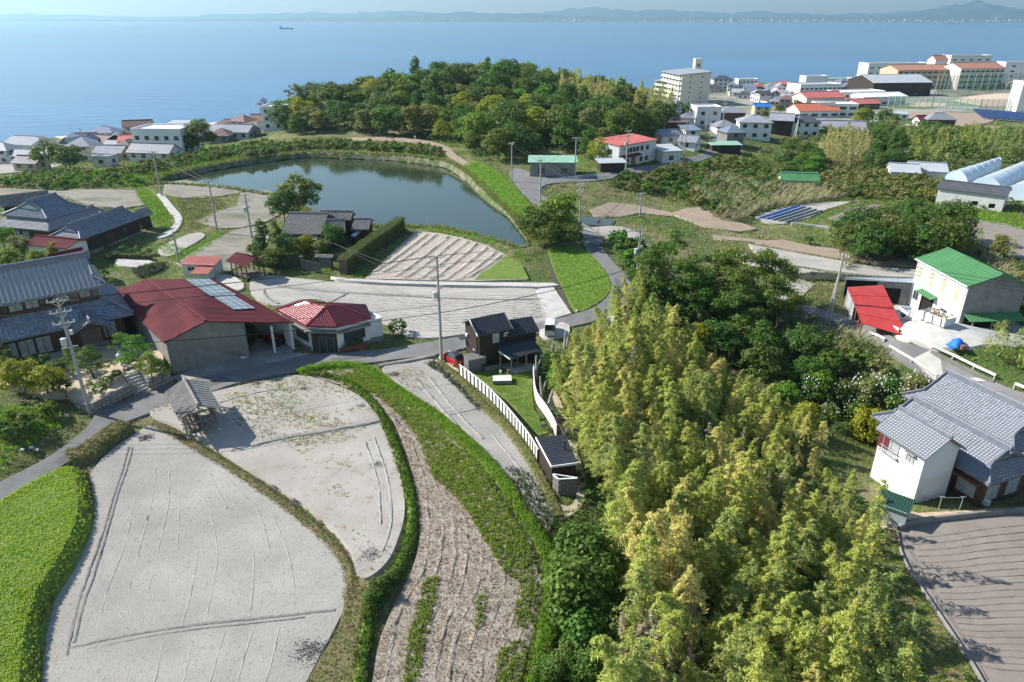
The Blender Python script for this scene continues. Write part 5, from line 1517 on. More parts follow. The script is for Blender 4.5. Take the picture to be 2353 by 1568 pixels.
def guardrail(label, pts, h=.75, sp=2.2, m=None, two=False, group='guard rails along the roads', dz=.1, w=.34):
    q = gp(pts, n=5, closed=False)
    L = np.concatenate([[0], np.cumsum(np.hypot(*np.diff(q, axis=0).T))])
    n_ = max(2, int(L[-1] / sp))
    t = np.linspace(0, L[-1], n_ + 1)
    q = np.stack([np.interp(t, L, q[:, i]) for i in (0, 1)], 1)
    z = TZ(q) + dz
    f = thing('guard_rail', label, 'guard rail', (q[0][0], q[0][1], z[0]), group=group)
    P = [Vector((q[i][0], q[i][1], z[i])) - f.location for i in range(n_ + 1)]
    for p in P:
        MB().tube([p + Vector((0, .08, -.4)), p + Vector((0, .08, h - .05))], .06, 6).build('post', m or m_frw, f)
    rl = MB()
    for a, b in zip(P, P[1:]):
        rl.beam(a + Vector((0, 0, h - w / 2)), b + Vector((0, 0, h - w / 2)), .05, w)
        rl.beam(a + Vector((0, -.04, h - w * .25)), b + Vector((0, -.04, h - w * .25)), .05, w * .3)
        if two:
            rl.beam(a + Vector((0, 0, h - w - .25)), b + Vector((0, 0, h - w - .25)), .05, .08)
    rl.build('rail', m or m_frw, f)
guardrail('white guard rail on the stream side of the bridge', [(2042,806),(2095,838),(2150,874)])
guardrail('white guard rail on the bamboo side of the bridge', [(2140,806),(2210,838),(2284,874)])
guardrail('white guard rail running down from the bridge above the retaining wall', [(2154,879),(2200,892),(2246,904)])
guardrail('short white guard rail before the bridge beside reeds', [(1996,774),(2012,780),(2030,790)])
guardrail('white guard rail in front of the red roofed shed', [(1993,744),(2028,756),(2063,768)])
guardrail('white guard rail at the frame edge past the bridge', [(2330,894),(2380,914),(2440,938)])
guardrail('white guard rail beside the small bush and net field', [(1818,520),(1870,526),(1932,535)])
guardrail('blue white guard rail curving round the road bend', [(1240,434),(1262,422),(1310,415),(1350,410),(1384,406)], h=.8, two=True, m=mat('pale blue paint', (.45, .55, .68)), w=.14)
guardrail('long grey guard rail along the reeds beyond the net field', [(1735,478),(1800,465),(1870,460),(1930,458),(1972,450)], m=m_alu)

# ---------------------------------------------------------------- the town along the shore
FR = {'grey': m_tile, 'blue': m_tileb, 'brown': mat('brown tile', (.16, .10, .085), (.21, .14, .12), scale=1, rough=.5), 'red': m_redfade, 'dred': m_redm, 'orange': mat('orange red tile', (.48, .13, .07), (.54, .18, .11), scale=.6, rough=.6), 'green': m_greenp, 'silver': mat('pale roof sheet', (.38, .40, .42), (.44, .46, .48), scale=.3, rough=.5),
      'white': m_white, 'cobalt': mat('blue sheet roof', (.03, .16, .42), rough=.5), 'hotel': mat('terracotta roof', (.36, .17, .12), (.42, .21, .15), scale=.4), 'lilac': mat('lilac grey tile', (.27, .27, .31), (.32, .33, .36), scale=.8, rough=.4), 'dark': mat('slate roof', (.07, .075, .085), (.095, .10, .11), scale=.7, rough=.5)}
FW = {'white': m_white, 'cream': m_cream, 'grey': m_greyw, 'brown': m_brownw, 'beige': m_beigew, 'orange': m_orange, 'stain': m_whited, 'dark': m_burnt}
def fb(name, label, x0, x1, y1, he, depth, yaw=0.0, hr=1.6, roof='grey', wall='white', style='gable', cat='house', floors=None, group=None, dz=0.0, winw=1.3, wins='fr', nwin=None, ov=.5, extra=None, zg=None):
    """a building whose near face stands on frame columns x0..x1 at frame row y1; he is its eave height in metres"""
    xc = (x0 + x1) / 2
    P = g(xc, y1) if zg is None else U(xc, y1, zg)
    mpp = (P - cam.location).length / FPX
    L = max(2.5, (x1 - x0) * mpp / max(.5, math.cos(R(yaw))))
    yw = R(yaw)
    n_ = Vector((-math.sin(yw), math.cos(yw), 0))
    c_ = P + n_ * depth / 2
    t = thing(name, label, cat, (c_.x, c_.y, P.z + dz), yw, group)
    walls(t, L, depth, he, FW[wall], gab=(he + hr - .1) if style == 'gable' else 0, z0=-2.5)
    if style == 'gable':
        slopes(t, gable(L, depth, he, he + hr, ov, ov * .8), FR[roof], t=.15)
        MB().beam((-L / 2 - ov * .8, 0, he + hr + .1), (L / 2 + ov * .8, 0, he + hr + .1), .35, .25).build('ridge', FR[roof], t)
    elif style == 'hip':
        slopes(t, hip(L, depth, he, he + hr, ov), FR[roof], t=.15)
        r_ = max(L - depth, .4) / 2
        MB().beam((-r_, 0, he + hr + .05), (r_, 0, he + hr + .05), .35, .22).build('ridge', FR[roof], t)
    elif style == 'flat':
        MB().bx(-L / 2 - .15, L / 2 + .15, -depth / 2 - .15, depth / 2 + .15, he, he + .25).build('roof', FR[roof], t)
        for a in ((-L / 2, L / 2, -depth / 2 - .1, -depth / 2 + .15), (-L / 2, L / 2, depth / 2 - .15, depth / 2 + .1), (-L / 2 - .1, -L / 2 + .15, -depth / 2 + .15, depth / 2 - .15), (L / 2 - .15, L / 2 + .1, -depth / 2 + .15, depth / 2 - .15)):
            MB().bx(*a, he + .25, he + .75).build('parapet', FW[wall], t)
    elif style == 'shed':
        slopes(t, [[(-L / 2 - ov, -depth / 2 - ov, he), (L / 2 + ov, -depth / 2 - ov, he), (L / 2 + ov, depth / 2 + ov, he + hr), (-L / 2 - ov, depth / 2 + ov, he + hr)]], FR[roof], t=.15)
        if hr > .3:
            MB().add([(-L / 2, -depth / 2, he - .2), (L / 2, -depth / 2, he - .2), (L / 2, depth / 2, he - .2), (-L / 2, depth / 2, he - .2), (-L / 2, depth / 2, he + hr - .2), (L / 2, depth / 2, he + hr - .2)], [(0, 1, 5, 4), (2, 3, 4, 5), (1, 2, 5), (3, 0, 4), (3, 2, 1, 0)]).build('upper_wall', FW[wall], t)
    fl = floors or max(1, round(he / 2.9))
    for face in wins:
        S = L if face in 'fb' else depth
        nn = nwin if nwin and face == 'f' else max(1, min(8, int(S / 3)))
        for k in range(fl):
            for i in range(nn):
                u = -S / 2 + S * (i + .5) / nn
                w = min(winw, S / nn * .7)
                panel(t, face, L, depth, u - w / 2, u + w / 2, he / fl * k + .9, he / fl * k + min(2.1, he / fl - .35), m_glass, 'window', t=.06)
    if extra:
        extra(t, L, depth)
    return t
def balconies(t, L, W):
    fl, he = 5, 14.5
    for k in range(1, fl):
        z = he / fl * k
        MB().bx(-L / 2, L / 2, -W / 2 - 1.3, -W / 2, z - .15, z).build('balcony_floor', m_white, t)
        MB().bx(-L / 2, L / 2, -W / 2 - 1.4, -W / 2 - 1.28, z - .15, z + 1.0).build('balcony_rail', m_cream, t)
def stairs(t, L, W):
    for k in range(4):
        MB().bx(-L / 2 - 1.6, -L / 2, -W / 4, W / 4, 3 + k * 2.9, 3.9 + k * 2.9).build('landing', m_cream, t)

c_, rz, L, W = fit((1508,184), (1545,188), (1566,178), 2.5)
def apartment(name, label, c_, rz, L, W, zt, z0, hr, fl, bal):
    t = thing(name, label, 'apartments', (c_.x, c_.y, z0), rz)
    he = zt - z0
    walls(t, L, W, he, m_cream, z0=-2)
    slopes(t, [[(-L / 2 - .4, -W / 2 - 1.4, he), (L / 2 + .4, -W / 2 - 1.4, he), (L / 2 + .4, W / 2 + .4, he + hr), (-L / 2 - .4, W / 2 + .4, he + hr)]], FR['lilac'], t=.4)
    MB().add([(-L / 2, -W / 2, he - .2), (L / 2, -W / 2, he - .2), (L / 2, W / 2, he - .2), (-L / 2, W / 2, he - .2), (-L / 2, W / 2, he + hr - .4), (L / 2, W / 2, he + hr - .4)], [(0, 1, 5, 4), (2, 3, 4, 5), (1, 2, 5), (3, 0, 4), (3, 2, 1, 0)]).build('upper_wall', m_cream, t)
    for k in range(fl):
        z = he / fl * k
        if k:
            MB().bx(-L / 2, L / 2, -W / 2 - 1.3, -W / 2, z - .15, z).build('balcony_floor', m_white, t)
        MB().bx(-L / 2, L / 2, -W / 2 - 1.4, -W / 2 - 1.28, z - .15, z + 1.05).build('balcony_rail', m_cream, t)
        for i in range(6):
            u = -L / 2 + L * (i + .5) / 6
            panel(t, 'f', L, W, u - .8, u + .8, z + .2, z + 2.2, m_glass, 'window', t=.05)
        for i in range(2):
            u = W * (-.2 + .4 * i)
            panel(t, 'r', L, W, u - .4, u + .4, z + 1.0, z + 1.9, m_glass, 'window', t=.05)
    return t
z0a = -12.0
a1_ = apartment('apartment_block', 'lower cream apartment block with rows of balconies near the sea', c_, rz, L, max(W, 10), 2.5, z0a, 1.8, 5, True)
c2_, rz2, L2, W2 = fit((1525,163), (1568,172), (1590,163), 8.0)
apartment('apartment_block', 'taller cream apartment block rising behind the lower one', c2_, rz2, L2, max(W2, 9), 8.0, z0a, 1.6, 7, True)
tw3 = thing('stair_tower', 'slim cream stair tower beside the apartment blocks', 'tower', U(1596, 213, z0a), rz2)
walls(tw3, 5.0, 5.0, 23, m_cream, z0=-2)
MB().bx(-2.7, 2.7, -2.7, 2.7, 23, 23.4).build('roof', m_cream, tw3)
for k in range(5):
    panel(tw3, 'r', 5, 5, -1, 1, 2 + k * 4, 3.8 + k * 4, m_glass, 'window', t=.06)

# buildings along the road above the pond
def sawn(t, L, W):
    for i in range(4):
        panel(t, 'f', L, W, -L / 2 + .3 + i * .5, -L / 2 + .45 + i * .5, 0, 1.2, m_rust, 'rust_streak', t=.02)
c3_, rz3, L3, W3 = fit((1424,335), (1512,320), (1394,321), 8.2)
rb_ = thing('red_roof_building', 'weathered white two storey building with faded red roof on the road', 'building', (c3_.x, c3_.y, 2.3), rz3)
walls(rb_, L3 - .5, W3 - .5, 5.8, m_whited, z0=-1)
slopes(rb_, [[(-L3 / 2, -W3 / 2, 5.85), (L3 / 2, -W3 / 2, 5.85), (L3 / 2, W3 / 2, 6.5), (-L3 / 2, W3 / 2, 6.5)]], m_redfade, t=.2, cover='rib', step=.8)
for i, u in enumerate((-4.4, -3.0, -1.6, -.2, 1.6, 4.0)):
    win(rb_, 'f', L3 - .5, W3 - .5, u, 3.6, 1.1, 1.2, m_dkf, m_glass)
for u in (-4.2, 1.5, 3.8):
    win(rb_, 'f', L3 - .5, W3 - .5, u, .8, 1.2, 1.2, m_dkf, m_glass)
panel(rb_, 'f', L3 - .5, W3 - .5, -2.6, -.9, -.2, 2.4, m_rust, 'door')
slopes(rb_, [[(-L3 / 2, -W3 / 2 - 1.0, 2.75), (.5, -W3 / 2 - 1.0, 2.75), (.5, -W3 / 2 + .2, 3.2), (-L3 / 2, -W3 / 2 + .2, 3.2)]], m_redm, t=.1, name='canopy')
win(rb_, 'l', L3 - .5, W3 - .5, 1.0, 3.3, 1.6, 1.3, m_dkf, m_glass)
fb('green_roof_store', 'long grey store with pale green roof above the pond dike', 1219, 1321, 407, 3.6, 6, -2, .5, 'green', 'grey', 'shed', 'shed', 1, winw=1.6, nwin=2, wins='f')
fb('block_shed', 'grey block shed with weathered flat roof next to the red roofed building', 1521, 1562, 376, 3.4, 7, 14, .6, 'silver', 'stain', 'shed', 'shed', 1, wins='f')
fb('lattice_shed', 'small dark timber shed in front of the red roofed building', 1380, 1434, 396, 2.4, 3.5, 8, .4, 'silver', 'dark', 'shed', 'shed', 1, wins='')
HOUSES = [
 ('red_brown_house', 'dark house with red brown hip roof at the forest edge', 1537,1572,312,4.5,7,-4,1.6,'brown','brown','hip'),
 ('lean_roof_house', 'low house with blue grey roof beside the block shed', 1520,1560,332,2.8,6,12,1.2,'blue','stain','gable'),
 ('solar_roof_house', 'house with blue panelled roof beside the road bend', 1575,1605,334,4.6,6,10,.8,'blue','stain','shed'),
 ('grey_gable_house', 'small grey gabled house behind the green carport', 1560,1592,345,2.6,6,-30,1.3,'grey','white','gable'),
 ('modern_white_house', 'flat roofed white house with red brick pillar', 1600,1652,292,6.2,8,4,0,'white','white','flat'),
 ('brown_tile_house', 'two storey brown house with grey tiled hip roof past the white flat house', 1655,1706,290,5.6,8,-5,1.9,'grey','brown','hip'),
 ('low_tile_house', 'low house with grey hip roof in front of the brown one', 1648,1692,312,3.2,7,6,1.6,'grey','cream','hip'),
 ('white_villa', 'large white two storey villa with grey hip roof and balcony', 1700,1764,321,5.8,8,-8,1.7,'lilac','white','hip'),
 ('blue_roof_house', 'grey house with dark blue hip roof beside the road', 1668,1706,340,5.0,6.5,12,1.6,'blue','grey','hip'),
 ('green_carport', 'open ivy covered carport with pale green roof', 1637,1698,352,2.5,5,2,.3,'green','dark','shed'),
 ('tarp_house', 'house with bright blue sheeted roof at the far bend', 1735,1766,268,4.6,7,-4,1.3,'cobalt','beige','gable'),
 ('lilac_roof_house', 'wooden house with lilac grey tiles left of the slate roofed villa', 1770,1812,310,5.2,7,-20,1.8,'lilac','dark','gable'),
 ('slate_villa', 'white two storey villa with dark slate hip roof', 1806,1874,316,5.6,7.5,-6,1.8,'dark','white','hip'),
 ('long_tile_house', 'long low house with lilac striped tiled roof behind tan bamboo', 1878,1975,318,3.4,8,-10,2.4,'lilac','cream','gable'),
 ('solar_farmhouse', 'grey house with panelled roof below the hill', 1487,1545,262,3.4,9,-16,1.6,'lilac','stain','gable'),
 ('grey_tile_house', 'grey tiled house below the panelled roof', 1508,1560,276,3.0,7,-6,1.8,'grey','stain','gable'),
 ('flat_house', 'small tiled house behind the red brown roof', 1565,1590,295,3.6,6,-10,1.4,'grey','white','hip'),
 ('hip_roof_villa', 'tall white villa with dark hip roof standing near the sea', 1640,1680,206,7.5,9,0,2.2,'dark','white','hip'),
 ('white_terrace_house', 'white terraced house with roof box near the shore', 1697,1738,204,6.5,9,2,0,'white','white','flat'),
 ('farmhouse_white_gable', 'white gabled farmhouse with grey tiles among the brown fields', 2112,2140,292,3.0,5,6,1.4,'dred','white','gable'),
 ('farmhouse_tiles', 'grey tiled farmhouse beside the white gabled one', 2136,2186,294,3.6,7,-4,2.0,'grey','brown','hip'),
 ('low_farm_shed', 'pale low shed in the fields below the nets', 2050,2082,276,2.6,5,-8,.6,'silver','white','shed'),
]
for h in HOUSES:
    nm, lab, x0, x1, y1, hh, dp, yw, hr, rf_, wl_, stl = h
    fb(nm, lab, x0, x1, y1, hh, dp, yw, hr, rf_, wl_, stl)
BIG = [
 ('school_block', 'long white two storey school block with window bands', 1838,1928,223,7.5,16,13,0,'silver','white','flat',2,9),
 ('school_wing', 'white school wing with many windows in front of the gymnasium', 1930,2028,240,6.5,13,14,0,'white','white','flat',2,10),
 ('red_roof_hall', 'cream hall with long red roof below the school', 1852,1936,250,6.0,14,12,2.4,'red','cream','gable',1,6),
 ('tile_hall', 'low building with orange red tiled roof beside the round trees', 1838,1925,272,3.6,12,8,2.6,'orange','white','gable',1,4),
 ('white_office', 'flat white office block beside the orange roofed hall', 1884,1960,270,5.5,12,-6,0,'white','white','flat',2,4),
 ('white_hall', 'low white hall with long pale roof beside the sports nets', 1984,2078,243,5.0,14,13,1.5,'white','white','gable',1,5),
 ('small_red_hall', 'small hall with dark red roof among trees', 1962,2018,252,3.2,9,10,2.0,'red','brown','gable',1,3),
 ('gymnasium', 'large grey gymnasium with wide pale barrel roof', 2010,2128,222,9.0,32,6,4.0,'silver','dark','gable',1,2),
 ('hotel_wing', 'long hotel wing with terracotta roof and rows of windows', 2062,2182,205,14,22,9,3.0,'hotel','beige','gable',4,10),
 ('hotel_block', 'white gabled hotel block with terracotta roof right of the long wing', 2202,2294,205,15,20,12,3.5,'hotel','cream','gable',4,9),
 ('seaside_block', 'flat white block behind the hotel wing facing the sea', 1998,2120,186,14,16,6,0,'silver','white','flat',3,8),
 ('grey_seaside_block', 'grey and white flat block behind the hotel roofs', 2182,2260,180,19,14,4,0,'silver','white','flat',4,5),
 ('edge_block', 'pale flat block at the frame edge near the sea', 2314,2400,192,16,14,-3,0,'silver','white','flat',4,3),
 ('tall_edge_building', 'tall bright white building cut by the frame edge', 2342,2400,258,14,8,0,0,'white','white','flat',6,1),
 ('blue_pool_hall', 'white low building with pale green roof near the shore', 1892,1962,196,4.5,14,8,0,'green','white','flat',1,4),
]
for h in BIG:
    nm, lab, x0, x1, y1, hh, dp, yw, hr, rf_, wl_, stl, fl, nw = h
    fb(nm, lab, x0, x1, y1, hh, dp, yw, hr, rf_, wl_, stl, 'building', fl, winw=3.2, nwin=nw)
fb('hotel_tower', 'small gabled tower with terracotta roof above the hotel', 2138, 2164, 196, 19.5, 9, 12, 3.0, 'hotel', 'white', 'gable', 'tower', 1, wins='')
fb('roof_box', 'white stair house behind the white school block', 1848, 1896, 214, 11, 8, 13, 0, 'white', 'white', 'flat', 'building', 1, wins='f', nwin=1)
LEFT = [
 ('navy_hip_house', 'two storey house with navy hip roof at the water edge', 206,262,335,5.4,9,-8,2.0,'blue','white','hip'),
 ('orange_house', 'ochre house with split slanting roof by the shore', 298,346,322,6.2,7,20,2.0,'brown','orange','gable'),
 ('white_block_house', 'large white flat roofed house with balconies by the shore', 318,418,357,7.0,11,-4,0,'white','white','flat'),
 ('roof_room', 'white upper storey on the flat roofed shore house', 352,414,340,6.0,6,-4,0,'silver','white','flat'),
 ('red_gable_house', 'grey house with red roof left of the white flat house', 282,320,352,4.4,7,10,1.4,'red','grey','gable'),
 ('brown_gable_house', 'house with brown purple gable roof behind the spreading tree', 205,260,352,4.2,8,-18,1.8,'brown','white','gable'),
 ('brown_row_house', 'low brown roofed house beside navy roof house', 178,215,338,3.6,7,12,1.6,'brown','stain','gable'),
 ('white_shore_house', 'white two storey house on the beach wall', 394,434,308,5.0,6,-2,.5,'silver','stain','shed'),
 ('brown_tile_shore_house', 'wide brown tiled house beside the beach wall', 492,575,312,4.0,8,-6,2.2,'brown','white','hip'),
 ('green_trim_house', 'brown gabled house with green ridge near the beach', 548,590,304,3.6,7,-14,1.8,'brown','beige','gable'),
 ('low_grey_house', 'low wide grey roofed house under the dike trees', 510,570,322,2.8,8,-8,1.8,'lilac','stain','gable'),
 ('white_cube_house', 'white cube house at the foot of the wooded hill', 606,652,300,7.5,8,-4,0,'white','white','flat'),
 ('maroon_roof_house', 'house with maroon tiled roof next to the white cube', 575,606,302,3.8,7,-6,1.8,'brown','stain','gable'),
 ('grey_warehouse', 'long grey roofed warehouse at the frame edge by the sea', 12,75,352,3.4,12,-14,2.2,'lilac','stain','gable'),
 ('lower_grey_store', 'low grey store behind the spreading tree', 24,66,377,2.6,7,-14,1.4,'grey','stain','gable'),
 ('edge_tile_house', 'grey tiled house cut by the frame edge', -20,20,378,4.6,7,-5,1.8,'grey','stain','hip'),
 ('tiled_row_house', 'small tiled house under the spreading tree', 36,84,394,2.4,5,-10,1.3,'dark','beige','gable'),
 ('long_shore_roof', 'house with long striped grey tile roof below the dike', 300,388,371,2.6,6,-10,1.8,'grey','stain','gable'),
 ('grey_low_roof', 'house with wide pale grey roof beside the spreading tree', 224,278,372,2.8,6,-4,1.4,'lilac','beige','gable'),
 ('white_low_store', 'low white flat store in front of the grey roofs', 218,252,384,2.2,4,-4,0,'silver','stain','flat'),
 ('dark_brown_house', 'dark brown roofed house behind the white flat house', 255,300,342,3.8,7,8,1.7,'brown','stain','gable'),
 ('grey_shore_house', 'grey tiled house left of the beach wall', 260,296,332,3.6,7,6,1.6,'grey','stain','hip'),
]
for h in LEFT:
    nm, lab, x0, x1, y1, hh, dp, yw, hr, rf_, wl_, stl = h
    fb(nm, lab, x0, x1, y1, hh, dp, yw, hr, rf_, wl_, stl)
# the many small houses between them
RT = random.Random(21)
TOWN = [(np.array([list(g(x, y))[:2] for x, y in q_]), n_, w_) for q_, n_, w_ in (
    ([(1690,222),(1780,208),(1840,203),(1880,200),(1960,196),(1990,192),(1990,200),(1880,212),(1800,225),(1830,240),(1800,250),(1740,240)], 85, 'in the dense quarter by the sea'),
    ([(1600,205),(1640,207),(1690,206),(1690,214),(1620,216)], 6, 'beside the shore road'),
    ([(2300,200),(2353,196),(2420,196),(2420,205),(2330,208)], 6, 'behind the sports nets'),
    ([(100,360),(200,345),(330,335),(480,318),(600,300),(600,308),(500,330),(340,350),(200,372),(110,375)], 40, 'in the shore village below the dike'))]
for poly, n_, wh in TOWN:
    for p in darts(poly, 8.6, rg, cap=n_):
        rf_ = RT.choice(['grey', 'grey', 'blue', 'brown', 'lilac', 'dark', 'silver', 'red'])
        wl_ = RT.choice(['white', 'stain', 'cream', 'stain', 'beige', 'grey'])
        t = thing('town_house', 'small %s house with %s roof %s' % ({'stain': 'weathered white'}.get(wl_, wl_), {'lilac': 'lilac grey', 'dark': 'slate', 'blue': 'blue grey', 'silver': 'pale metal'}.get(rf_, rf_), wh), 'house', gvec(p), R(RT.uniform(-25, 25) + RT.choice([0, 90])), 'small houses ' + wh)
        L, W, he_ = RT.uniform(6.5, 9.5), RT.uniform(5.5, 7), RT.choice([2.8, 3.2, 5.2])
        walls(t, L, W, he_, FW[wl_], z0=-2)
        slopes(t, hip(L, W, he_, he_ + 1.8, .5) if RT.random() < .5 else gable(L, W, he_, he_ + 1.8, .5, .4), FR[rf_], t=.15)
        for face in 'fl':
            S = L if face == 'f' else W
            for k in range(2 if he_ > 4 else 1):
                for i in range(2):
                    u = S * (-.22 + .44 * i)
                    panel(t, face, L, W, u - .7, u + .7, 1.0 + 2.8 * k, 2.1 + 2.8 * k, m_glass, 'window', t=.05)

# greenhouses and the long barn
m_film = mat('greenhouse film', (.38, .47, .55), (.45, .53, .60), scale=.15, rough=.3, spec=.5)
gh0, gh1 = U(2180, 420, 1.2), U(2353, 438, 1.2)
for i, (a, b, c_, d_) in enumerate((((2172,408),(2282,378),(2300,384),(2222,420)), ((2232,424),(2330,388),(2370,396),(2300,436)), ((2310,440),(2400,402),(2440,412),(2380,452)))):
    A_, B_, C_, D_ = (U(*q_, .6) for q_ in (a, b, c_, d_))
    w = thing('greenhouse', 'tunnel greenhouse of pale blue film, %s' % ('farthest from the frame edge', 'middle one of three', 'nearest the frame edge')[i], 'greenhouse', (A_ + D_) / 2, group='tunnel greenhouses beside the long barn')
    V, F = [], []
    for s in range(13):
        t_ = s / 12
        p0_, p1_ = A_.lerp(B_, t_) - w.location, D_.lerp(C_, t_) - w.location
        for k in range(9):
            u = k / 8
            p = p0_.lerp(p1_, u)
            V.append((p.x, p.y, 1.9 * math.sin(math.pi * u) ** .7 + .4))
    for s in range(12):
        for k in range(8):
            F.append((s * 9 + k, s * 9 + k + 1, s * 9 + k + 10, s * 9 + k + 9))
    o = MB().add(V, F).build('film', m_film, w, smooth=True, fix=False)
    for s in (0, 12):
        MB().slab([Vector(V[s * 9 + k]) for k in range(9)] + [Vector(V[s * 9 + 8]) - Vector((0, 0, 2.4)), Vector(V[s * 9]) - Vector((0, 0, 2.4))], .05, up=(0, 1, 0)).build('end_wall', m_film, w)
    for s in range(0, 13, 2):
        MB().tube([Vector(V[s * 9 + k]) + Vector((0, 0, .04)) for k in range(9)], .05, 4).build('hoop', m_alu, w)
    for pa, pb in ((A_, B_), (D_, C_)):
        MB().slab([pa - w.location + Vector((0, 0, .45)), pb - w.location + Vector((0, 0, .45)), pb - w.location + Vector((.1, .1, .45)), pa - w.location + Vector((.1, .1, .45))], 2.6).build('side_wall', m_film, w)
lb = thing('long_barn', 'long rusty white barn with dark weathered roof before the greenhouses', 'barn', U(2200, 465, -1.4))
gpx(lb, (2152,432,2.2), (2316,452,2.2), (2150,412,3.4), (2330,433,3.4), FR['dark'], m_whited, None, z0=-1.2, rid=True)
for i, (px, py) in enumerate(((2236, 466), (2275, 472))):
    p = rel(lb, [U(px, py, .3)])[0]
    MB().box((p.x, p.y - .6, p.z), (1.2, .3, .9), R(-14)).build('window', m_void, lb)
for nm, lab, pp in (('ruined_greenhouse', 'derelict grey roofed hothouse beside the tunnel greenhouses', (2052, 2100, 415)), ('old_hothouse', 'pale old hothouse between the scrub and the barn', (2100, 2160, 412))):
    fb(nm, lab, *pp, 2.4, 8, -18, 1.4, 'silver', 'stain', 'gable', 'shed', 1, wins='')
fb('green_roof_hut', 'white hut with bright green roof in the scrub', 1800, 1872, 432, 2.2, 4.5, -8, 1.2, 'green', 'stain', 'gable', 'shed', 1, wins='')
[c for c in COL.objects if c.parent and c.parent.name == 'green_roof_hut' and c.name.startswith('roof')][0].data.materials[0] = m_green

# school field nets, solar farm, blue crop nets
m_net = mat('green net', (.06, .22, .16), rough=.8, alpha=.35)
m_pole = mat('grey pole', (.34, .33, .31), (.40, .39, .37), scale=3, rough=.8)
def net_fence(label, pts, h, n_):
    P = [g(x, y) for x, y in pts]
    t = thing('sports_net', label, 'net', P[0], group='sports nets round the school ground')
    for a, b in zip(P, P[1:]):
        a, b = a - t.location, b - t.location
        for i in range(n_ + 1):
            p = a.lerp(b, i / n_)
            MB().tube([p + Vector((0, 0, -.5)), p + Vector((0, 0, h))], .22, 5).build('post', m_pole, t)
        for i in range(n_):
            p, q_ = a.lerp(b, i / n_), a.lerp(b, (i + 1) / n_)
            MB().add([p + Vector((0, 0, .2)), q_ + Vector((0, 0, .2)), q_ + Vector((0, 0, h * .97)), p + Vector((0, 0, h * .97))], [(0, 1, 2, 3)]).build('net_panel', m_net, t)
net_fence('tall green net in front of the hotel buildings', [(2146,222),(2200,216),(2300,211),(2360,209)], 13, 6)
net_fence('lower green net along the near side of the school ground', [(2040,246),(2140,250),(2250,256),(2340,256)], 6, 7)
sol = thing('solar_farm', 'ground mounted dark blue solar panel field beside the school ground', 'solar panels', g(2300, 276))
for r_ in range(3):
    for i in range(12):
        P = g(2245 + i * 11 + r_ * 8, 262 + i * .9 + r_ * 6)
        p = P - sol.location
        pn = MB().slab([(p.x - 1.7, p.y - 1.6, p.z + .8), (p.x + 1.7, p.y - 1.6, p.z + .8), (p.x + 1.7, p.y + 1.6, p.z + 2.2), (p.x - 1.7, p.y + 1.6, p.z + 2.2)], .1).build('panel', mat('dark blue cells', (.03, .06, .16), (.05, .09, .20), scale=.5, rough=.25), sol)
        MB().bx(p.x - .1, p.x + .1, p.y - .1, p.y + .1, p.z - .4, p.z + 1.4).build('leg', m_alu, pn)
cn = thing('crop_net', 'blue netting stretched over crop rows beside the reeds', 'net', g(1800, 500))
m_bnet = mat('blue crop net', (.10, .19, .40), (.15, .26, .50), scale=1.5, rough=.8)
for i in range(5):
    a, b = rel(cn, [g(1745 + i * 15, 503 + i * 2.4), g(1835 + i * 13, 474 + i * 3.2)])
    mb = MB()
    for s in (-1, 1):
        mb.tube([a + Vector((s * .35, 0, .25)), b + Vector((s * .35, 0, .25))], .05, 4)
    mb.tube([a + Vector((0, 0, .12)), b + Vector((0, 0, .12))], .32, 6)
    mb.build('tunnel', m_bnet if i < 2 else mat('dark mulch film', (.12, .13, .14), rough=.35, spec=.5), cn)

# ---------------------------------------------------------------- plants
def leafmat(name, c, c2, tr=.42, isl=.35, orand=.25):
    return mat(name, c, c2, scale=.55, lo=.3, hi=.7, rough=.55, spec=.25, island=isl, orand=orand, trans=tr)
LM = {
 'dark': leafmat('dark evergreen leaves', (.085, .15, .028), (.125, .20, .04)),
 'mid': leafmat('mid green leaves', (.10, .18, .03), (.15, .235, .04)),
 'light': leafmat('fresh green leaves', (.13, .25, .025), (.19, .32, .035)),
 'lime': leafmat('yellow green leaves', (.26, .31, .025), (.33, .37, .035)),
 'olive': leafmat('olive leaves', (.19, .225, .065), (.26, .285, .09)),
 'bam': leafmat('bamboo leaves', (.38, .44, .09), (.51, .55, .13), tr=.38, orand=.08),
 'bamy': leafmat('yellowing bamboo leaves', (.60, .56, .17), (.70, .64, .23), tr=.38, orand=.06),
 'bamd': leafmat('dark green bamboo leaves', (.28, .35, .09), (.38, .44, .13), tr=.35, orand=.08),  # darker green variant of the bamboo leaf
 'tan': leafmat('tan bamboo leaves', (.42, .39, .15), (.52, .47, .21), tr=.3, orand=.08),
 'straw': leafmat('dry straw', (.36, .29, .19), (.46, .38, .27), tr=.15),
 'reed': leafmat('pampas blades', (.24, .26, .11), (.36, .35, .19), tr=.25),
 'grey': leafmat('grey twigs', (.20, .18, .15), (.27, .25, .21), tr=.1),
}
m_bark = mat('bark', (.10, .08, .06), (.16, .13, .10), scale=3, rough=.95)
m_culm = mat('bamboo culm', (.36, .33, .17), (.48, .44, .30), scale=2, rough=.6)
m_dead = mat('bleached dead wood', (.40, .37, .33), (.50, .47, .42), scale=3, rough=.9)

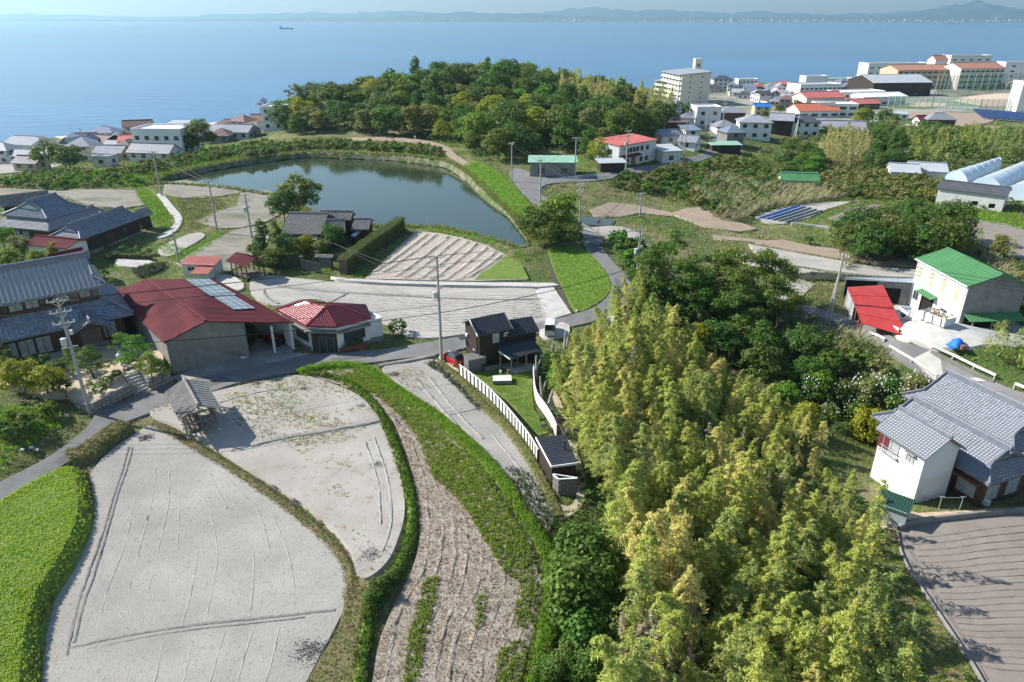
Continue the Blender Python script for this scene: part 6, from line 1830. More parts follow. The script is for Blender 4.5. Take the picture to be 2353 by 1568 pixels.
def rhombi(P, N, s, asp, rng, tilt=.6):
    """leaf-shaped quads at points P, facing roughly N"""
    n = len(P)
    N = N + rng.normal(0, tilt, (n, 3))
    N /= np.linalg.norm(N, axis=1)[:, None] + 1e-9
    T = np.cross(N, rng.normal(0, 1, (n, 3)))
    T /= np.linalg.norm(T, axis=1)[:, None] + 1e-9
    Bt = np.cross(N, T)
    s = s * rng.uniform(.65, 1.3, (n, 1))
    V = np.stack([P - T * s, P + Bt * s * asp + N * s * .12, P + T * s, P - Bt * s * asp + N * s * .12], 1).reshape(-1, 3)
    F = np.arange(n * 4).reshape(-1, 4)
    return V, F
def crown_mesh(name, seed, blobs, n, s, asp=.55, clump=14, spread=.35, tilt=.6):
    rng = np.random.default_rng(seed)
    C = np.array([b[0] for b in blobs], float)
    Rr = np.array([b[1] for b in blobs], float)
    wgt = (Rr.prod(1)) ** (2 / 3)
    k = max(1, n // clump)
    bi = rng.choice(len(blobs), k, p=wgt / wgt.sum())
    d = rng.normal(0, 1, (k, 3))
    d[:, 2] = np.abs(d[:, 2]) * .9 - .25
    d /= np.linalg.norm(d, axis=1)[:, None]
    rad = rng.uniform(.72, 1.04, (k, 1))
    cc = C[bi] + d * Rr[bi] * rad
    # drop clumps buried inside another blob
    keep = np.ones(k, bool)
    for j in range(len(blobs)):
        q = ((cc - C[j]) / Rr[j])
        keep &= ~((q ** 2).sum(1) < .5) | (bi == j)
    cc, d = cc[keep], d[keep]
    P = np.repeat(cc, clump, 0) + rng.normal(0, spread, (len(cc) * clump, 3)) * np.array([1, 1, .62])
    N = np.repeat(d, clump, 0) * .8 + np.array([0, 0, .55])
    return npmesh(name, *rhombi(P, N, s, asp, rng, tilt))
def trunk_mesh(name, seed, h, r, tops, lean=.3, n=7):
    rng = random.Random(seed)
    mb = MB()
    p = [(0, 0, -.5)]
    for i in range(1, 5):
        p.append((rng.uniform(-lean, lean) * i / 4, rng.uniform(-lean, lean) * i / 4, h * i / 4))
    mb.tube(p, [r * 1.25, r, r * .85, r * .7, r * .5], n)
    for t in tops:
        k = rng.randint(2, 3)
        a = Vector(p[k])
        b = Vector(t)
        m_ = a.lerp(b, .5) + Vector((rng.uniform(-.3, .3), rng.uniform(-.3, .3), rng.uniform(0, .4)))
        mb.tube([a, m_, b], [r * .5, r * .33, r * .1], 5)
    return mb.mesh(name)
PROTO = {}
def add_tree(key, lm, seed, h, w, n, s, kind='dome', asp=.55, clump=14, th=.45, spread=None, r=.16):
    rng = random.Random(seed)
    blobs = []
    if kind == 'dome':
        for i in range(rng.randint(9, 13)):
            a = rng.uniform(0, 6.28)
            q = math.sqrt(rng.random()) * w * .36
            z = h * (1 - .52 * (q / (w * .5)) ** 2 - rng.uniform(.12, .42))
            rr = w * rng.uniform(.15, .25)
            blobs.append(((q * math.cos(a), q * math.sin(a), z), (rr, rr, rr * rng.uniform(.65, .85))))
        for i in range(6):
            a = i * 1.05 + rng.random()
            blobs.append(((w * .3 * math.cos(a), w * .3 * math.sin(a), h * rng.uniform(.26, .42)), (w * .2, w * .2, w * .15)))
        blobs.append(((0, 0, h * .55), (w * .3, w * .3, h * .3)))
    elif kind == 'tall':
        for i in range(11):
            t = i / 10
            a = rng.uniform(0, 6.28)
            q = w * .22 * (1 - t * .6)
            blobs.append(((q * math.cos(a), q * math.sin(a), h * (.25 + .7 * t)), (w * (.28 - .14 * t),) * 2 + (h * .11,)))
    elif kind == 'airy':
        for i in range(16):
            a = rng.uniform(0, 6.28)
            q = math.sqrt(rng.random()) * w * .46
            z = h * rng.uniform(.5, 1) - q * .35
            rr = w * rng.uniform(.10, .16)
            blobs.append(((q * math.cos(a), q * math.sin(a), z), (rr, rr, rr * .4)))
    elif kind == 'bush':
        for i in range(8):
            a = rng.uniform(0, 6.28)
            q = math.sqrt(rng.random()) * w * .32
            rr = w * rng.uniform(.18, .28)
            blobs.append(((q * math.cos(a), q * math.sin(a), h * rng.uniform(.35, .7)), (rr, rr, h * .3)))
    elif kind == 'ball':
        blobs.append(((0, 0, h * .5), (w * .5, w * .5, h * .5)))
    elif kind == 'pads':
        for i in range(9):
            a = i * 2.4
            t = i / 8
            q = w * .42 * (1 - t * .8)
            rr = w * (.24 - .08 * t)
            blobs.append(((q * math.cos(a), q * math.sin(a), h * (.3 + .65 * t)), (rr, rr, h * .09)))
    cm = crown_mesh('crown', seed, blobs, n, s, asp, clump, spread if spread else w * .045)
    cm.materials.append(LM[lm])
    tm_ = trunk_mesh('trunk', seed, h * th, r, [b[0] for b in blobs[:7]])
    tm_.materials.append(m_bark)
    PROTO.setdefault(key, []).append((cm, tm_, h, 'crown', 'trunk'))
for i, sd in enumerate((11, 12, 13)):
    add_tree('dark', 'dark', sd, 9, 8.6, 5600, .27)
    add_tree('mid', 'mid', sd + 20, 9, 8, 5600, .27)
for sd in (31, 32):
    add_tree('light', 'light', sd, 8.5, 7.5, 5400, .25)
    add_tree('lime', 'lime', sd + 5, 8.5, 8, 5400, .25)
    add_tree('olive', 'olive', sd + 10, 8, 7, 4800, .26)
    add_tree('talldark', 'dark', sd + 15, 10, 6, 3600, .24, 'tall')
    add_tree('airy', 'mid', sd + 25, 10, 7.5, 5200, .17, 'airy', r=.14)
    add_tree('bush', 'mid', sd + 30, 2.2, 2.6, 1500, .13, 'bush', r=.05, th=.3)
    add_tree('bushd', 'dark', sd + 35, 2.2, 2.6, 1500, .13, 'bush', r=.05, th=.3)
    add_tree('busho', 'olive', sd + 40, 2.2, 2.8, 1500, .13, 'bush', r=.05, th=.3)
    add_tree('bushl', 'light', sd + 50, 2.2, 2.6, 1500, .13, 'bush', r=.05, th=.3)
add_tree('ball', 'light', 90, 2.0, 2.2, 2200, .09, 'ball', r=.06, th=.3, spread=.07)
add_tree('balld', 'mid', 91, 2.0, 2.2, 2200, .09, 'ball', r=.06, th=.3, spread=.07)
add_tree('limeball', 'lime', 92, 3.6, 3.4, 4500, .12, 'dome', spread=.14)
add_tree('pine', 'light', 93, 4.2, 4.2, 5200, .10, 'pads', asp=.3, spread=.12, r=.12)
add_tree('pined', 'mid', 94, 3.4, 3.4, 4800, .10, 'pads', asp=.3, spread=.12, r=.12)
add_tree('bigleaf', 'dark', 95, 6, 5.5, 5200, .22, 'dome', asp=.75, clump=8, spread=.3)
add_tree('bigleaf', 'mid', 96, 6, 5.5, 5200, .22, 'dome', asp=.75, clump=8, spread=.3)
add_tree('twig', 'grey', 97, 8, 4.5, 900, .2, 'airy', r=.09)

def bamboo_mesh(seed, h, lm, n_leaf, droop=1.0, w=1.0, dens=1.0):
    rng = np.random.default_rng(seed)
    lean = rng.uniform(-1, 1, 2) * .9 * droop
    zs_ = np.linspace(-.6, h, 10)
    t = np.clip(zs_ / h, 0, 1)
    curve = np.stack([lean[0] * t ** 2.4 * 1.6, lean[1] * t ** 2.4 * 1.6, zs_ - (t ** 3) * h * .05 * droop], 1)
    culm = MB().tube([tuple(p) for p in curve], [.06 * (1 - k * .8) + .008 for k in t], 5, cap=False)
    nb = 64
    P, N = [], []
    per = max(4, n_leaf // nb)
    for i in range(nb):
        tt = .26 + .74 * (i + rng.random()) / nb
        c0 = np.array([np.interp(tt, t, curve[:, k]) for k in range(3)])
        a = rng.uniform(0, 2 * math.pi)
        L = w * (1.7 * (1 - tt) ** .75 + .2) * rng.uniform(.7, 1.15)
        d = np.array([math.cos(a), math.sin(a), rng.uniform(.15, .7)])
        u = rng.uniform(.15, 1, per) ** .8
        pts = c0 + d * (u * L)[:, None]
        pts[:, 2] -= (u ** 2) * L * .55 * droop
        pts += rng.normal(0, .05 + .035 * L, (per, 3))
        P.append(pts)
        N.append(np.repeat([[d[0] * .5, d[1] * .5, .8]], per, 0))
        e = c0 + d * L * .8 - np.array([0, 0, L * .3])
        culm.tube([tuple(c0), tuple((c0 + e) / 2 + [0, 0, .1]), tuple(e)], [.012, .009, .004], 3, cap=False)
    P, N = np.concatenate(P), np.concatenate(N)
    fm = npmesh('foliage', *rhombi(P, N, .16, .19, rng, .55))
    fm.materials.append(LM[lm])
    cm = culm.mesh('culm')
    cm.materials.append(m_culm)
    return fm, cm, h, 'foliage', 'culm'
for sd in range(6):
    PROTO.setdefault('bam', []).append(bamboo_mesh(200 + sd, (9.5, 8, 10.5, 9, 7.5, 10)[sd], 'bam', 3400, (1, 1.8, .8, 1.5, 2, 1.2)[sd], (1.3, 1.6, 1.1, 1.5, 1.7, 1.3)[sd]))
for sd in range(2):
    PROTO.setdefault('bamy', []).append(bamboo_mesh(210 + sd, 9, 'bamy', 3400, 1.2, 1.3))
    PROTO.setdefault('bamd', []).append(bamboo_mesh(220 + sd, 8.5, 'bamd', 3200, 1.0, 1.3))
    PROTO.setdefault('tan', []).append(bamboo_mesh(230 + sd, 8, 'tan', 1700, .6))
    PROTO.setdefault('dead', []).append(bamboo_mesh(240 + sd, 7.5, 'straw', 260, .4, .7))

def plant(key, loc, label, name, cat, group=None, s=1.0, rng=RNG, sz=None):
    cm, tm_, h, n1, n2 = rng.choice(PROTO[key])
    k = s * rng.uniform(.88, 1.12)
    t = thing(name, label, cat, loc, rng.uniform(0, 6.28), group, (k, k, k * (sz or 1) * rng.uniform(.93, 1.08)))
    link(n1, cm, None, t)
    link(n2, tm_, None, t)
    return t
KEEP_OUT = [gp(q_, smooth=False) for q_ in ([(1172,392),(1240,445),(1330,520),(1390,540),(1455,668),(1400,735),(1330,735),(1400,690),(1395,640),(1330,530),(1236,475)], [(2040,800),(2142,802),(2300,880),(2300,930),(2150,890)])]
def free(p):
    return not any(inpoly([p], k)[0] for k in KEEP_OUT)
NAMES = {
 'dark': ('evergreen_tree', 'tree', 'dark evergreen tree with dense rounded crown'), 'mid': ('broadleaf_tree', 'tree', 'mid green broadleaf tree with domed crown'), 'light': ('broadleaf_tree', 'tree', 'fresh green broadleaf tree'),
 'lime': ('broadleaf_tree', 'tree', 'yellow green broadleaf tree'), 'olive': ('broadleaf_tree', 'tree', 'olive green tree with loose crown'), 'talldark': ('evergreen_tree', 'tree', 'tall narrow dark evergreen'),
 'airy': ('locust_tree', 'tree', 'airy tree with layered green foliage'), 'bush': ('shrub', 'shrub', 'mid green shrub'), 'bushd': ('shrub', 'shrub', 'dark green shrub'), 'busho': ('shrub', 'shrub', 'olive green shrub'), 'bushl': ('shrub', 'shrub', 'bright green shrub'),
 'tan': ('bamboo', 'bamboo', 'tan feathery bamboo stem'), 'bam': ('bamboo', 'bamboo', 'green bamboo'), 'bamy': ('bamboo', 'bamboo', 'yellowing bamboo'), 'bamd': ('bamboo', 'bamboo', 'dark green bamboo'), 'dead': ('dead_bamboo', 'bamboo', 'bare dead bamboo'), 'twig': ('bare_tree', 'tree', 'thin half bare tree'), 'bigleaf': ('large_leaved_tree', 'tree', 'large leaved dark green tree'),
}
def stand(poly, d, mix, where, s=1.0, rng=rg, cap=300, sz=None, dz=-.1, sv=0.0, keep=None, sf=None):
    """single plants spread over a plan polygon; mix: kinds with weights, or a function of the place"""
    for p in darts(poly, d, rng, cap=cap):
        if not free(p) or (keep and not keep(p)):
            continue
        m_ = mix(p) if callable(mix) else mix
        ks = list(m_)
        k = RNG.choices(ks, [m_[a] for a in ks])[0]
        nm, cat, lab = NAMES[k]
        wh = where(p) if callable(where) else where
        plant(k, gvec(p, dz), lab + ' ' + wh, nm, cat, '%s %s' % (nm.replace('_', ' '), wh), s * (1 + RNG.uniform(-sv, sv)) * (sf(p) if sf else 1), sz=sz)
def wpoly(*pts):
    return np.array(pts, float)

def low(key, n=420, grow=1.7):
    cm = RNG.choice(PROTO[key])[0]
    q = np.empty(len(cm.vertices) * 3, np.float32)
    cm.vertices.foreach_get('co', q)
    q = q.reshape(-1, 4, 3)
    q = q[rg.choice(len(q), min(n, len(q)), replace=False)]
    c_ = q.mean(1, keepdims=True)
    return (c_ + (q - c_) * grow).reshape(-1, 3)
MASS_LM = {'busho': 'olive', 'bush': 'mid', 'bushd': 'dark', 'bushl': 'light', 'tan': 'tan', 'bam': 'bam', 'bamd': 'bamd', 'bamy': 'bamy', 'olive': 'olive', 'mid': 'mid', 'dark': 'dark', 'dead': 'straw'}
def mass(name, poly, d, mix, s=1.0, cap=400, n=420, grow=1.7):
    """a thicket that reads as one mass: many plants in one mesh per colour"""
    bag = {}
    for p in darts(poly, d, rg, cap=cap):
        if not free(p):
            continue
        m_ = mix(p) if callable(mix) else mix
        key = RNG.choices(list(m_), list(m_.values()))[0]
        v = low(key, n, grow)
        a, k = rg.uniform(0, 6.28), s * rg.uniform(.75, 1.25)
        ca, sa_ = math.cos(a) * k, math.sin(a) * k
        bag.setdefault(MASS_LM[key], []).append(np.column_stack([v[:, 0] * ca - v[:, 1] * sa_ + p[0], v[:, 0] * sa_ + v[:, 1] * ca + p[1], v[:, 2] * k + tz(*p) - .15]))
    for m_, vs in bag.items():
        V = np.concatenate(vs)
        stuff(name, V, np.arange(len(V)).reshape(-1, 4), LM[m_])
def stuff(name, V, F, m, label=None):
    o = link(name, npmesh(name, V, F), m)
    o['kind'] = 'stuff'
    return o
# wooded hill behind the pond
def hillmix(p):
    x, y = p
    if x > 20 and y > 258 or (x > 45 and y > 235):
        return {'mid': 1.6, 'lime': 1.4, 'light': 1, 'dark': 1.4, 'olive': 1.6}
    return {'dark': 4, 'mid': 3, 'light': 1.4, 'olive': 2, 'talldark': 1, 'lime': .5}
HILL = np.array([list(g(x, y))[:2] for x, y in ((640, 312), (720, 305), (830, 310), (960, 316), (1050, 340), (1110, 372), (1190, 372), (1210, 360), (1300, 352), (1388, 380), (1390, 340), (1500, 315), (1525, 300))] + [(52, 300), (48, 345), (20, 372), (-30, 350), (-75, 318), (-95, 290)])
stand(HILL, 5.3, hillmix, lambda p: 'on the wooded hill, ' + ('left shoulder' if p[0] < -45 else 'middle part' if p[0] < 15 else 'bamboo side') + (' near its foot' if p[1] < 268 else ' halfway up' if p[1] < 300 else ' along the crest'), 1.1, cap=290, sv=.3, keep=lambda p: p[0] < 14 or p[1] < 256 or RNG.random() < .38)
mass('bamboo_thicket', wpoly((18, 262), (45, 250), (58, 262), (50, 300), (44, 340), (20, 335)), 2.0, {'tan': 6, 'bam': 2}, 1.05, 340, 320, 2.2)
for x, y in ((-88, 300), (-82, 305), (-98, 292), (-84, 297), (-50, 330), (-20, 345), (-15, 350), (-40, 338), (-62, 322), (-10, 340)):
    plant('twig', gvec((x, y)), 'thin half bare tree on the seaward edge of the wooded hill', 'bare_tree', 'tree', 'half bare trees on the hill edge', 1.5)
# pond banks
mass('undergrowth', gp([(560,352),(650,338),(760,330),(900,336),(1000,346),(1015,362),(940,352),(820,346),(700,344),(580,362)]), 1.52, {'busho': 3, 'bush': 2, 'bushd': 1}, .85)
mass('undergrowth', gp([(230,405),(350,378),(480,352),(620,330),(640,342),(500,368),(380,394),(260,412)]), 1.8399999999999999, {'bush': 3, 'bushl': 2, 'bushd': 1.5, 'busho': 1}, .8)
mass('undergrowth', gp([(0,425),(100,400),(220,405),(330,425),(200,432),(60,435)]), 2.08, {'bush': 2, 'bushl': 3, 'bushd': 1, 'busho': 1}, .8)
for px, py, k, s, lab in ((118, 392, 'mid', 1.0, 'wide spreading tree beside the pole near the shore houses'), (165, 394, 'dark', .9, 'dark spreading tree next to the wide one near the shore houses'), (468, 346, 'dark', .95, 'round dark green tree below the pond dike'), (440, 350, 'mid', .6, 'small leafy tree left of the round dark tree'),
    (1285, 545, 'light', 1.15, 'bright green tree at the road bend above the pond'), (1232, 556, 'dark', .85, 'dark green tree leaning over the pond corner'), (1308, 568, 'dark', .55, 'low dark round tree beside the road shade'), (1260, 572, 'mid', .5, 'low leafy tree by the pond outlet'),
    (690, 500, 'mid', .95, 'leafy green tree behind the pond house'), (655, 512, 'dark', .75, 'dark tree at the back corner of the pond house'), (640, 575, 'talldark', .55, 'trimmed dark evergreen in front of the pond house'), (612, 600, 'talldark', .6, 'columnar dark evergreen at the hedge corner'), (665, 598, 'dark', .5, 'clipped dark evergreen above the slatted fence'), (700, 585, 'lime', .42, 'yellow green garden tree before the pond house'), (765, 575, 'dark', .62, 'dark garden tree beside the long hedge'), (735, 590, 'olive', .45, 'olive garden tree next to the gate'), (630, 620, 'dark', .45, 'dark evergreen behind the slatted fence'), (595, 590, 'bushd', 1.3, 'dark bushy corner of the pond house garden'),
    (915, 768, 'balld', 1.15, 'round bush beside the white cottage'), (1858, 562, 'bushd', .9, 'small lone dark bush between terraced strips'), (1765, 640, 'busho', .8, 'small olive bush beside terraced strip'),
    (2330, 745, 'light', .9, 'bright green tree at the corner of the green roofed workshop'), (2290, 590, 'olive', .5, 'thin olive tree behind the green roofed workshop'), (1985, 1015, 'limeball', 1.25, 'dense yellow green round tree beside the white house'),
    (30, 625, 'light', .5, 'fresh green tree behind the big farmhouse roof'), (95, 618, 'lime', .42, 'yellow green tree beside the mortar shed'), (55, 585, 'olive', .5, 'olive tree before the homestead'), (10, 570, 'light', .55, 'tree at the homestead corner'), (140, 600, 'lime', .38, 'small lime coloured tree by red roofed store'),
    (1790, 655, 'bushd', .8, 'dark bush at the edge of terraced strip')):
    nm = {'bushd': 'shrub', 'busho': 'shrub', 'balld': 'shrub'}.get(k, 'tree')
    plant(k, g(px, py, -.1), lab, 'round_shrub' if nm == 'shrub' else 'leafy_tree', nm, None, s)
# scrub, reeds and woods on the right
mass('undergrowth', gp([(1400,425),(1480,405),(1600,385),(1700,372),(1760,400),(1790,440),(1760,470),(1660,500),(1560,455),(1450,440)]), 2.32, {'busho': 4, 'bush': 3, 'bushd': 1, 'bushl': 1}, 1.0)
stand(gp([(1790,415),(1800,372),(1835,350),(1880,380),(1860,410),(1830,425)]), 3.4, {'mid': 3, 'light': 2, 'dark': 1, 'olive': 1}, 'in the thicket beside the green roofed hut', .62)
mass('bamboo_thicket', gp([(1880,375),(1900,342),(1960,335),(2010,350),(2010,385),(1940,392)]), 1.6800000000000002, {'tan': 1}, .85)
stand(gp([(2000,395),(2005,350),(2050,345),(2060,395)]), 3.2, {'dark': 3, 'talldark': 2}, 'in the dark clump beside the tan bamboo', .85)
mass('woodland', gp([(2060,390),(2070,340),(2200,330),(2400,335),(2400,385),(2250,378),(2150,392)]), 3.3600000000000003, {'bamd': 3, 'bam': 3, 'olive': 2, 'bushd': .5, 'mid': 1}, .8)
mass('woodland', gp([(1860,330),(1950,305),(2060,300),(2200,310),(2400,318),(2400,335),(2200,330),(2000,335)]), 4.0, {'olive': 3, 'mid': 2, 'busho': 2, 'dark': 1}, .55)
mass('undergrowth', gp([(1870,425),(1950,400),(2060,400),(2160,430),(2195,470),(2100,460),(1980,455),(1900,450)]), 2.16, {'busho': 5, 'bush': 2, 'bushd': 1}, 1.05)
stand(gp([(1950,590),(1960,560),(2060,540),(2180,560),(2190,600),(2100,610),(2000,608)]), 3.4, {'dark': 5, 'mid': 1, 'olive': 1}, 'in the big dark clump beside the workshop', .9)
mass('undergrowth', gp([(2230,590),(2290,600),(2340,640),(2353,660),(2353,620),(2300,580)]), 2.0, {'busho': 2, 'bamd': 1, 'bush': 1}, .6)
mass('bamboo_thicket', gp([(2268,822),(2310,806),(2400,815),(2420,880),(2340,876),(2290,850)]), 1.4400000000000002, {'bamd': 3, 'bam': 2, 'bushl': 1}, .62)
for px, py, k, s in ((1812, 306, 'mid', .5), (1790, 300, 'dark', .5), (1985, 285, 'mid', .95), (1975, 288, 'lime', .8), (2030, 292, 'dark', .8), (2050, 295, 'mid', .7), (1590, 240, 'dark', .8), (1610, 243, 'mid', .8), (1560, 262, 'mid', .7), (1575, 278, 'dark', .6), (1545, 285, 'mid', .5), (1620, 262, 'dark', .55), (1880, 222, 'mid', .55), (1980, 205, 'dark', .5), (2270, 208, 'light', .7), (2300, 206, 'mid', .7), (2320, 207, 'mid', .6), (2250, 210, 'light', .5), (1830, 255, 'mid', .7), (1790, 262, 'dark', .6), (1755, 272, 'mid', .5), (1860, 262, 'olive', .6), (1612, 210, 'dark', .45)):
    plant(k, g(px, py, -.1), NAMES[k][2] + ' among the town buildings', 'town_tree', 'tree', 'trees among the town buildings', s)
# locust trees and thicket beside the road
for px, py, s in ((1480, 690, .8), (1530, 680, 1.1), (1580, 720, .95), (1640, 700, .95), (1700, 735, 1.1), (1755, 720, 1.15), (1610, 740, .8), (1680, 780, .9), (1780, 770, .8)):
    plant('airy', g(px, py, -.1), 'airy tree with layered green foliage between the road and the ravine', 'locust_tree', 'tree', 'locust trees beside the ravine', s)
mass('undergrowth', gp([(1420,560),(1470,590),(1500,640),(1560,670),(1650,680),(1760,705),(1760,760),(1650,760),(1540,740),(1470,720),(1470,660),(1430,600)]), 1.92, {'bush': 3, 'bushd': 2, 'bushl': 1, 'busho': 2}, 1.2)
stand(gp([(1640,790),(1760,770),(1880,820),(1900,880),(1780,880),(1680,850)]), 3.2, {'dark': 3, 'mid': 2, 'bushd': 2}, 'in the dark ravine', .62)
mass('undergrowth', gp([(1870,795),(1940,805),(2015,840),(2015,880),(1930,880),(1870,850)]), 1.7600000000000002, {'busho': 3, 'bush': 2, 'bamd': 1}, 1.0)
# bamboo grove
GROVE = gp([(1300,955),(1400,880),(1480,820),(1560,830),(1650,880),(1760,960),(1880,1060),(1985,1190),(1975,1330),(1945,1450),(1960,1720),(1405,1720),(1425,1560),(1432,1400),(1400,1250),(1352,1090)])
def gmix(p):
    q = rg.random()
    n1 = math.sin(p[0] * .31 + 1.3) * math.sin(p[1] * .27 + .4)
    if n1 > .42:
        return {'bamy': 5, 'bam': 3, 'dead': .6}
    if n1 < -.45:
        return {'bamd': 4, 'bam': 3, 'dead': .5}
    return {'bam': 6, 'bamy': 1.2, 'bamd': 1.4, 'dead': 1.0}
stand(GROVE, 1.15, gmix, lambda p: 'of the grove ' + ('at its front end' if p[1] < 36 else 'in its lower half' if p[1] < 48 else 'in its upper half' if p[1] < 60 else 'near the road') + (' beside the fields' if p[0] < 14 else ' along its middle' if p[0] < 22 else ' towards the white house'), .84, cap=300, sv=.28, keep=lambda p: all(math.hypot(p[0] - a, p[1] - b) > r_ for a, b, r_ in ((16.5, 51, 2.2), (23, 41, 2.2), (11.5, 33, 1.8), (19, 62, 2.0))), sf=lambda p: 1 - .38 * min(1, max(0, (p[0] - 20) / 7)) * (p[1] > 42))
stand(gp([(1410,735),(1460,705),(1500,760),(1560,790),(1480,830),(1400,860),(1300,930),(1290,890),(1340,820)]), 1.7, {'bam': 3, 'bamy': 1.6, 'bamd': 1}, 'on the slope between road and grove', .62, cap=36)
mass('bamboo_thicket', gp([(1440,1420),(1560,1400),(1600,1500),(1560,1620),(1440,1620)]), 0.96, {'dead': 4, 'bamy': 1}, .62)
mass('undergrowth', gp([(1985,1270),(2010,1330),(2015,1410),(2070,1560),(2080,1700),(1960,1700),(1945,1450),(1970,1340)]), 1.36, {'bamd': 2, 'bushd': 4, 'bam': 1}, .7)
for px, py, k, s in ((1335, 1420, 'bigleaf', .85), (1345, 1340, 'bigleaf', .8), (1350, 1480, 'bigleaf', .6), (1290, 900, 'light', .5), (1320, 905, 'mid', .6), (1270, 870, 'mid', .38), (1700, 1170, 'light', .7), (1600, 800, 'lime', .55), (1680, 1330, 'light', .5), (1830, 1000, 'lime', .55), (1880, 920, 'light', .6), (1800, 930, 'light', .5)):
    nm, cat, lab = NAMES[k]
    w = 'beside the pale field strip' if px < 1360 and py > 1000 else 'beside the black house' if px < 1330 else 'standing within the bamboo grove'
    plant(k, g(px, py, -.1), lab + ' ' + w, nm, cat, nm.replace('_', ' ') + ' ' + w, s)
# fruit trees with white paper bags
m_bag = mat('white paper bag', (.75, .74, .70), rough=.9)
for px, py, s in ((1860, 920, .75), (1920, 935, .8), (1985, 930, .8), (2040, 925, .85), (2095, 925, .75), (1960, 965, .6), (2060, 965, .7), (1900, 975, .55), (2110, 955, .6)):
    t = plant('olive' if px % 2 else 'mid', g(px, py, -.1), 'fruit tree hung with white paper bags below the bridge', 'fruit_tree', 'tree', 'bagged fruit trees below the bridge', s * .62)
    mb = MB()
    for i in range(48):
        a, b = RNG.uniform(0, 6.28), RNG.uniform(.05, 1)
        r_ = 3.7 * math.sqrt(1 - b * b * .8)
        mb.box((r_ * math.cos(a), r_ * math.sin(a), 3.6 + 4.8 * b), (.19, .19, .28), a)
    mb.build('fruit_bag', m_bag, t)['kind'] = 'stuff'
# garden of the farmhouse
for px, py, k, s, lab in ((325, 850, 'pine', 1.0, 'cloud pruned pine leaning over the steps by the warehouse'), (350, 872, 'pine', .8, 'low spreading garden pine on the wall corner'), (285, 815, 'pine', .7, 'cloud pruned pine in front of the farmhouse porch'), (215, 868, 'pined', .95, 'layered garden pine beside the pole'), (175, 850, 'pined', .8, 'layered dark garden pine before the farmhouse windows'), (250, 885, 'ball', .55, 'clipped round shrub above the garden wall'), (232, 905, 'balld', .6, 'dark clipped shrub on the garden wall edge'), (270, 868, 'balld', .55, 'clipped dome shrub beside the steps'), (130, 865, 'balld', .9, 'large clipped round shrub left of the pole'), (95, 850, 'bushd', .9, 'dark shrub before the farmhouse windows'), (60, 905, 'lime', .5, 'loose yellow green tree at the garden end'), (110, 905, 'lime', .42, 'smaller yellow green tree next to the pole'), (20, 880, 'mid', .4, 'green garden tree at the frame edge'), (150, 905, 'bushd', .9, 'dense dark shrub at the garden wall end'), (205, 900, 'bush', .5, 'small shrub behind the pole'), (300, 838, 'ball', .5, 'rounded light green shrub near the porch'), (372, 862, 'ball', .8, 'round clipped shrub on the wall beside the warehouse'), (5, 850, 'olive', .4, 'olive garden tree before the farmhouse')):
    p = U(px, py, gz - .1)
    plant(k, p, lab, 'garden_pine' if 'pine' in k else 'garden_shrub' if k[0] == 'b' else 'garden_tree', 'tree' if k[0] != 'b' else 'shrub', None, s)
for px, py, k in ((25, 975, 'bushl'), (60, 985, 'bush'), (95, 960, 'bushl'), (10, 1000, 'bush'), (45, 1010, 'bushd'), (120, 955, 'bushd'), (-20, 970, 'bush'), (75, 1000, 'bushl')):
    plant(k, g(px, py), NAMES[k][2] + ' on the weedy bank beside the road', 'shrub', 'shrub', 'shrubs on the roadside bank', .8)
for px, py, k in ((250, 575, 'bush'), (285, 580, 'bushl'), (320, 582, 'bush'), (300, 588, 'bushd'), (345, 585, 'bushd'), (250, 600, 'bushd'), (240, 640, 'bushl'), (262, 655, 'ball'), (345, 620, 'bushl'), (270, 590, 'balld'), (330, 592, 'balld')):
    plant(k, g(px, py), 'garden shrub in the vegetable plot below the gatehouse', 'shrub', 'shrub', 'shrubs in the vegetable plot', .55)
for px, py, s in ((872, 1375, .62), (888, 1355, .6), (902, 1338, .55), (858, 1398, .6), (848, 1420, .55), (1335, 1500, .9), (1300, 1540, .9), (1265, 1560, .8), (1340, 1560, 1.0)):
    plant('bigleaf', g(px, py, -.2), 'low large leaved shrub on the green bank beside the tilled field', 'large_leaved_shrub', 'shrub', 'large leaved shrubs on field banks', s * .42)

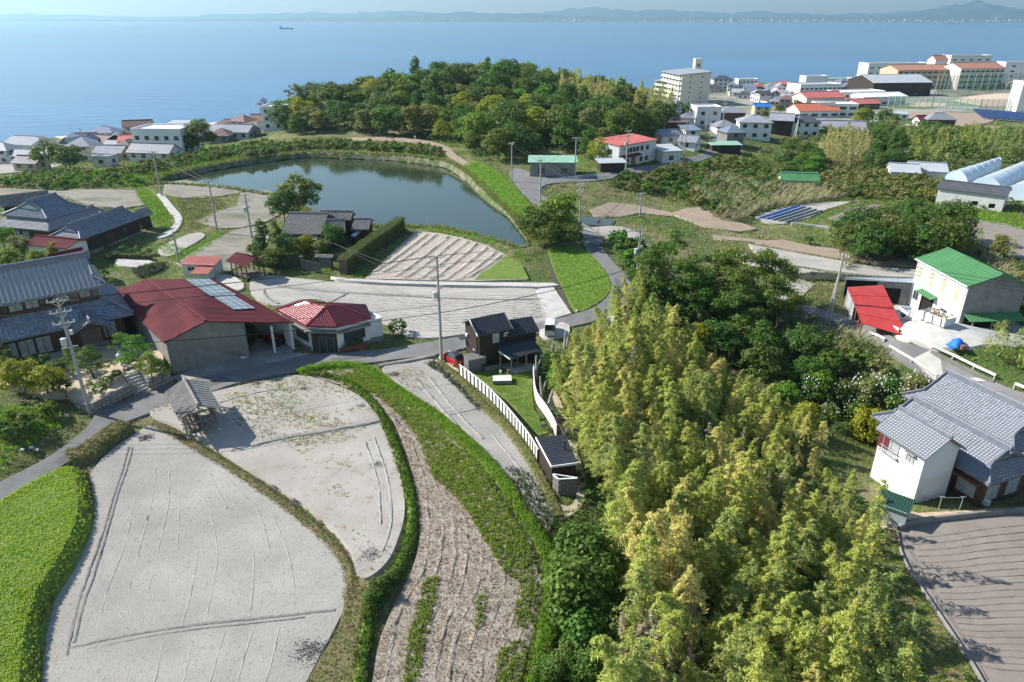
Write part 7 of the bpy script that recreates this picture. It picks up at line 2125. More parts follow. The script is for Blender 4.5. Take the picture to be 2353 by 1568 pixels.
# hedges: clipped boxes of leaves
def hedge(label, pts, w, h, lm):
    q = gp(pts, n=6, closed=False)
    L = np.concatenate([[0], np.cumsum(np.hypot(*np.diff(q, axis=0).T))])
    rng = np.random.default_rng(len(label))
    n = int(L[-1] * (2 * h + w) * 95)
    t = rng.uniform(0, L[-1], n)
    c0 = np.stack([np.interp(t, L, q[:, i]) for i in (0, 1)], 1)
    d = np.stack([np.interp(t + .3, L, q[:, i]) - np.interp(t - .3, L, q[:, i]) for i in (0, 1)], 1)
    d /= np.hypot(*d.T)[:, None] + 1e-9
    nr = np.stack([d[:, 1], -d[:, 0]], 1)
    per = rng.uniform(0, 2 * h + w, n)
    side = np.where(per < h, -1, np.where(per > h + w, 1, 0))
    u = np.where(side == 0, per - h - w / 2, side * w / 2)
    z = np.where(per < h, per, np.where(per > h + w, 2 * h + w - per, h))
    bul = rng.normal(0, .07, n) + .08 * np.sin(t * 1.7)
    P2 = c0 + nr * (u + side * bul)[:, None]
    P = np.column_stack([P2, TZ(P2) + z + np.where(side == 0, bul, 0)])
    N = np.column_stack([nr * side[:, None], np.where(side == 0, 1.0, .35)])
    t_ = thing('hedge', label, 'hedge', (*c0[0], float(TZ(c0[:1])[0])))
    P = P - np.array(list(t_.location))
    me = npmesh('foliage', *rhombi(P, N, .11, .5, rng, .5))
    me.materials.append(LM[lm])
    link('foliage', me, None, t_)
    core = MB()
    for a, b in zip(q[:-1], q[1:]):
        za = tz(*a) - t_.location.z
        core.beam((a[0] - t_.location.x, a[1] - t_.location.y, za + h * .45), (b[0] - t_.location.x, b[1] - t_.location.y, za + h * .45), w * .8, h * .9)
    core.build('branch_core', m_bark, t_)
hedge('long tall clipped hedge between the pond house and the furrowed field', [(790,630),(820,605),(860,575),(900,548),(922,530)], 1.7, 2.6, 'dark')
hedge('dense clipped hedge in front of the pond house', [(588,605),(640,612),(690,608)], 1.4, 2.3, 'dark')
hedge('low clipped hedge around the vegetable plot', [(245,592),(290,594),(350,596)], .8, .8, 'dark')
hedge('low dark hedge under the red tiled cottage window', [(783,802),(808,798),(832,790)], .9, 1.0, 'dark')

# ---------------------------------------------------------------- grass, reeds, crops: what nobody could count
def blades(P, h, w, rng, lean=.45, k=3):
    """k upright blades at each ground point"""
    P = np.repeat(P, k, 0) + np.column_stack([rng.normal(0, w * 2.2, (len(P) * k, 2)), np.zeros(len(P) * k)])
    n = len(P)
    hh = h * rng.uniform(.55, 1.25, (n, 1))
    a = rng.uniform(0, 2 * math.pi, n)
    d = np.stack([np.cos(a), np.sin(a), np.zeros(n)], 1)
    t = np.stack([-d[:, 1], d[:, 0], np.zeros(n)], 1)
    tip = P + d * hh * rng.uniform(.1, lean, (n, 1)) + [0, 0, 1] * hh
    mid = P + d * hh * .1 + [0, 0, 1] * hh * .55
    V = np.stack([P - t * w, P + t * w, mid + t * w * .8, tip, mid - t * w * .8], 1).reshape(-1, 3)
    return V, np.arange(n * 5).reshape(-1, 5)
def along(q, w, dens, rng):
    L = np.concatenate([[0], np.cumsum(np.hypot(*np.diff(q, axis=0).T))])
    n = int(L[-1] * w * dens)
    t = rng.uniform(0, L[-1], n)
    c0 = np.stack([np.interp(t, L, q[:, i]) for i in (0, 1)], 1)
    d = np.stack([np.interp(t + .3, L, q[:, i]) - np.interp(t - .3, L, q[:, i]) for i in (0, 1)], 1)
    d /= np.hypot(*d.T)[:, None] + 1e-9
    u = rng.uniform(-.5, .5, n) * w
    return c0 + np.stack([d[:, 1], -d[:, 0]], 1) * u[:, None], u / w
def over(poly, dens, rng, thin=None):
    lo, hi = poly.min(0), poly.max(0)
    n = int((hi - lo).prod() * dens)
    C = rng.uniform(lo, hi, (n, 2))
    C = C[inpoly(C, poly)]
    if thin is not None:
        C = C[thin(C, rng)]
    return C
def fbm(C, sc, seed):
    r_ = np.random.default_rng(seed)
    out = np.zeros(len(C))
    for i in range(7):
        k = r_.normal(0, 1, 2) * sc * (1.6 ** i) * .6
        out += np.sin(C @ k + r_.uniform(0, 6.28)) / (1.3 ** i)
    return out
gm = {
 'lush': leafmat('lush grass blades', (.17, .34, .03), (.25, .44, .045), tr=.4, isl=.3, orand=0),
 'lime': leafmat('young rice green blades', (.34, .48, .05), (.42, .55, .08), tr=.4, isl=.25, orand=0),
 'olive': leafmat('olive grass blades', (.24, .25, .09), (.34, .31, .13), tr=.2, isl=.3, orand=0),
 'straw': leafmat('straw stubble', (.37, .29, .19), (.46, .37, .26), tr=.1, isl=.3, orand=0),
 'weed': leafmat('yellow weeds', (.42, .35, .09), (.50, .38, .11), tr=.2, isl=.3, orand=0),
 'green': leafmat('field weeds', (.22, .33, .05), (.31, .41, .075), tr=.4, isl=.3, orand=0),
 'dark': leafmat('dark bank weeds', (.055, .10, .018), (.09, .14, .03), tr=.2, isl=.35, orand=0),
 'ash': leafmat('burnt straw', (.11, .105, .10), (.17, .16, .15), tr=0, isl=.4, orand=0),
 'shade': leafmat('dark dead bank weeds', (.09, .085, .06), (.14, .13, .09), tr=.1, isl=.35, orand=0),  # blade colour darkened to carry the shade of the bank
 'crop': leafmat('grey green crop', (.14, .17, .12), (.22, .25, .19), tr=.15, isl=.3, orand=0),
}
r8 = np.random.default_rng(8)
def tufts(name, C, dz, h, w, m, k=3, lean=.45):
    z = TZ(C) + (dz if np.isscalar(dz) else dz)
    V, F = blades(np.column_stack([C, z]), h, w, r8, lean, k)
    return stuff(name, V, F, gm[m])
def bank_z(u, h):
    return np.interp(np.abs(u), [0, .22, .34, .5], [h, h, h * .72, -.1])
for q_, w, h, m, d_, bh_ in ((SB1, 1.25, .26, 'dark', 36, .35), (SB1, .9, .25, 'lush', 24, .35), (SB2, 1.6, .3, 'lush', 46, .40), (SB3, 1.5, .35, 'lush', 50, .4), (SB2, 1.9, .25, 'olive', 12, .36), (SB1, 1.5, .2, 'olive', 8, .3), (SB2, 1.9, .3, 'green', 14, .36), (SB4, 1.4, .16, 'olive', 22, .25), (SB4, 1.4, .16, 'green', 12, .25)):
    C, u = along(q_, w, d_, r8)
    tufts('grass', C, bank_z(u, bh_), h, .022, m)
C = over(QG, 34, r8)
tufts('grass', C, 1.08, .15, .03, 'lime')
tufts('grass', over(QG, 9, r8), 1.08, .15, .03, 'lush')
for pts, dn in (([(790,865),(850,870),(930,930),(1000,985),(1070,1045),(1120,1100),(1170,1180),(1215,1260),(1215,1330),(1170,1330),(1110,1240),(1060,1160),(990,1090),(960,1010),(900,940),(830,890)], 48), ([(1160,1250),(1215,1250),(1232,1320),(1225,1420),(1195,1450),(1185,1400),(1195,1320)], 40),
    ([(975,1345),(1005,1335),(990,1420),(972,1500),(955,1590),(925,1590),(945,1450)], 44), ([(1098,1375),(1116,1370),(1110,1445),(1092,1445)], 20), ([(1150,1500),(1205,1485),(1190,1600),(1140,1600)], 40), ([(700,862),(835,850),(880,895),(840,905),(780,880)], 48)):
    C = over(gp(pts), dn, r8, lambda C, r_: fbm(C, .4, 4) + r_.normal(0, .6, len(C)) < .5)
    tufts('weeds', C, .12, .26, .03, 'green', 4, .7)
    tufts('weeds', C[1::4], .12, .2, .03, 'olive', 4, .8)
C = over(Q3, 3, r8, lambda C, r_: fbm(C, .35, 3) + r_.normal(0, .25, len(C)) > 1.3)
tufts('weeds', C, .12, .2, .022, 'green')
C = over(Q3, 16, r8)
tufts('stubble', C, .13, .12, .022, 'straw', 2, 1.8)
for pts, m_, dn in (([(520,905),(600,915),(690,950),(780,968),(792,984),(690,992),(600,965),(540,935)], 'weed', 9), ([(640,1012),(740,1000),(835,985),(842,1008),(720,1032)], 'weed', 9), ([(690,1030),(790,1052),(800,1082),(700,1062)], 'weed', 6), ([(590,890),(640,886),(690,920),(760,960),(700,975),(640,930)], 'green', 7), ([(640,1005),(800,1000),(820,1060),(760,1090),(700,1050)], 'green', 4), ([(740,1115),(790,1120),(800,1150),(760,1150)], 'weed', 7), ([(560,940),(640,990),(600,1010),(540,970)], 'straw', 7), ([(900,858),(960,850),(1000,880),(950,900)], 'weed', 4)):
    C = over(gp(pts), dn * 1.6, r8, lambda C, r_: fbm(C, .45, 77) + r_.normal(0, .7, len(C)) > -.1)
    tufts('weeds', C, .2, .1, .035, m_, 4, 1.3)
C = over(Q2, 9, r8, lambda C, r_: fbm(C, .12, 9) + r_.normal(0, .4, len(C)) > 1.0)
tufts('weeds', C, .2, .11, .03, 'weed', 4, 1.2)
C = over(Q2, 6, r8, lambda C, r_: fbm(C, .10, 29) + r_.normal(0, .4, len(C)) > 1.1)
tufts('weeds', C, .2, .10, .03, 'straw', 4, 1.2)
C = over(Q2, 1.2, r8, lambda C, r_: fbm(C, .3, 12) + r_.normal(0, .3, len(C)) > .9)
tufts('weeds', C, .22, .16, .025, 'green', 4, .9)
C = over(Q4, 1.6, r8, lambda C, r_: fbm(C, .3, 15) + r_.normal(0, .3, len(C)) > 1.0)
tufts('weeds', C, .1, .15, .025, 'weed', 3, .9)
for pts, m, dens, h, dz in (([(806,1330),(845,1338),(880,1330),(862,1380),(842,1440),(830,1520),(818,1700),(655,1700),(694,1600),(735,1520),(780,1440)], 'olive', 18, .16, .18),
    ([(0,930),(80,935),(140,950),(150,975),(90,1010),(40,1050),(0,1090),(-80,1100),(-80,930)], 'lush', 14, .3, 0),
    ([(150,985),(195,965),(200,975),(150,1015),(80,1055),(20,1085),(0,1095),(60,1040)], 'olive', 16, .25, 0),
    ([(1262,572),(1335,572),(1376,606),(1400,645),(1400,672),(1370,700),(1322,716),(1296,668),(1274,625)], 'lush', 16, .22, .14),
    ([(1100,372),(1065,380),(1110,432),(1150,470),(1190,505),(1212,540),(1228,490),(1200,450),(1160,410)], 'lush', 8, .35, .1),
    ([(310,440),(340,436),(380,480),(395,520),(380,535),(340,500)], 'lush', 9, .35, 0),
    ([(350,560),(390,560),(430,575),(500,535),(510,545),(430,600),(400,600)], 'lush', 9, .35, 0),
    ([(930,518),(1060,532),(1130,552),(1190,575),(1215,600),(1200,600),(1120,560),(1000,535)], 'lush', 11, .35, .1),
    ([(800,640),(870,590),(950,535),(960,530),(940,560),(850,640)], 'lush', 12, .25, 0),
    ([(400,460),(470,450),(520,460),(470,520),(440,540),(410,530),(420,490)], 'olive', 7, .3, 0),
    ([(2010,1225),(2060,1222),(2068,1275),(2095,1330),(2140,1398),(2200,1490),(2260,1590),(2320,1700),(2000,1700),(2040,1500),(2060,1400),(2030,1300)], 'green', 16, .2, .06),
    ([(2010,1225),(2060,1222),(2068,1275),(2095,1330),(2140,1398),(2200,1490),(2260,1590),(2320,1700),(2000,1700)], 'lush', 8, .22, .06),
    ([(2160,480),(2220,475),(2353,500),(2450,530),(2450,560),(2353,530),(2230,505),(2190,505)], 'lush', 5, .5, 0),
    ([(100,400),(330,385),(560,350),(640,335),(640,345),(400,395),(330,430),(150,432)], 'lush', 5, .5, 0),
    ([(1790,640),(1880,650),(1960,690),(1990,730),(1900,715),(1830,690)], 'olive', 8, .3, 0),
    ([(1080,850),(1130,836),(1215,845),(1222,900),(1228,945),(1262,985),(1248,1000),(1225,990),(1180,935),(1130,890)], 'green', 45, .05, .1),
    ([(1080,850),(1130,836),(1215,845),(1222,900),(1228,945),(1262,985),(1248,1000),(1225,990),(1180,935),(1130,890)], 'lush', 30, .05, .1)):
    C = over(gp(pts, smooth=False), dens, r8)
    tufts('grass', C, dz, h, .024 if h < .3 else .04, m)
for a in (SB2[len(SB2) // 2:],):
    C, u = along(a, 4.0, 20, r8)
    C = C + np.array([.9, 0])
    tufts('grass', C, .0, .45, .03, 'dark')
for px, py, r_ in ((830,937,.5),(867,1072,.6),(622,1126,.7),(678,1157,.8),(856,1277,1.1),(715,1500,1.2),(336,1008,.7),(700,897,.5),(1180,1082,.7),(905,862,.6),(592,885,.5)):
    c0 = np.array(list(g(px, py))[:2])
    C = c0 + r8.normal(0, 1, (int(160 * r_), 2)) * r_ * .42 * np.array([1.3, .9])
    tufts('ash', C, .2 if inpoly([c0], Q2)[0] else .1, .05, .045, 'ash', 3, 2.5)
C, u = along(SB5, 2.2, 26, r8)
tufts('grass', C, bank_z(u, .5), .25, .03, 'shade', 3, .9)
C, u = along(SB6, 2.8, 26, r8)
tufts('grass', C, bank_z(u, .8), .25, .03, 'olive', 3, .9)
C, u = along(SB7, 1.3, 40, r8)
tufts('grass', C, bank_z(u, .2), .1, .025, 'olive', 3, .9)
C, u = along(SB7, 1.5, 18, r8)
tufts('grass', C, bank_z(u, .2), .1, .025, 'straw', 3, .9)
C, u = along(np.concatenate([QG, QG[:1]]), 1.6, 26, r8)
tufts('grass', C, np.where(inpoly(C, QG), 1.08, 1.08 - 1.0 * np.clip(edge_dist(C, QG) / 1.2, 0, 1)), .18, .03, 'lime')
C, u = along(np.concatenate([POND, POND[:1]]), 3.2, 5, r8)
C = C[~inpoly(C, POND)]
tufts('grass', C, .1, .5, .05, 'olive', 4, .7)
tufts('grass', C[::2] + .2, .1, .45, .05, 'lush', 4, .7)
# rough ground between the plots
for x0, x1, y0, y1, dn, hh, ww in ((-75, 75, 26, 75, 5.0, .22, .024), (-100, 110, 75, 130, 2.6, .3, .035), (-130, 150, 130, 235, 1.1, .45, .06)):
    C = r8.uniform((x0, y0), (x1, y1), (int((x1 - x0) * (y1 - y0) * dn), 2))
    C = C[np.abs(C[:, 0]) < C[:, 1] * .86 + 12]
    ok = ~inpoly(C, POND)
    for q_ in PATCHES:
        lo_, hi_ = q_.min(0), q_.max(0)
        bb = ok & (C > lo_).all(1) & (C < hi_).all(1)
        if bb.any():
            ix = np.nonzero(bb)[0]
            ok[ix[inpoly(C[ix], q_)]] = False
    C = C[ok]
    sel = fbm(C, .06, 41) + r8.normal(0, .7, len(C))
    for m_, a, b in (('green', -9, -.2), ('olive', -.2, .8), ('straw', .8, 1.5), ('lush', 1.5, 9)):
        tufts('rough_grass', C[(sel > a) & (sel <= b)], -.08, hh, ww, m_, 3, .8)
# crop rows
for pts, h in (([(978,838),(1000,832),(1050,880),(1090,925),(1112,940),(1098,944),(1060,905),(1010,858)], .35), ([(1835,634),(1870,628),(1960,636),(2060,645),(2060,652),(1950,648),(1850,645)], .4), ([(300,622),(360,608),(385,606),(370,622),(320,640)], .5)):
    tufts('crop', over(gp(pts, smooth=False), 26, r8), .05, h, .035, 'crop', 4, .9)
# pampas reeds
def reed_clumps(pts, d, h, m='reed'):
    C = darts(gp(pts), d, rg, cap=260)
    if not len(C):
        return
    P = np.repeat(C, 26, 0) + rg.normal(0, .28, (len(C) * 26, 2))
    n = len(P)
    z = TZ(P)
    a = rg.uniform(0, 6.28, n)
    hh = h * rg.uniform(.55, 1.15, n)
    d_ = np.stack([np.cos(a), np.sin(a)], 1)
    d_[:, 0] += .35
    V = []
    for t, ww in ((0, .03), (.45, .035), (.8, .03), (1.0, .004)):
        off = d_ * (hh * .5 * t ** 2)[:, None]
        zz = z + hh * (t - .28 * t ** 3)
        s = np.stack([-d_[:, 1], d_[:, 0]], 1) * ww
        V.append(np.column_stack([P + off - s, zz]))
        V.append(np.column_stack([P + off + s, zz]))
    V = np.stack(V, 1).reshape(-1, 3)
    b = np.arange(n)[:, None] * 8
    F = np.concatenate([b + np.array([[0, 1, 3, 2]]), b + np.array([[2, 3, 5, 4]]), b + np.array([[4, 5, 7, 6]])])
    stuff('reeds', V, F, LM[m])
reed_clumps([(1640,500),(1700,455),(1780,430),(1900,430),(1960,450),(1860,470),(1740,490),(1700,510)], 1.2, 2.6)
reed_clumps([(1590,440),(1660,410),(1740,430),(1700,460),(1620,470)], 1.4, 2.4)
reed_clumps([(1870,765),(1950,780),(2020,822),(1985,850),(1890,820)], .95, 2.2)
reed_clumps([(1780,800),(1860,770),(1940,830),(1900,900),(1820,880)], 1.1, 2.6)
reed_clumps([(2240,570),(2320,620),(2340,650),(2280,630)], 1.3, 1.8)
reed_clumps([(1930,560),(1950,540),(1960,600),(1940,620)], .9, 2.0)
reed_clumps([(1430,1480),(1540,1440),(1560,1640),(1440,1640)], .8, 2.2, 'straw')
# ground ivy and brush under the trees
def brush(pts, d, s, key, plan=None):
    C = darts(plan if plan is not None else gp(pts), d, rg, cap=500)
    cm = PROTO[key][0][0]
    n = len(cm.vertices)
    v = np.empty(n * 3, np.float32)
    cm.vertices.foreach_get('co', v)
    v = v.reshape(-1, 3)[:1400]
    out = []
    for p in C:
        a, k = rg.uniform(0, 6.28), s * rg.uniform(.7, 1.3)
        ca, sa_ = math.cos(a) * k, math.sin(a) * k
        out.append(np.column_stack([v[:, 0] * ca - v[:, 1] * sa_ + p[0], v[:, 0] * sa_ + v[:, 1] * ca + p[1], v[:, 2] * k * .7 + tz(*p) - .2]))
    V = np.concatenate(out)
    stuff('undergrowth', V, np.arange(len(V)).reshape(-1, 4), LM[{'bush': 'mid', 'bushd': 'dark', 'busho': 'olive', 'bushl': 'light'}[key]])
brush(None, 3.2, 1.2, 'bushd', GROVE)
brush([(1300,940),(1345,1080),(1385,1200),(1420,1350),(1400,1560),(1330,1560),(1330,1400),(1320,1180),(1345,1100),(1320,1000)], 2.0, .7, 'bushd')
brush([(1600,700),(1760,690),(1900,760),(2030,830),(2000,940),(1880,1000),(1700,900),(1560,800)], 2.6, 1.0, 'bushd')
brush([(2010,870),(2150,900),(2200,950),(2120,980),(1980,960)], 2.4, .9, 'bush')
brush([(1380,430),(1550,400),(1740,380),(1790,430),(1650,480),(1500,450)], 3.0, .9, 'busho')
brush([(1880,440),(2050,400),(2190,440),(2353,420),(2353,480),(2180,480),(1980,470)], 3.0, .8, 'bushl')
brush([(1720,370),(1900,310),(2100,300),(2353,310),(2353,390),(2100,400),(1900,420),(1800,400)], 5.0, 1.6, 'busho')
brush(None, 6.0, 1.8, 'bushd', HILL)

# ---------------------------------------------------------------- poles, wires, vehicles, small things
m_wire = mat('black cable', (.02, .02, .022), rough=.6)
m_ins = mat('white insulator', (.62, .62, .60), rough=.4)
m_paint = {k: mat(k + ' car paint', c, rough=.25, spec=.6, coat=.6) for k, c in {'red': (.42, .012, .025), 'white': (.70, .71, .71), 'black': (.02, .02, .022), 'silver': (.40, .42, .43), 'blue': (.04, .10, .30)}.items()}
m_tyre = mat('tyre rubber', (.018, .018, .018), rough=.8)
POLES = {}
def pole(key, label, base, top, arms=2, tf=False, rz=0.0, strut=None, m=None):
    B = g(*base)
    d = ray(*top)
    h = CAMH + B.y / d[1] * d[2] - B.z
    t = thing('utility_pole', label, 'pole', B, R(rz), 'concrete utility poles')
    MB().tube([(0, 0, -.8), (0, 0, h * .5), (0, 0, h)], [.19, .16, .12], 10).build('shaft', m or m_pole, t)
    zs_ = []
    for i in range(arms):
        z = h - .25 - i * 1.15
        zs_.append(z)
        a = MB().beam((-.95, .14, z), (.95, .14, z), .09).build('crossarm', m_alu, t)
        for x in (-.85, -.3, .35, .85):
            MB().lathe((x, .14, z + .05), [(.05, 0), (.09, .06), (.05, .12), (.08, .18), (.03, .26)], 6).build('insulator', m_ins, a)
        MB().beam((-.6, .1, z), (0, .1, z - .6), .04).beam((.6, .1, z), (0, .1, z - .6), .04).build('arm_brace', m_alu, t)
    if tf:
        MB().lathe((-.45, 0, h * .62), [(.05, -.05), (.27, 0), (.27, .75), (.05, .82)], 12).build('transformer', mat('transformer grey', (.50, .53, .55), rough=.5), t)
        MB().box((.35, 0, h * .72), (.3, .25, .45)).build('switch_box', m_ins, t)
        MB().beam((-.8, 0, h * .60), (.6, 0, h * .60), .08).build('bracket', m_alu, t)
    for i in range(10):
        z = h * .25 + i * h * .06
        s = -1 if i % 2 else 1
        MB().beam((s * .1, 0, z), (s * .32, 0, z), .025).build('step_bolt', m_alu, t)
    if strut:
        q = rel(t, [g(*strut)])[0]
        MB().tube([q + Vector((0, 0, -.5)), (0, 0, h * .78)], [.15, .11], 8).build('strut', m or m_pole, t)
    POLES[key] = (B, h, R(rz))
pole('a', 'tall leaning looking concrete pole with crossarms beside the garden wall', (207,950), (142,688), 3, True, 30)
pole('b', 'tall steel grey pole with transformer beside the red car', (1015,832), (1003,588), 3, True, 20)
pole('c', 'concrete pole with transformer at the inner road bend', (1461,668), (1457,528), 2, True, 15)
pole('d', 'concrete pole beside the bright green tree', (1331,530), (1330,422), 2, False, 40)
pole('e', 'concrete pole standing in the tan terrace', (1470,500), (1471,444), 2, False, 0)
pole('f', 'tall concrete pole with strut before the red roofed shed', (1906,742), (1922,585), 2, False, -60, strut=(1897,740))
pole('g', 'concrete pole with transformer left of the pond house', (579,548), (569,446), 2, True, 30)
pole('h', 'slender pole in the middle of the dark fields', (500,535), (481,415), 1, False, 30)
pole('i', 'slender pole beside the curved concrete path', (372,451), (364,348), 1, False, 20)
pole('j', 'thin steel pole behind the white hut', (412,604), (403,532), 0, False, 0)
pole('k', 'pole at the end of the green roofed store', (1321,408), (1323,316), 1, False, 10)
pole('l', 'pole at the fork above the pond dike', (1241,472), (1241,366), 1, False, 20)
pole('m', 'pole with long strut before the faded red roof', (1438,388), (1444,300), 2, True, 10, strut=(1424,372))
pole('n', 'pole at the forest edge above the dike', (1176,418), (1177,328), 1, False, 40)
pole('o', 'pole with strut between the low houses', (1571,364), (1574,268), 2, False, 0, strut=(1556,346))
pole('p', 'pole behind the red brown roofed house', (1582,288), (1585,226), 1, False, 0)
pole('q', 'tall pole beside the brown two storey house', (1656,324), (1661,230), 2, False, 0)
pole('r', 'pole at the white flat house', (1620,316), (1623,250), 1, False, 0)
pole('s', 'small pole in the thicket below the town', (1950,392), (1953,352), 1, False, 0)
pole('t', 'pole in the bamboo above the greenhouses', (2074,395), (2081,347), 1, False, 20)
pole('u', 'pole beside the wide spreading tree', (112,394), (101,314), 1, False, 0)
pole('v', 'pole behind the brown roofed shore house', (194,340), (184,295), 1, False, 0)
pole('w', 'white pole with strut above the slate roofed villa', (1828,320), (1838,261), 2, False, 0, strut=(1822,318), m=m_ins)
pole('x', 'pole in front of the white flat shore house', (305,350), (301,300), 1, False, 0)
pole('y', 'pole on the beach wall', (536,285), (533,260), 1, False, 0)
pole('z', 'pole beside the solar farm', (2320,262), (2328,222), 1, False, 0)
def wire(label, a, b, za=0.0, zb=0.0, off=0.0, sag=.03, r=.024):
    def P(k, dz):
        if isinstance(k, str):
            B, h, rz = POLES[k]
            return B + Vector((math.cos(rz) * off, math.sin(rz) * off, h - dz))
        return Vector(k)
    A_, B_ = P(a, za), P(b, zb)
    L = (B_ - A_).length
    t_ = thing('power_line', label, 'cable', A_, group='overhead cables')
    pts = [A_.lerp(B_, s / 16) - A_ - Vector((0, 0, 4 * sag * L * (s / 16) * (1 - s / 16) * .35)) for s in range(17)]
    MB().tube(pts, r, 4).build('cable', m_wire, t_)
for a, b, w in (('a', 'b', 'between the garden wall pole and the pole by the red car'), ('b', 'c', 'between the red car pole and the road bend pole'), ('c', 'd', 'from the road bend pole to the bright green tree pole'), ('d', 'l', 'from the bright green tree pole to the fork'), ('l', 'n', 'along the dike at the forest edge'), ('l', 'k', 'toward the green roofed store'), ('k', 'm', 'between the green roofed store and the faded red roof'), ('m', 'o', 'along the road past the block shed'), ('o', 'q', 'toward the brown two storey house'), ('g', 'h', 'over the dark fields'), ('h', 'i', 'between the two slender field poles'), ('i', 'u', 'from the curved path to the spreading tree'), ('c', 'e', 'from the road bend to the tan terrace')):
    for i, (off, dz) in enumerate(((-.85, .0), (.35, .0), (.85, 1.1))):
        wire('%s overhead cable %s' % (('upper', 'second', 'lower')[i], w), a, b, dz, dz, off)
for i, (tx, ty, tz_) in enumerate(((-110, 55, 12.5), (-110, 55, 11.5), (-108, 55, 10.5))):
    wire('%s cable leaving the frame from the garden wall pole' % ('upper', 'second', 'lower')[i], 'a', (tx, ty, tz_), .2 + i, 0, -.6 + .6 * i)
for i in range(3):
    wire('%s cable crossing the yard from the strutted pole to the frame edge' % ('upper', 'second', 'lower')[i], 'f', (95, 62 + i, 9.5 - i * .6), .2 + i * .5, 0, -.5 + .5 * i)
wire('sagging cable from the red car pole to the warehouse corner', 'b', tuple(U(540, 742, 4.6)), 6.0)
wire('sagging cable from the red car pole to the drying shed side', 'b', 'g', 3.0, 2.0)
wire('lower sagging cable from the red car pole toward the pond house', 'b', tuple(U(770, 560, 4.6)), 4.0)
wire('thick lower cable from the garden wall pole along the warehouse', 'a', 'b', 5.0, 7.0, 0, .04, .035)
wire('thick lower cable from the red car pole to the road bend pole', 'b', 'c', 7.0, 5.6, 0, .05, .045)

def loft(mb, st):
    """closed body from stations (x, z bottom, z top, half width bottom, half width top)"""
    n = len(st)
    vs = []
    for x, zb, zt, wb, wt in st:
        vs += [(x, -wb, zb), (x, wb, zb), (x, wb * 1.02, zb + (zt - zb) * .55), (x, wt, zt), (x, -wt, zt), (x, -wb * 1.02, zb + (zt - zb) * .55)]
    fs = [(0, 1, 2, 3, 4, 5)[::-1], tuple(range((n - 1) * 6, n * 6))]
    for i in range(n - 1):
        for k in range(6):
            k2 = (k + 1) % 6
            fs.append((i * 6 + k, i * 6 + k2, (i + 1) * 6 + k2, (i + 1) * 6 + k))
    return mb.add(vs, fs)
def wheels(t, xs_, hw, r, w=.2):
    for x in xs_:
        for s in (-1, 1):
            o = MB().tube([(x, s * (hw - w), r), (x, s * (hw + .02), r)], r, 14).build('wheel', m_tyre, t)
            MB().tube([(x, s * (hw + .01), r), (x, s * (hw + .04), r)], r * .6, 10).build('rim', m_alu, o)
def car(name, label, loc, rz, kind='hatch', paint='red', roof=None, k=1.0, group=None):
    t = thing(name, label, 'car', loc, rz, group, k)
    if kind == 'hatch':
        body = [(-1.95, .35, .78, .70, .66), (-1.8, .2, .98, .84, .80), (-.9, .2, 1.0, .86, .84), (.5, .2, .98, .86, .83), (1.3, .2, .9, .84, .74), (1.85, .22, .72, .76, .62), (1.98, .35, .6, .66, .55)]
        cab = [(-1.72, .95, 1.02, .76, .72), (-1.35, .95, 1.46, .78, .60), (-.2, .95, 1.53, .80, .62), (.45, .95, 1.42, .80, .60), (1.12, .9, .97, .76, .70)]
        rf = [(-1.38, 1.44, 1.50, .58, .54), (-.2, 1.51, 1.57, .60, .56), (.42, 1.41, 1.46, .58, .54)]
        fx, rx = 1.2, -1.25
    else:
        body = [(-1.68, .3, .9, .70, .70), (-1.6, .2, 1.0, .73, .73), (1.0, .2, 1.0, .73, .73), (1.5, .2, .95, .72, .70), (1.66, .3, .8, .68, .62)]
        cab = [(-1.66, .95, 1.0, .70, .70), (-1.58, .95, 1.74, .70, .62), (.7, .95, 1.76, .70, .62), (1.45, .92, 1.0, .69, .66)]
        rf = [(-1.55, 1.72, 1.80, .63, .58), (.68, 1.74, 1.80, .62, .57)]
        fx, rx = 1.1, -1.05
    loft(MB(), body).build('body', m_paint[paint], t, smooth=False)
    c_ = loft(MB(), cab).build('cabin_glass', m_glass, t)
    loft(MB(), rf).build('roof_panel', m_paint[roof or paint], t)
    for s in (-1, 1):
        for x in (rx + .15, .05, fx - .35):
            MB().beam((x, s * .80, .95), (x - .12, s * .64, 1.45), .07, .04).build('pillar', m_paint[paint], t)
        MB().box((body[-2][0] - .05, s * .55, .68), (.22, .28, .14)).build('headlight', m_ins, t)
        MB().box((body[0][0] + .05, s * .58, .82), (.12, .22, .18)).build('tail_light', m_paint['red'], t)
        MB().box((.62, s * .93, 1.0), (.12, .16, .12)).build('mirror', m_paint[roof or paint], t)
    MB().box((body[0][0] - .0, 0, .6), (.04, .42, .14)).build('number_plate', m_ins, t)
    wheels(t, (fx, rx), .84 if kind == 'hatch' else .72, .31)
    return t
p = g(1041, 833)
car('red_car', 'shiny red hatchback with black roof parked beside the black house', p + Vector((0, 0, .12)), R(128), 'hatch', 'red', 'black', .88)
car('white_van', 'small white car parked behind the black house', g(1264, 766) + Vector((0, 0, .14)), R(86), 'van', 'white', 'white', .95)
for i, (px, py, pc, rz, k) in enumerate(((1462, 211, 'white', 10, 'van'), (1470, 209, 'white', 20, 'hatch'), (1495, 211, 'silver', 5, 'van'), (1740, 217, 'white', 85, 'hatch'), (1748, 216, 'silver', 90, 'hatch'), (1720, 219, 'white', 80, 'van'))):
    car('parked_car', ('white van parked left of the apartment blocks', 'white car parked just behind the white van by the sea', 'silver van parked near the apartment blocks', 'white car crossing the shore bridge', 'silver car crossing the shore bridge', 'white van following the bus on shore road')[i], g(px, py, .12), R(rz), k, pc, group='cars far off by the shore')
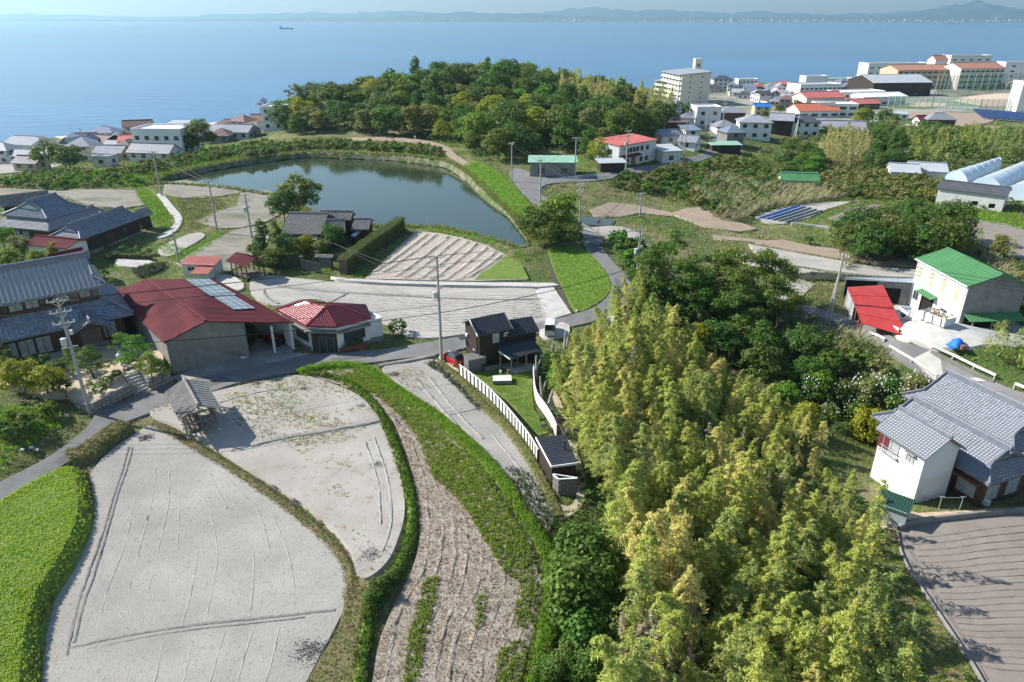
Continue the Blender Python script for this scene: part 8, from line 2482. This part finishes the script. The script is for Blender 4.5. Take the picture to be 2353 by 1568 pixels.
# flatbed truck, skip, timber and tarpaulin in the workshop yard
tr = thing('flatbed_truck', 'white flatbed truck parked beside the red roofed shed', 'truck', g(2100, 738, .16), R(-84))
loft(MB(), [(.6, .45, 1.9, .85, .74), (1.9, .45, 1.85, .85, .74), (2.2, .45, 1.25, .85, .82), (2.3, .5, 1.0, .84, .8)]).build('cab', m_paint['white'], tr)
loft(MB(), [(1.93, 1.2, 1.78, .78, .70), (2.17, 1.2, 1.27, .80, .78)]).build('windscreen', m_glass, tr)
MB().bx(-2.4, .55, -.88, .88, .7, .82).build('bed', m_galv, tr)
for s in (-1, 1):
    MB().bx(-2.4, .55, s * .9 - .03, s * .9 + .03, .8, 1.25).build('side_board', m_paint['white'], tr)
    MB().box((2.28, s * .6, .75), (.08, .3, .2)).build('headlight', m_ins, tr)
MB().bx(-2.45, -2.38, -.9, .9, .8, 1.25).build('tail_board', m_paint['white'], tr)
MB().bx(2.2, 2.36, -.85, .85, .4, .62).build('bumper', m_galv, tr)
wheels(tr, (1.5, -1.5), .85, .36)
sk_ = thing('waste_skip', 'white metal waste skip heaped with boards in the yard', 'skip', g(2150, 742, .16), R(-66))
vs = [(-1.6, -.8, .1), (1.6, -.8, .1), (1.6, .8, .1), (-1.6, .8, .1), (-1.8, -.95, 1.3), (1.8, -.95, 1.3), (1.8, .95, 1.3), (-1.8, .95, 1.3), (-1.65, -.85, .9), (1.65, -.85, .9), (1.65, .85, .9), (-1.65, .85, .9)]
MB().add(vs, [(3, 2, 1, 0), (0, 1, 5, 4), (1, 2, 6, 5), (2, 3, 7, 6), (3, 0, 4, 7), (4, 5, 9, 8), (5, 6, 10, 9), (6, 7, 11, 10), (7, 4, 8, 11), (8, 9, 10, 11)]).build('body', m_white, sk_)
for x in (-1.2, 0, 1.2):
    MB().beam((x, -.85, .1), (x, -1.0, 1.25), .1).build('rib', m_galv, sk_)
for i in range(12):
    MB().box((RNG.uniform(-1.4, 1.4), RNG.uniform(-.6, .6), 1.0 + .05 * i), (RNG.uniform(.8, 1.8), .25, .08), RNG.uniform(0, 3)).build('scrap_board', (m_plank, m_woodo, m_wood)[i % 3], sk_)
tp = thing('timber_pile', 'pile of orange timber offcuts leaning before the workshop door', 'timber', g(2100, 702, .16))
for i in range(14):
    MB().beam((RNG.uniform(-1.2, 1.0), RNG.uniform(-.8, .8), .1), (RNG.uniform(-.9, 1.4), RNG.uniform(-.3, 1.2), RNG.uniform(.3, 1.3)), .2, .08).build('plank', m_woodo if i % 3 else m_plank, tp)
wb_ = thing('work_bench', 'wooden workbench with machines beside the dark shed opening', 'bench', g(2080, 694, .16))
MB().bx(-.9, .9, -.4, .4, .75, .85).build('top', m_woodo, wb_)
for x in (-.8, .8):
    for y in (-.3, .3):
        MB().bx(x - .05, x + .05, y - .05, y + .05, 0, .75).build('leg', m_wood, wb_)
MB().box((.2, 0, 1.0), (.5, .4, .3)).build('machine', m_galv, wb_)
tarp = thing('blue_tarpaulin', 'crumpled bright blue tarpaulin over a rusty drum near the bridge', 'tarpaulin', g(2198, 795, .1))
m_tarp = mat('blue tarpaulin', (.01, .13, .60), (.02, .18, .68), scale=2, rough=.5, bump=.6, bscale=3, bdist=.2)
vs, n_ = [], 11
for i in range(n_):
    for j in range(n_):
        x, y = (i / 10 - .5) * 2.2, (j / 10 - .5) * 1.6
        vs.append((x + RNG.uniform(-.06, .06), y + RNG.uniform(-.06, .06), max(.02, 1.0 - 1.1 * (abs(x) ** 2.2 + abs(y) ** 2.2) + RNG.uniform(-.08, .08))))
MB().add(vs, [(i * n_ + j, i * n_ + j + 1, (i + 1) * n_ + j + 1, (i + 1) * n_ + j) for i in range(10) for j in range(10)]).build('sheet', m_tarp, tarp, smooth=True)
MB().lathe((.2, -.9, 0), [(.28, 0), (.28, .5)], 10).build('drum', m_rust, tarp)
# farm tractor in the carport, red tractor far off
def tractor(label, loc, rz, k=1.0):
    t = thing('tractor', label, 'tractor', loc, rz, None, k)
    MB().bx(.0, 1.5, -.3, .3, .6, 1.15).build('bonnet', m_paint['red'], t)
    MB().bx(-1.0, .1, -.35, .35, .5, .85).build('chassis', m_dkf, t)
    MB().bx(-.85, -.4, -.25, .25, .85, 1.0).build('seat', m_tyre, t)
    MB().bx(-.95, -.85, -.25, .25, 1.0, 1.4).build('seat_back', m_tyre, t)
    MB().tube([(-1.0, -.4, .8), (-1.0, -.4, 2.0), (-1.0, .4, 2.0), (-1.0, .4, .8)], .05, 6).build('roll_bar', m_dkf, t)
    MB().tube([(.1, 0, 1.0), (-.2, 0, 1.25)], .03, 6).build('steering_column', m_dkf, t)
    for s in (-1, 1):
        for x, r in ((-.7, .6), (1.1, .38)):
            o = MB().tube([(x, s * .42, r), (x, s * .75, r)], r, 14).build('wheel', m_tyre, t)
            MB().tube([(x, s * .74, r), (x, s * .78, r)], r * .5, 10).build('rim', m_paint['red'], o)
        MB().bx(-1.2, -.2, s * .6 - .18, s * .6 + .18, 1.2, 1.26).build('mudguard', m_paint['red'], t)
tractor('red and dark farm tractor parked deep in the shaded carport', g(635, 790, .1), R(150))
tractor('small red tractor standing on the far brown field', g(2308, 300, .15), R(20), 1.3)
bus = thing('coach', 'white coach driving along the shore road', 'bus', g(1691, 221, .15), R(8))
loft(MB(), [(-5.4, .4, 3.0, 1.2, 1.1), (5.2, .4, 3.0, 1.2, 1.1), (5.5, .5, 2.6, 1.15, 1.0)]).build('body', m_paint['white'], bus)
for s in (-1, 1):
    for i in range(6):
        MB().bx(-5.0 + i * 1.65, -3.5 + i * 1.65, s * 1.2 - .05, s * 1.2 + .05, 1.7, 2.6).build('window', m_glass, bus)
MB().bx(5.25, 5.5, -1.0, 1.0, 1.5, 2.6).build('windscreen', m_glass, bus)
wheels(bus, (3.6, -3.4), 1.2, .5)
# ships
def ship(label, px, py, L, col_, rz=0.0):
    P = U(px, py, SEA_Z)
    t = thing('ship', label, 'ship', P, rz)
    loft(MB(), [(-L / 2, -.5, L * .07, L * .05, L * .06), (L * .3, -.5, L * .06, L * .06, L * .065), (L / 2, .2, L * .09, L * .004, L * .02)]).build('hull', m_paint[col_], t)
    MB().bx(-L * .46, -L * .3, -L * .04, L * .04, L * .07, L * .19).build('bridge', m_white, t)
    MB().bx(-L * .42, -L * .38, -L * .01, L * .01, L * .19, L * .26).build('mast', m_galv, t)
    MB().bx(-L * .2, L * .3, -L * .045, L * .045, L * .062, L * .085).build('hatch_cover', m_galv, t)
ship('dark cargo ship far out on the pale water', 658, 67, 72, 'blue', 0.05)
ship('tiny pale boat above the wooded hill horizon', 1316, 54.6, 55, 'white', 3.0)
ship('small boat far out above the school', 2006, 70, 26, 'black', .3)
ship('white ferry near the far coast at the frame edge', 2190, 56, 110, 'white', 3.1)
ship('faint small vessel on the hazy horizon', 313, 48.6, 130, 'white', 0)
# traffic mirror, signs, bins and small yard things
mi = thing('traffic_mirror', 'round traffic mirror on an orange post at the road bend', 'mirror', g(1374, 540))
MB().tube([(0, 0, -.3), (0, 0, 2.3)], .05, 8).build('post', mat('orange post', (.55, .16, .04), rough=.5), mi)
MB().tube([(0, -.03, 2.55), (0, .06, 2.55)], .42, 16).build('rim', mat('orange post', (.5, .2, .05)), mi)
MB().tube([(0, -.06, 2.55), (0, -.04, 2.55)], .37, 16).build('glass', m_galv, mi)
for i, (px, py) in enumerate(((1382, 568), (1472, 662))):
    t = thing('marker_post', ('short dark marker post at the shaded road edge', 'short dark marker post beneath the transformer pole')[i], 'post', g(px, py))
    MB().bx(-.12, .12, -.12, .12, -.2, .8).build('post', m_dkf, t)
    MB().bx(-.13, .13, -.13, .13, .8, .85).build('cap', m_alu, t)
for i, (px, py, rz) in enumerate(((1052, 852, .1), (1056, 854, .25))):
    t = thing('bamboo_cane', ('thin yellow cane leaning nearer the red car', 'thin yellow cane leaning nearer the fence end')[i], 'cane', g(px, py), rz)
    MB().tube([(0, 0, -.1), (-.55, .2, 2.3)], .035, 6).build('cane', mat('yellow cane', (.60, .42, .12)), t)
for i, (px, py, hh, lean) in enumerate(((1246, 930, 3.4, (-.3, 0)), (1258, 945, 2.6, (.5, .1)), (1297, 800, 2.4, (.1, .1)), (1303, 795, 2.0, (.2, 0)), (1233, 872, 3.0, (-.1, 0)), (1270, 806, 1.3, (0, 0)))):
    t = thing('tree_stump', ('bare forked trunk beside the lawn fence', 'pale bare trunk right of the forked one', 'grey standing dead stump near the white car', 'short dead stump beside the grey one', 'ivy clad bare trunk at the porch corner', 'sawn log stump behind the black house')[i], 'stump', g(px, py))
    MB().tube([(0, 0, -.3), (lean[0] * .3, lean[1], hh * .4), (lean[0], lean[1], hh)], [.2, .15, .08], 8).build('trunk', m_dead, t)
    MB().tube([(lean[0] * .3, 0, hh * .4), (lean[0] * .3 + .45, .1, hh * .85)], [.1, .05], 6).build('branch', m_dead, t)
lc = thing('lawn_chair', 'dark folding chair at the shaded foot of the lawn', 'chair', g(1252, 986, .1), R(30))
MB().bx(-.3, .3, -.3, .3, .35, .4).build('seat', m_dkf, lc)
MB().beam((-.28, .3, .4), (-.28, .55, 1.0), .05).beam((.28, .3, .4), (.28, .55, 1.0), .05).beam((-.28, .5, .85), (.28, .5, .85), .03, .3).build('backrest', m_dkf, lc)
for x in (-.27, .27):
    for y in (-.27, .27):
        MB().bx(x - .02, x + .02, y - .02, y + .02, 0, .35).build('leg', m_dkf, lc)
for i, (px, py) in enumerate(((598, 688), (0, 0))):
    pass
gl = thing('stone_lantern', 'small pale stone lantern in the farmhouse garden', 'lantern', U(280, 838, gz - .1))
MB().lathe((0, 0, 0), [(.3, 0), (.25, .1), (.12, .15), (.12, .7), (.28, .8), (.28, .85)], 8).build('pedestal', m_steps, gl)
MB().bx(-.17, .17, -.17, .17, .85, 1.2).build('lamp_box', m_steps, gl)
MB().lathe((0, 0, 1.2), [(.4, 0), (.3, .1), (.08, .28), (.1, .4), (.02, .5)], 8).build('cap', m_steps, gl)
for i, (px, py, s) in enumerate(((292, 842, .5), (300, 846, .4), (288, 850, .35))):
    o = bpy.data.objects.new('garden_rock', stone_proto[i])
    COL.objects.link(o)
    o.location = U(px, py, gz - .05)
    o.scale = (s * 1.6, s * 1.2, s * 1.3)
    tag(o, ('largest grey garden rock beside the lantern', 'middle grey garden rock by the steps', 'smallest grey garden rock before the porch')[i], 'rock', 'garden rocks')
for i, (px, py) in enumerate(((52, 1035), (72, 1030), (86, 1036), (152, 957), (1325, 716), (478, 640))):
    o = MB().box((0, 0, .08), (.3, .22, .17)).build('litter_bag', m_ins, None)
    o.location = g(px, py, .1)
    o.rotation_euler = (.1, .2, i)
    tag(o, ('white plastic bag on the roadside verge nearest the frame edge', 'white plastic sack on the cut roadside verge', 'small white sack farthest along the cut verge', 'white bag tied at the field path corner', 'white plastic scrap where the drain meets the road', 'white feed sack beside the white hut')[i], 'bag')
ac = thing('outdoor_unit', 'white air conditioner unit below the dark tiled house window', 'air conditioner', g(2262, 1160), R(-30))
MB().bx(-.4, .4, -.15, .15, 0, .6).build('case', m_ins, ac)
MB().tube([(-.1, -.17, .3), (-.1, -.15, .3)], .22, 14).build('fan_grille', m_galv, ac)
bc = thing('blue_crate', 'blue plastic crate against the white house', 'crate', g(2252, 1156), R(-30))
MB().bx(-.35, .35, -.25, .25, 0, .05).bx(-.35, .35, -.25, -.21, .05, .4).bx(-.35, .35, .21, .25, .05, .4).bx(-.35, -.31, -.21, .21, .05, .4).bx(.31, .35, -.21, .21, .05, .4).build('shell', m_tarp, bc)
ld = thing('washing_pole_stand', 'metal washing pole stand in front of the white house', 'drying rack', g(2180, 1172))
for x in (-1.0, 1.0):
    MB().tube([(x, 0, 0), (x, 0, 1.5)], .03, 6).build('upright', m_alu, ld)
    MB().beam((x - .25, 0, 1.5), (x + .25, 0, 1.55), .05).build('crossbar', m_alu, ld)
MB().tube([(-1.2, 0, 1.42), (1.2, 0, 1.42)], .02, 6).build('washing_pole', m_alu, ld)
sl = thing('step_ladder', 'metal stepladder leaning by the white house wall', 'ladder', g(2068, 1122))
for x in (-.2, .2):
    MB().beam((x, 0, 0), (x * .6, .4, 1.6), .04).build('rail', m_alu, sl)
    MB().beam((x, .8, 0), (x * .6, .42, 1.6), .04).build('rail', m_alu, sl)
for k in range(4):
    MB().beam((-.18, .1 + k * .09, .3 + k * .35), (.18, .1 + k * .09, .3 + k * .35), .05).build('rung', m_alu, sl)
# the walker on the path by the wood
pe = bpy.data.meshes.new('person')
jv = [(0, 0, .95), (0, 0, 1.2), (0, 0, 1.42), (0, 0, 1.52), (0, .02, 1.66), (-.2, 0, 1.4), (-.26, .02, 1.12), (-.22, .12, .9), (.2, 0, 1.4), (.26, .02, 1.12), (.22, .12, .9), (-.1, 0, .9), (-.11, .08, .5), (-.1, 0, .06), (-.1, .16, .03), (.1, 0, .9), (.11, -.05, .5), (.1, -.16, .06), (.1, .0, .03)]
pe.from_pydata(jv, [(0, 1), (1, 2), (2, 3), (3, 4), (2, 5), (5, 6), (6, 7), (2, 8), (8, 9), (9, 10), (0, 11), (11, 12), (12, 13), (13, 14), (0, 15), (15, 16), (16, 17), (17, 18)], [])
pr_ = link('person', pe, m_white)
md = pr_.modifiers.new('skin', 'SKIN')
pe.skin_vertices[0].data[0].use_root = True
for i, r_ in enumerate((.15, .14, .15, .06, .105, .065, .05, .04, .065, .05, .04, .09, .065, .045, .04, .09, .065, .045, .04)):
    pe.skin_vertices[0].data[i].radius = (r_, r_)
pr_.modifiers.new('smooth', 'SUBSURF').levels = 1
pr_.location = g(954, 324, .1)
tag(pr_, 'person in a white top walking on the path under the wood', 'person')

# ---------------------------------------------------------------- the far coast and the air
m_far = mat('far wooded hills', (.05, .075, .045), (.09, .11, .07), scale=.0015, c3=(.16, .16, .13), scale3=.004)
def hills(name, y0, y1, prof, seed, n=240, base=SEA_Z - 1):
    rng = np.random.default_rng(seed)
    x = np.linspace(-15000, 15000, n)
    px = CX + FPX * x / ((y0 + y1) / 2 * _c)
    h = np.interp(px, [p[0] for p in prof], [p[1] for p in prof])
    for k in range(1, 7):
        h = h * (1 + .22 / k * np.sin(x * .00045 * 1.9 ** k + rng.uniform(0, 6.28)))
    rows = []
    for j, f in enumerate((0, .12, .35, .7, 1, .8)):
        yy = y0 + (y1 - y0) * j / 5 + rng.normal(0, (y1 - y0) * .03, n)
        rows.append(np.column_stack([x, yy, base + np.maximum(h, 3) * f * rng.uniform(.9, 1.08, n) + (0 if j else 0)]))
    V = np.stack(rows).reshape(-1, 3)
    i = (np.arange(5)[:, None] * n + np.arange(n - 1)[None]).ravel()
    o = link(name, npmesh(name, V, np.stack([i, i + 1, i + n + 1, i + n], 1), True), m_far)
    tag(o, kind='structure')
hills('far_coast', 11600, 13200, [(-2000, 20), (300, 30), (600, 60), (850, 80), (1050, 110), (1300, 85), (1500, 75), (1800, 85), (2100, 95), (2200, 150), (2290, 235), (2330, 215), (2400, 160), (2800, 120), (4000, 100)], 2)
hills('far_mountains', 15500, 17500, [(-2000, 60), (400, 120), (800, 150), (1100, 190), (1330, 215), (1500, 195), (1700, 160), (1900, 190), (2150, 200), (2400, 250), (4000, 200)], 5)
rf2 = np.random.default_rng(4)
mbf = []
for i in range(300):
    x = rf2.uniform(1, 9000) if i > 60 else rf2.uniform(-3500, 1500)
    w, h = rf2.uniform(15, 60), rf2.uniform(6, 24) * (1.8 if rf2.random() < .06 else 1)
    y, z = 11500 - rf2.uniform(0, 90), SEA_Z + rf2.uniform(0, 14)
    mbf.append(np.array([(x, y, z), (x + w, y, z), (x + w, y + 30, z), (x, y + 30, z), (x, y, z + h), (x + w, y, z + h), (x + w, y + 30, z + h), (x, y + 30, z + h)]))
V = np.concatenate(mbf)
m_fart = mat('far pale buildings', (.36, .36, .35), (.45, .44, .42), scale=.01)
F = np.concatenate([np.array([[0, 1, 5, 4], [1, 2, 6, 5], [2, 3, 7, 6], [3, 0, 4, 7], [4, 5, 6, 7]]) + 8 * i for i in range(len(mbf))])
o = link('far_town', npmesh('far_town', V, F), m_fart)
o['kind'] = 'stuff'
sp = link('far_shore', npmesh('far_shore', np.array([(-15000, 11350, SEA_Z + .5), (15000, 11350, SEA_Z + .5), (15000, 11900, SEA_Z + 4), (-15000, 11900, SEA_Z + 4)]), np.array([[0, 1, 2, 3]])), mat('far shore', (.30, .28, .22), (.18, .19, .12), scale=.003))
tag(sp, kind='structure')

hz = MB().bx(-22000, 22000, -900, 18500, -19.0, 420).build('haze', None)
hz['kind'] = 'stuff'
hm = bpy.data.materials.new('haze')
hm.use_nodes = True
hn = hm.node_tree.nodes
hn.remove(hn['Principled BSDF'])
pv = hn.new('ShaderNodeVolumePrincipled')
pv.inputs['Color'].default_value = (.48, .79, 1.0, 1)
pv.inputs['Density'].default_value = HAZE
pv.inputs['Anisotropy'].default_value = .5
hm.node_tree.links.new(pv.outputs[0], hn['Material Output'].inputs['Volume'])
hz.data.materials.append(hm)
hm.cycles.homogeneous_volume = True
